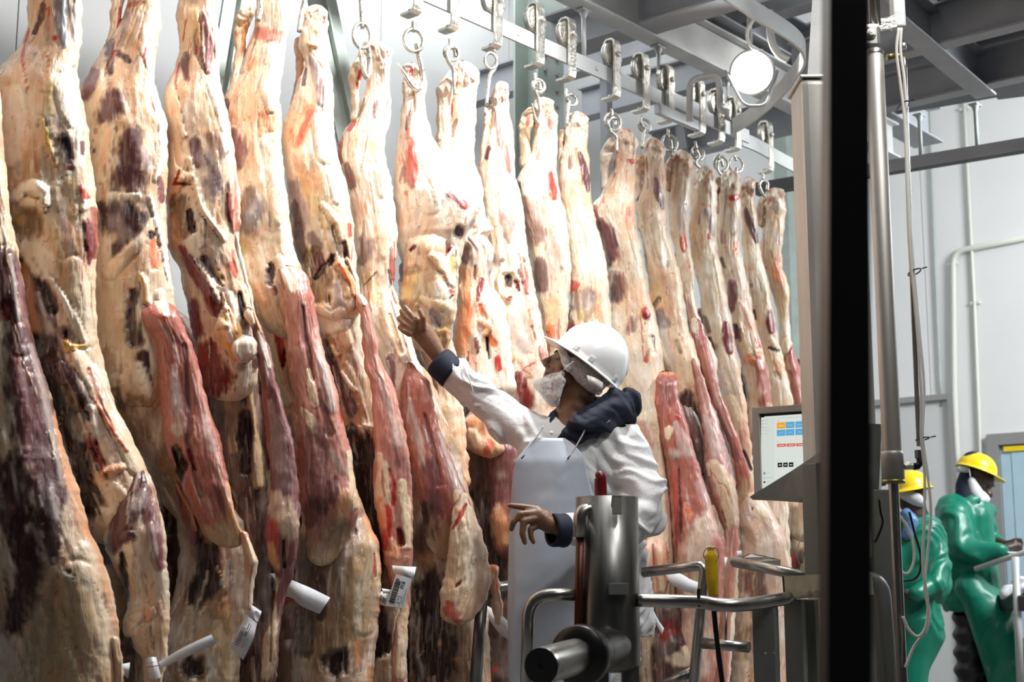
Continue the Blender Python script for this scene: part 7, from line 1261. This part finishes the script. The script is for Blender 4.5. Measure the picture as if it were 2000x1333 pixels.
def helmet(parent, centre, fwd, up, m, a=.137, b=.112, c=.15, peak=.045, lugs=True):
    """hard hat shell: dome, rim, peak; fwd and up are unit directions"""
    f = Vector(fwd).normalized(); u = Vector(up).normalized(); u = (u - f * u.dot(f)).normalized(); s = u.cross(f)
    T = lambda x, y, z: Vector(centre) + f * x + s * y + u * z
    N, R = 48, 16; vs = []; fs = []
    def ring(rx, ry, z, pk=0.0, dz=0.0):
        for k in range(N):
            t = 2 * math.pi * k / N; fr = max(0, math.cos(t)) ** 2.2
            vs.append(T(rx * math.cos(t) + pk * fr, ry * math.sin(t), z - dz * fr))
    prof = []
    for i in range(R + 1):
        el = math.pi / 2 * (1 - i / R) ** 1.0; el = max(el, 0); prof.append((math.cos(el) ** .92, math.sin(el)))
    for (r, z) in prof: ring(max(a * r, .002), max(b * r, .002), c * z)
    n0 = len(prof)
    ring(a * 1.05, b * 1.06, -.006, peak * .35, .002); ring(a * 1.09, b * 1.10, -.010, peak, .008); ring(a * 1.09, b * 1.10, -.014, peak, .009); ring(a * 1.0, b * 1.0, -.012, peak * .2, .0)
    for z, k in ((-.008, .96), (c * .5, .84)): ring(a * k, b * k, z)
    rows_ = n0 + 6
    for i in range(rows_ - 1):
        for k in range(N): fs.append((i * N + k, i * N + (k + 1) % N, (i + 1) * N + (k + 1) % N, (i + 1) * N + k))
    fs.append(tuple(range(N))[::-1])
    mb = MB(); mb.add(vs, fs, True)
    h = mb.build('helmet', M[m], parent)
    if lugs:
        for ang_ in (58, 88, 140):
            for sg in (1, -1):
                t = math.radians(ang_) * sg; p = T(a * .985 * math.cos(t), b * .985 * math.sin(t), .010); nrm = (f * math.cos(t) + s * math.sin(t)); tg = (-f * math.sin(t) + s * math.cos(t))
                mt = Matrix((( tg.x, nrm.x, u.x, p.x), (tg.y, nrm.y, u.y, p.y), (tg.z, nrm.z, u.z, p.z), (0, 0, 0, 1)))
                g = MB(); g.bevbox(None, (.022, .012, .022), b=.005, mtx=mt); g.build('helmet_lug', M[m], h)
        cr = MB(); pts = []
        for k in range(15):
            el = math.radians(20 + 140 * k / 14); pts.append(T(a * 1.0 * math.cos(el), 0, c * 1.0 * math.sin(el)))
        cr.tube(pts, .004, 8); cr.build('helmet_ridge', M[m], h)
    return h, T

def netmat():
    """gathered gauze: fine folded threads, see-through between them"""
    m = bpy.data.materials.new('mob_cap_net'); m.use_nodes = True; nt = m.node_tree; b = nt.nodes['Principled BSDF']
    b.inputs['Base Color'].default_value = (.88, .88, .90, 1); b.inputs['Roughness'].default_value = .8
    tc = nt.nodes.new('ShaderNodeTexCoord'); outs = []
    for sc, dist, det, lo, hi in ((38, 3.5, 3, .035, .012), (80, 4.5, 2, .05, .02)):
        v = nt.nodes.new('ShaderNodeTexNoise'); v.inputs['Scale'].default_value = sc; v.inputs['Detail'].default_value = det; v.inputs['Distortion'].default_value = dist
        nt.links.new(tc.outputs['Object'], v.inputs['Vector'])
        a = nt.nodes.new('ShaderNodeMath'); a.operation = 'SUBTRACT'; a.inputs[1].default_value = .5; nt.links.new(v.outputs[0], a.inputs[0])
        c = nt.nodes.new('ShaderNodeMath'); c.operation = 'ABSOLUTE'; nt.links.new(a.outputs[0], c.inputs[0])
        r = nt.nodes.new('ShaderNodeMapRange'); r.inputs[1].default_value = lo; r.inputs[2].default_value = hi; r.inputs[3].default_value = 0; r.inputs[4].default_value = 1; nt.links.new(c.outputs[0], r.inputs[0]); outs.append(r)
    mx = nt.nodes.new('ShaderNodeMath'); mx.operation = 'MAXIMUM'; nt.links.new(outs[0].outputs[0], mx.inputs[0]); nt.links.new(outs[1].outputs[0], mx.inputs[1])
    fin = nt.nodes.new('ShaderNodeMapRange'); fin.inputs[3].default_value = .42; fin.inputs[4].default_value = 1; nt.links.new(mx.outputs[0], fin.inputs[0]); nt.links.new(fin.outputs[0], b.inputs['Alpha'])
    bp = nt.nodes.new('ShaderNodeBump'); bp.inputs['Strength'].default_value = .35; nt.links.new(mx.outputs[0], bp.inputs['Height']); nt.links.new(bp.outputs[0], b.inputs['Normal'])
    return m
M['netting'] = netmat()

# ------------------------------------------------------------------ the inspector
YM = 4.95; K = C_(YM); mpx = YM / 2841
man = thing('person', 'person in white hard hat, white coat and pale apron reaching up to the beef', 'person', (W(1130, 1000, YM).x, YM, 0))
ft = math.radians(27); hf = Vector((-math.cos(ft), -.10, math.sin(ft))).normalized(); hu = Vector((math.sin(ft), 0, math.cos(ft))); hu = (hu - hf * hu.dot(hf)).normalized(); hs = hu.cross(hf)
hc = W(1126, 723, YM)
def HD(x, y, z): return hc + hf * x + hs * y + hu * z
hcaps = []
def ha(*a):
    p = [(HD(*q[:3]), q[3]) for q in a]
    if len(p) == 1: hcaps.append((p[0][0], p[0][1], p[0][0] + Vector((0, 0, .0001)), p[0][1]))
    for i in range(len(p) - 1): hcaps.append((*p[i], *p[i + 1]))
ha((-.020, 0, .030, .084), (.020, 0, .034, .070)); ha((.045, 0, .045, .046)); ha((-.03, 0, -.02, .062))
ha((.030, .03, -.055, .036), (.068, .010, -.088, .022)); ha((.030, -.03, -.055, .036), (.068, -.010, -.088, .022)); ha((.070, 0, -.092, .021))
ha((.056, 0, .004, .042)); ha((.072, 0, -.018, .025)); ha((.064, 0, -.050, .029)); ha((.066, .018, -.03, .022)); ha((.066, -.018, -.03, .022)); ha((.045, .036, -.02, .030)); ha((.045, -.036, -.02, .030)); ha((.055, 0, -.045, .032))
for sg in (1, -1):
    ha((.080, sg * .014, .022, .011), (.066, sg * .046, .020, .012)); ha((.071, sg * .030, .002, .013)); ha((.094, sg * .012, -.036, .008)); ha((-.010, sg * .072, .004, .012), (-.008, sg * .074, -.026, .010))
ha((.086, 0, .010, .009), (.110, 0, -.026, .0125)); ha((.104, .009, -.034, .009), (.104, -.009, -.034, .009)); ha((.086, 0, -.052, .012)); ha((.089, .012, -.062, .007), (.089, -.012, -.062, .007)); ha((.086, .010, -.074, .008), (.086, -.010, -.074, .008))
body = list(hcaps)
body += K((1136, 745, 34), (1118, 810, 35), (1122, 860, 44))
body += K((1060, 880, 40), (1195, 880, 40)); body += K((1125, 900, 48), (1120, 1060, 50), (1122, 1180, 52))
body += K((1030, 858, 26), (945, 782, 21, .06), (872, 716, 17, .10), (858, 700, 16, .11))                 # raised arm
body += K((1225, 885, 28), (1258, 1010, 22, -.12), (1120, 1036, 16, -.33), (1092, 1034, 14, -.36))         # bent arm
body += K((1090, 1190, 36), (1083, 1400, 24), (1079, 1590, 17)); body += K((1170, 1190, 38), (1180, 1400, 26), (1178, 1590, 17))
body += K((1078, 1590, 22), (1050, 1604, 16, -.03)); body += K((1176, 1590, 22), (1150, 1604, 16, -.03))
# raised forearm and hand, palm against the flank
body += K((858, 700, 17, .11), (838, 668, 22, .10), (822, 648, 23, .09)); body += K((822, 648, 22, .09), (806, 632, 20, .07))
for pts in (((812, 628, 8, .05), (800, 612, 6.5, .045), (791, 600, 5.5, .05)), ((806, 634, 8, .05), (793, 620, 6.5, .045), (784, 608, 5.5, .05)), ((802, 642, 8, .05), (788, 632, 6.5, .045), (779, 622, 5.2, .05)), ((800, 652, 7.5, .05), (788, 646, 6, .045), (780, 640, 4.8, .05)), ((826, 640, 8, .05), (826, 620, 6.5, .03), (820, 607, 5.5, .03))):
    body += K(*pts)
# lowered hand with bent fingers
dY = -.37
body += K((1092, 1034, 13, dY), (1072, 1022, 15, dY), (1052, 1006, 14, dY)); body += K((1074, 1030, 13, dY), (1054, 1020, 12, dY)); body += K((1066, 1010, 12, dY), (1050, 1000, 10, dY))
for pts in (((1050, 996, 7.6, dY), (1022, 991, 6.4, dY), (996, 988, 5.0, dY)), ((1048, 1003, 7.6, dY - .01), (1015, 1005, 6.6, dY - .022), (1003, 1020, 6.0, dY - .022), (999, 1034, 5.0, dY - .015)),
            ((1052, 1012, 7.6, dY - .012), (1023, 1019, 6.6, dY - .026), (1020, 1042, 6.0, dY - .026), (1025, 1060, 5.0, dY - .02)), ((1056, 1024, 7.0, dY), (1036, 1034, 5.9, dY - .012), (1037, 1050, 5.2, dY - .012), (1042, 1060, 4.4, dY - .008)), ((1076, 1016, 8, dY + .02), (1056, 1004, 7, dY + .035), (1038, 998, 5.5, dY + .04))):
    body += K(*pts)
blob('body', body, .0042, 'skin', man, smooth=3)
nl = MB(); p = W(992, 987, YM + dY - .002); nl.bevbox(p, (.011, .006, .007), b=.002); nl.build('fingernail', M['skin_nail'], man)
# eyelid crease and eye
for sg in (1, -1):
    e = MB(); e.tube(bez([HD(.079, sg * .045, -.004), HD(.0855, sg * .036, -.0035), HD(.0885, sg * .027, -.003), HD(.0875, sg * .018, -.003)], 5), .0018, 6); e.build('eyelid_line', M['black'], man)
    e = MB(); e.tube(bez([HD(.082, sg * .044, .020), HD(.0915, sg * .030, .0245), HD(.0945, sg * .014, .022)], 5), [.0022] * 5 + [.0032] * 6, 6); e.build('eyebrow', M['navy'], man)
# coat
coat = []
coat += K((1062, 870, 52), (1190, 872, 54)); coat += K((1066, 850, 40), (1180, 852, 40))
coat += K((1062, 880, 56), (1062, 1050, 58), (1060, 1240, 58)); coat += K((1190, 880, 60), (1196, 1050, 62), (1208, 1220, 66)); coat += K((1125, 880, 64), (1125, 1060, 66), (1130, 1240, 66))
coat += K((1034, 850, 42), (1000, 830, 40, .03), (945, 785, 37, .06), (900, 742, 33, .09), (880, 724, 30, .10))
coat += K((1215, 880, 52, -.02), (1250, 950, 48, -.08), (1254, 1008, 44, -.12), (1235, 1030, 38, -.18), (1170, 1036, 30, -.28), (1115, 1036, 27, -.34))
co1 = folds((11, 8), .008, (.8, 0, .6), 5, .003)
co2 = folds((12, 9), .009, (.35, 0, .93), 11, .003)
def coatdisp(co, no):
    w = sstep(.15, .35, co[:, 0]); h = co1(co, no) * (1 - w) + co2(co, no) * w
    return h * (.35 + .65 * np.clip(1 - np.abs(co[:, 2] - 1.15) * 1.2 + sstep(.2, .4, co[:, 0]) + sstep(0, -.2, co[:, 0]), 0, 1))
hemz = W(1200, 1246, YM).z
cuffp = W(882, 724, YM + .1); cuffd = (W(900, 742, YM + .09) - W(872, 716, YM + .1)).normalized()
cp2 = W(1103, 1036, YM - .35); cd2 = Vector((1, .0, 0))
co_ = blob('coat', coat, .0062, 'coat', man, smooth=6, disp=coatdisp, cut=lambda v: v.z < hemz or ((v - cuffp).dot(cuffd) < -.008 and v.x < -.1) or (v.x < cp2.x - .0 and v.y < YM - .20 and v.z < 1.15 and (v - cp2).length < .12))
sol = co_.modifiers.new('s', 'SOLIDIFY'); sol.thickness = .003
# sleeve seams and pocket stitching
mb = MB(); mb.tube(bez([W(905, 715, YM + .03), W(918, 745, YM + .0), W(925, 778, YM + .01), W(915, 800, YM + .05)], 6), .0022, 6); mb.build('sleeve_seam', M['coat'], man)
# navy cuffs
def cuff(name, a, b, r, m='navy'):
    mb = MB(); d = (b - a).normalized(); L = (b - a).length; n = 6
    mb.lathe([(r * .80, 0.0), (r * .98, -.002), (r * 1.03, L * .15), (r * 1.0, L * .5), (r * 1.04, L * .85), (r * 1.0, L + .003), (r * .82, L + .002), (r * .80, L * .5)], a, d, 32); return mb.build(name, M[m], man)
cuff('cuff', W(857, 706, YM + .10), W(886, 733, YM + .09), 33 * mpx * .98)
cuff('cuff', W(1078, 1036, YM - .37), W(1104, 1037, YM - .35), 30 * mpx * 1.0)
# navy hood and collar
hood = K((1084, 866, 8, -.09), (1108, 848, 15, -.12), (1145, 826, 22, -.13), (1185, 806, 27, -.09), (1222, 794, 27, -.01)) + K((1150, 812, 20, -.09), (1195, 786, 26, -.05), (1230, 782, 20, .0)) + K((1130, 848, 16, -.12), (1180, 826, 20, -.10), (1226, 812, 20, -.02)) + K((1222, 790, 25, 0), (1238, 800, 17, .06), (1200, 805, 26, .12)) + K((1070, 845, 8, .0), (1078, 812, 11, .05), (1100, 800, 14, .10), (1150, 790, 20, .13), (1200, 795, 24, .12)) + K((1062, 866, 8, -.05), (1072, 836, 10, -.05), (1082, 806, 9, -.02))
blob('hood', hood, .006, 'navy', man, smooth=6, disp=folds((14, 6), .007, (.7, 0, .7), 21, .003))
# coat collar and button
mb = MB(); sheet(mb, [(W(1098, 842, YM - .10), W(1110, 858, YM - .12)), (W(1128, 828, YM - .12), W(1150, 842, YM - .14)), (W(1170, 812, YM - .11), W(1195, 822, YM - .13))], th=.004); mb.build('coat_collar', M['coat'], man)
mb = MB(); mb.lathe([(0, .002), (.006, .002), (.007, 0)], W(1077, 846, YM - .105), (-.2, -1, .1), 14); mb.build('button', M['white_pl'], man)
# apron: follows the front of the coat
def apron():
    rowsA = [(856, 1040, 1104), (872, 1030, 1124), (890, 1014, 1140), (920, 1002, 1146), (960, 999, 1156), (1000, 997, 1166), (1050, 994, 1178), (1120, 992, 1188), (1200, 991, 1192), (1280, 992, 1194), (1345, 994, 1195)]
    n = 46; vs = []; fs = []; ys = np.linspace(856, 1345, 70)
    xl = np.interp(ys, [r[0] for r in rowsA], [r[1] for r in rowsA]); xr = np.interp(ys, [r[0] for r in rowsA], [r[2] for r in rowsA])
    for i, y in enumerate(ys):
        for j in range(n):
            u = j / (n - 1); x = xl[i] + (xr[i] - xl[i]) * u; q = (x - 1100) / 108
            dep = -.112 + .022 * max(0, (900 - y) / 44) - .052 * math.sqrt(max(0, 1 - min(1, q * q))) - .010 * math.sin(u * 7 + y / 90) * min(1, (y - 856) / 160)
            dep -= .007 * (mnoise.noise(Vector((x / 60, y / 130, 3)))) + .003 * abs(mnoise.noise(Vector((x / 34 + y / 60, y / 40, 1))))
            if q < -.9: dep += .03 * (-q - .9) * 6
            vs.append(W(x, y, YM + dep))
    N0 = len(vs); vs += [v + Vector((0, .003, 0)) for v in vs]
    R = len(ys)
    for i in range(R - 1):
        for j in range(n - 1):
            a = i * n + j; fs.append((a, a + 1, a + n + 1, a + n)); fs.append((N0 + a + n, N0 + a + n + 1, N0 + a + 1, N0 + a))
        for j in (0, n - 1):
            a = i * n + j; fs.append((a, a + n, N0 + a + n, N0 + a))
    for j in range(n - 1): fs.append((j, j + 1, N0 + j + 1, N0 + j))
    mb = MB(); mb.add(vs, fs, True); return mb.build('apron', M['apron'], man)
ap_ = apron()
for pts in ([(1112, 893), (1125, 872), (1140, 845), (1148, 822)], [(1022, 893), (1034, 872), (1052, 848), (1062, 832)]):
    mb = MB(); mb.tube(bez([W(x, y, YM - .135 - .02 * (pts[0][0] > 1100)) for x, y in pts], 5), .0028, 6); mb.build('apron_tie', M['coat'], ap_)
for x, y in ((1112, 893), (1022, 893)):
    mb = MB(); mb.tube([W(x - 4, y + 4, YM - .172), W(x + 3, y - 4, YM - .172)], .0024, 6); mb.build('eyelet', M['black'], ap_)
# trousers and boots
tr = K((1090, 1200, 48), (1084, 1400, 40), (1080, 1560, 34)) + K((1180, 1190, 56), (1196, 1300, 52), (1184, 1420, 42), (1178, 1560, 34))
blob('trousers', tr, .009, 'coat', man, smooth=5, disp=folds((10, 10), .008, (.2, 0, 1), 33, .003), cut=lambda v: v.z < .10)
for x in (1078, 1176):
    blob('boot', K((x, 1545, 26), (x, 1585, 27), (x - 34, 1600, 22, -.03)), .01, 'white_pl', man, smooth=4, cut=None)
# beard net, hair net, straps
bn = K((1066, 744, 9, -.02), (1096, 730, 7, -.07)) + K((1052, 754, 12, 0), (1072, 758, 22, -.03), (1082, 784, 13, -.04)) + K((1060, 756, 14, .04), (1078, 778, 16, .03)) + K((1052, 752, 10, .02), (1094, 744, 10, -.075), (1088, 772, 9, -.07)) + K((1080, 786, 10, -.03), (1088, 790, 8, -.02))
def crumple(co, no): return (fbm(co[:, 0] * 45 + co[:, 1] * 20, co[:, 2] * 45, 4, 3) - .5) * .010
blob('beard_net', bn, .0032, 'netting', man, smooth=3, disp=crumple)
hn = K((1092, 672, 6, -.065), (1104, 702, 10, -.078), (1112, 718, 9, -.085)) + K((1120, 712, 16, -.07), (1140, 728, 22, -.06), (1156, 746, 20, -.05), (1166, 762, 12, -.04)) + K((1150, 700, 40, 0), (1165, 735, 32, .0))
blob('hair_net', hn, .0034, 'netting', man, smooth=2, disp=crumple)
mb = MB(); mb.tube(bez([W(1100, 724, YM - .11), W(1108, 716, YM - .118), W(1120, 706, YM - .115)], 5), .0014, 6); mb.build('net_elastic', M['white_pl'], man)
mb = MB(); sheet(mb, [(W(1146, 733, YM - .12), W(1150, 748, YM - .12)), (W(1162, 738, YM - .12), W(1164, 756, YM - .115)), (W(1178, 748, YM - .10), W(1176, 768, YM - .09))], th=.004); mb.build('helmet_strap', M['white_pl'], man)
ht = math.radians(38); helmet(man, W(1149, 712, YM), (-math.cos(ht), -.08, math.sin(ht)), (math.sin(ht), -.06, math.cos(ht)), 'helmet_w', a=.134, b=.118, c=.150, peak=.034)

# ------------------------------------------------------------------ the two packers in green
YA = 8.9; A = C_(YA)
w1 = thing('person', 'person in yellow hard hat and green waterproofs bending over papers at right', 'person', (W(1900, 1200, YA).x, YA, 0))
b = A((1912, 925, 26), (1925, 938, 17, -.03)) + A((1900, 945, 20), (1888, 985, 22)) + A((1868, 1000, 18), (1912, 1000, 16)) + A((1890, 1000, 26), (1885, 1180, 28)) + A((1872, 1005, 14, -.06), (1882, 1070, 12, -.16), (1950, 1078, 11, -.25), (1966, 1072, 9, -.25)) + A((1912, 1010, 12, .12), (1936, 1052, 10, .12), (1966, 1066, 9, 0))
b += A((1966, 1072, 10, -.25), (1982, 1068, 9, -.25)) + A((1966, 1066, 9, 0), (1985, 1060, 9, -.05)) + A((1888, 1190, 16), (1895, 1300, 14), (1900, 1385, 12)) + A((1912, 1190, 16, -.06), (1945, 1290, 14, -.10), (1975, 1385, 12, -.1))
for q in range(4): b += A((1982, 1064 + q * 4, 3.4, -.25), (1992, 1062 + q * 5, 3.0, -.27), (1996, 1066 + q * 5, 2.6, -.27)); b += A((1984, 1054 + q * 4, 3.4, -.05), (1994, 1054 + q * 4, 2.8, -.08), (1997, 1059 + q * 4, 2.4, -.1))
b += A((1978, 1060, 3.6, -.25), (1986, 1052, 3.0, -.26)); b += A((1936, 944, 3.5, -.04), (1941, 950, 3.5, -.04)) + A((1930, 966, 10, -.03))
blob('body', b, .010, 'skin_dark', w1, smooth=3)
c1 = A((1862, 992, 30), (1908, 988, 26)) + A((1872, 1010, 38), (1876, 1100, 42), (1884, 1172, 44)) + A((1905, 1010, 36), (1908, 1100, 40), (1918, 1165, 40)) + A((1866, 1005, 32, -.06), (1876, 1068, 30, -.14), (1905, 1080, 24, -.20), (1952, 1076, 17, -.26)) + A((1850, 1000, 22), (1856, 1090, 28), (1868, 1170, 30)) + A((1894, 975, 16), (1930, 1000, 16)) + A((1918, 1000, 20, .12), (1938, 1050, 16, .12), (1958, 1068, 13, .05))
blob('coat', c1, .013, 'green', w1, smooth=5, disp=folds((4, 3), .006, (.5, 0, .8), 41, .001), cut=lambda v: v.z < W(1890, 1197, YA).z)
blob('apron', A((1895, 1150, 36, -.10), (1930, 1200, 40, -.14), (1966, 1290, 42, -.16), (1996, 1360, 44, -.16)) + A((1925, 1170, 34, -.08), (1985, 1310, 36, -.1)) + A((1905, 1165, 30, -.14), (1960, 1350, 26, -.18)), .013, 'green', w1, smooth=6, disp=folds((3, 2), .008, (.8, 0, .3), 47, .001))
blob('trousers', A((1888, 1190, 26, 0), (1892, 1260, 27, 0), (1895, 1320, 28, 0), (1900, 1400, 26, 0)) + A((1915, 1200, 26, .05), (1940, 1340, 26, .05)), .014, 'black', w1, smooth=2, disp=lambda co, no: np.sin(co[:, 2] * 60) * .012)
blob('balaclava', A((1902, 928, 27, .02), (1886, 950, 20, .01), (1886, 975, 20, -.01), (1905, 985, 16, -.03)) + A((1900, 905, 24)), .011, 'navy', w1, smooth=3)
blob('face_mask', A((1898, 940, 8, -.05), (1904, 960, 14, -.035), (1914, 976, 13, -.03)) + A((1906, 966, 14, -.02), (1922, 974, 12, -.03)), .008, 'net', w1, smooth=3)
blob('hair_net', A((1876, 916, 7, -.03), (1888, 918, 7, -.05)), .008, 'netting', w1, smooth=2)
mb = MB(); mb.tube([W(1893, 915, YA - .085), W(1896, 938, YA - .08)], .003, 6); mb.build('mask_strap', M['net'], w1)
helmet(w1, W(1908, 918, YA), (.90, -.25, -.34), (.34, 0, .94), 'helmet_y', a=.122, b=.11, c=.105, peak=.05, lugs=False)
# papers held over the table
m_ = MB(); m_.bevbox(W(1978, 1080, YA - .25), (.16, .12, .006), b=.001, rz=.3); tag(m_.build('paper_stack', M['paper']), 'thin stack of papers under the hands of the bending packer', 'paper')

YB = 8.2; B_ = C_(YB)
w2 = thing('person', 'person in yellow hard hat and green waterproofs half hidden behind the air cylinder', 'person', (W(1785, 1200, YB).x, YB, 0))
b = B_((1782, 965, 26), (1772, 985, 16)) + B_((1784, 985, 22), (1786, 1010, 24)) + B_((1745, 1035, 26), (1815, 1035, 26)) + B_((1782, 1040, 30), (1785, 1200, 32)) + B_((1815, 1040, 20, .05), (1836, 1130, 16, -.1), (1790, 1165, 12, -.2), (1770, 1160, 10, -.22)) + B_((1745, 1040, 20), (1725, 1110, 16, -.1), (1740, 1150, 12, -.2))
b += B_((1768, 1210, 22), (1768, 1410, 14)) + B_((1800, 1210, 22), (1786, 1410, 14))
blob('body', b, .011, 'skin_dark', w2, smooth=3)
c2 = B_((1742, 1035, 34), (1806, 1035, 34)) + B_((1800, 1050, 46), (1812, 1140, 44)) + B_((1752, 1050, 40), (1752, 1140, 42)) + B_((1780, 1050, 46), (1782, 1130, 48), (1785, 1180, 46)) + B_((1816, 1045, 28, -.02), (1830, 1100, 27, -.08), (1826, 1140, 22, -.16), (1790, 1160, 18, -.24)) + B_((1742, 1045, 28, -.02), (1728, 1110, 24, -.12), (1745, 1150, 18, -.22))
blob('coat', c2, .013, 'green', w2, smooth=5, disp=folds((4, 3), .006, (.4, 0, .9), 51, .001))
blob('apron', B_((1775, 1160, 44), (1785, 1230, 46), (1775, 1300, 42), (1765, 1400, 40)) + B_((1800, 1180, 36), (1808, 1240, 34), (1785, 1310, 30)), .013, 'green', w2, smooth=6, disp=folds((3, 2), .008, (.7, 0, .5), 57, .001))
blob('balaclava', B_((1780, 972, 24, .0), (1786, 1000, 24, .02), (1800, 1020, 20, .0)), .011, 'navy', w2, smooth=3)
blob('hair_net', B_((1768, 966, 12, -.07), (1790, 976, 13, -.08), (1800, 982, 10, -.06)), .009, 'netting', w2, smooth=2)
blob('blue_bag', B_((1770, 1002, 10, -.1), (1780, 1018, 14, -.12), (1772, 1045, 12, -.12)), .009, mat('blue_plastic', (.10, .22, .42), .35), w2, smooth=3, disp=crumple)
helmet(w2, W(1780, 955, YB), (-.55, -.75, -.05), (-.02, .2, .97), 'helmet_y', a=.128, b=.108, c=.105, peak=.04, lugs=False)
# bags on the table
def heap(co, no): return (fbm(co[:, 0] * 22, co[:, 2] * 22 + co[:, 1] * 20, 8, 4) - .5) * .06
T_ = C_(8.5)
o = blob('bag', T_((1962, 1158, 10), (1985, 1150, 16), (2010, 1146, 22), (2040, 1150, 20)), .011, 'paper', bg, smooth=2, disp=heap)
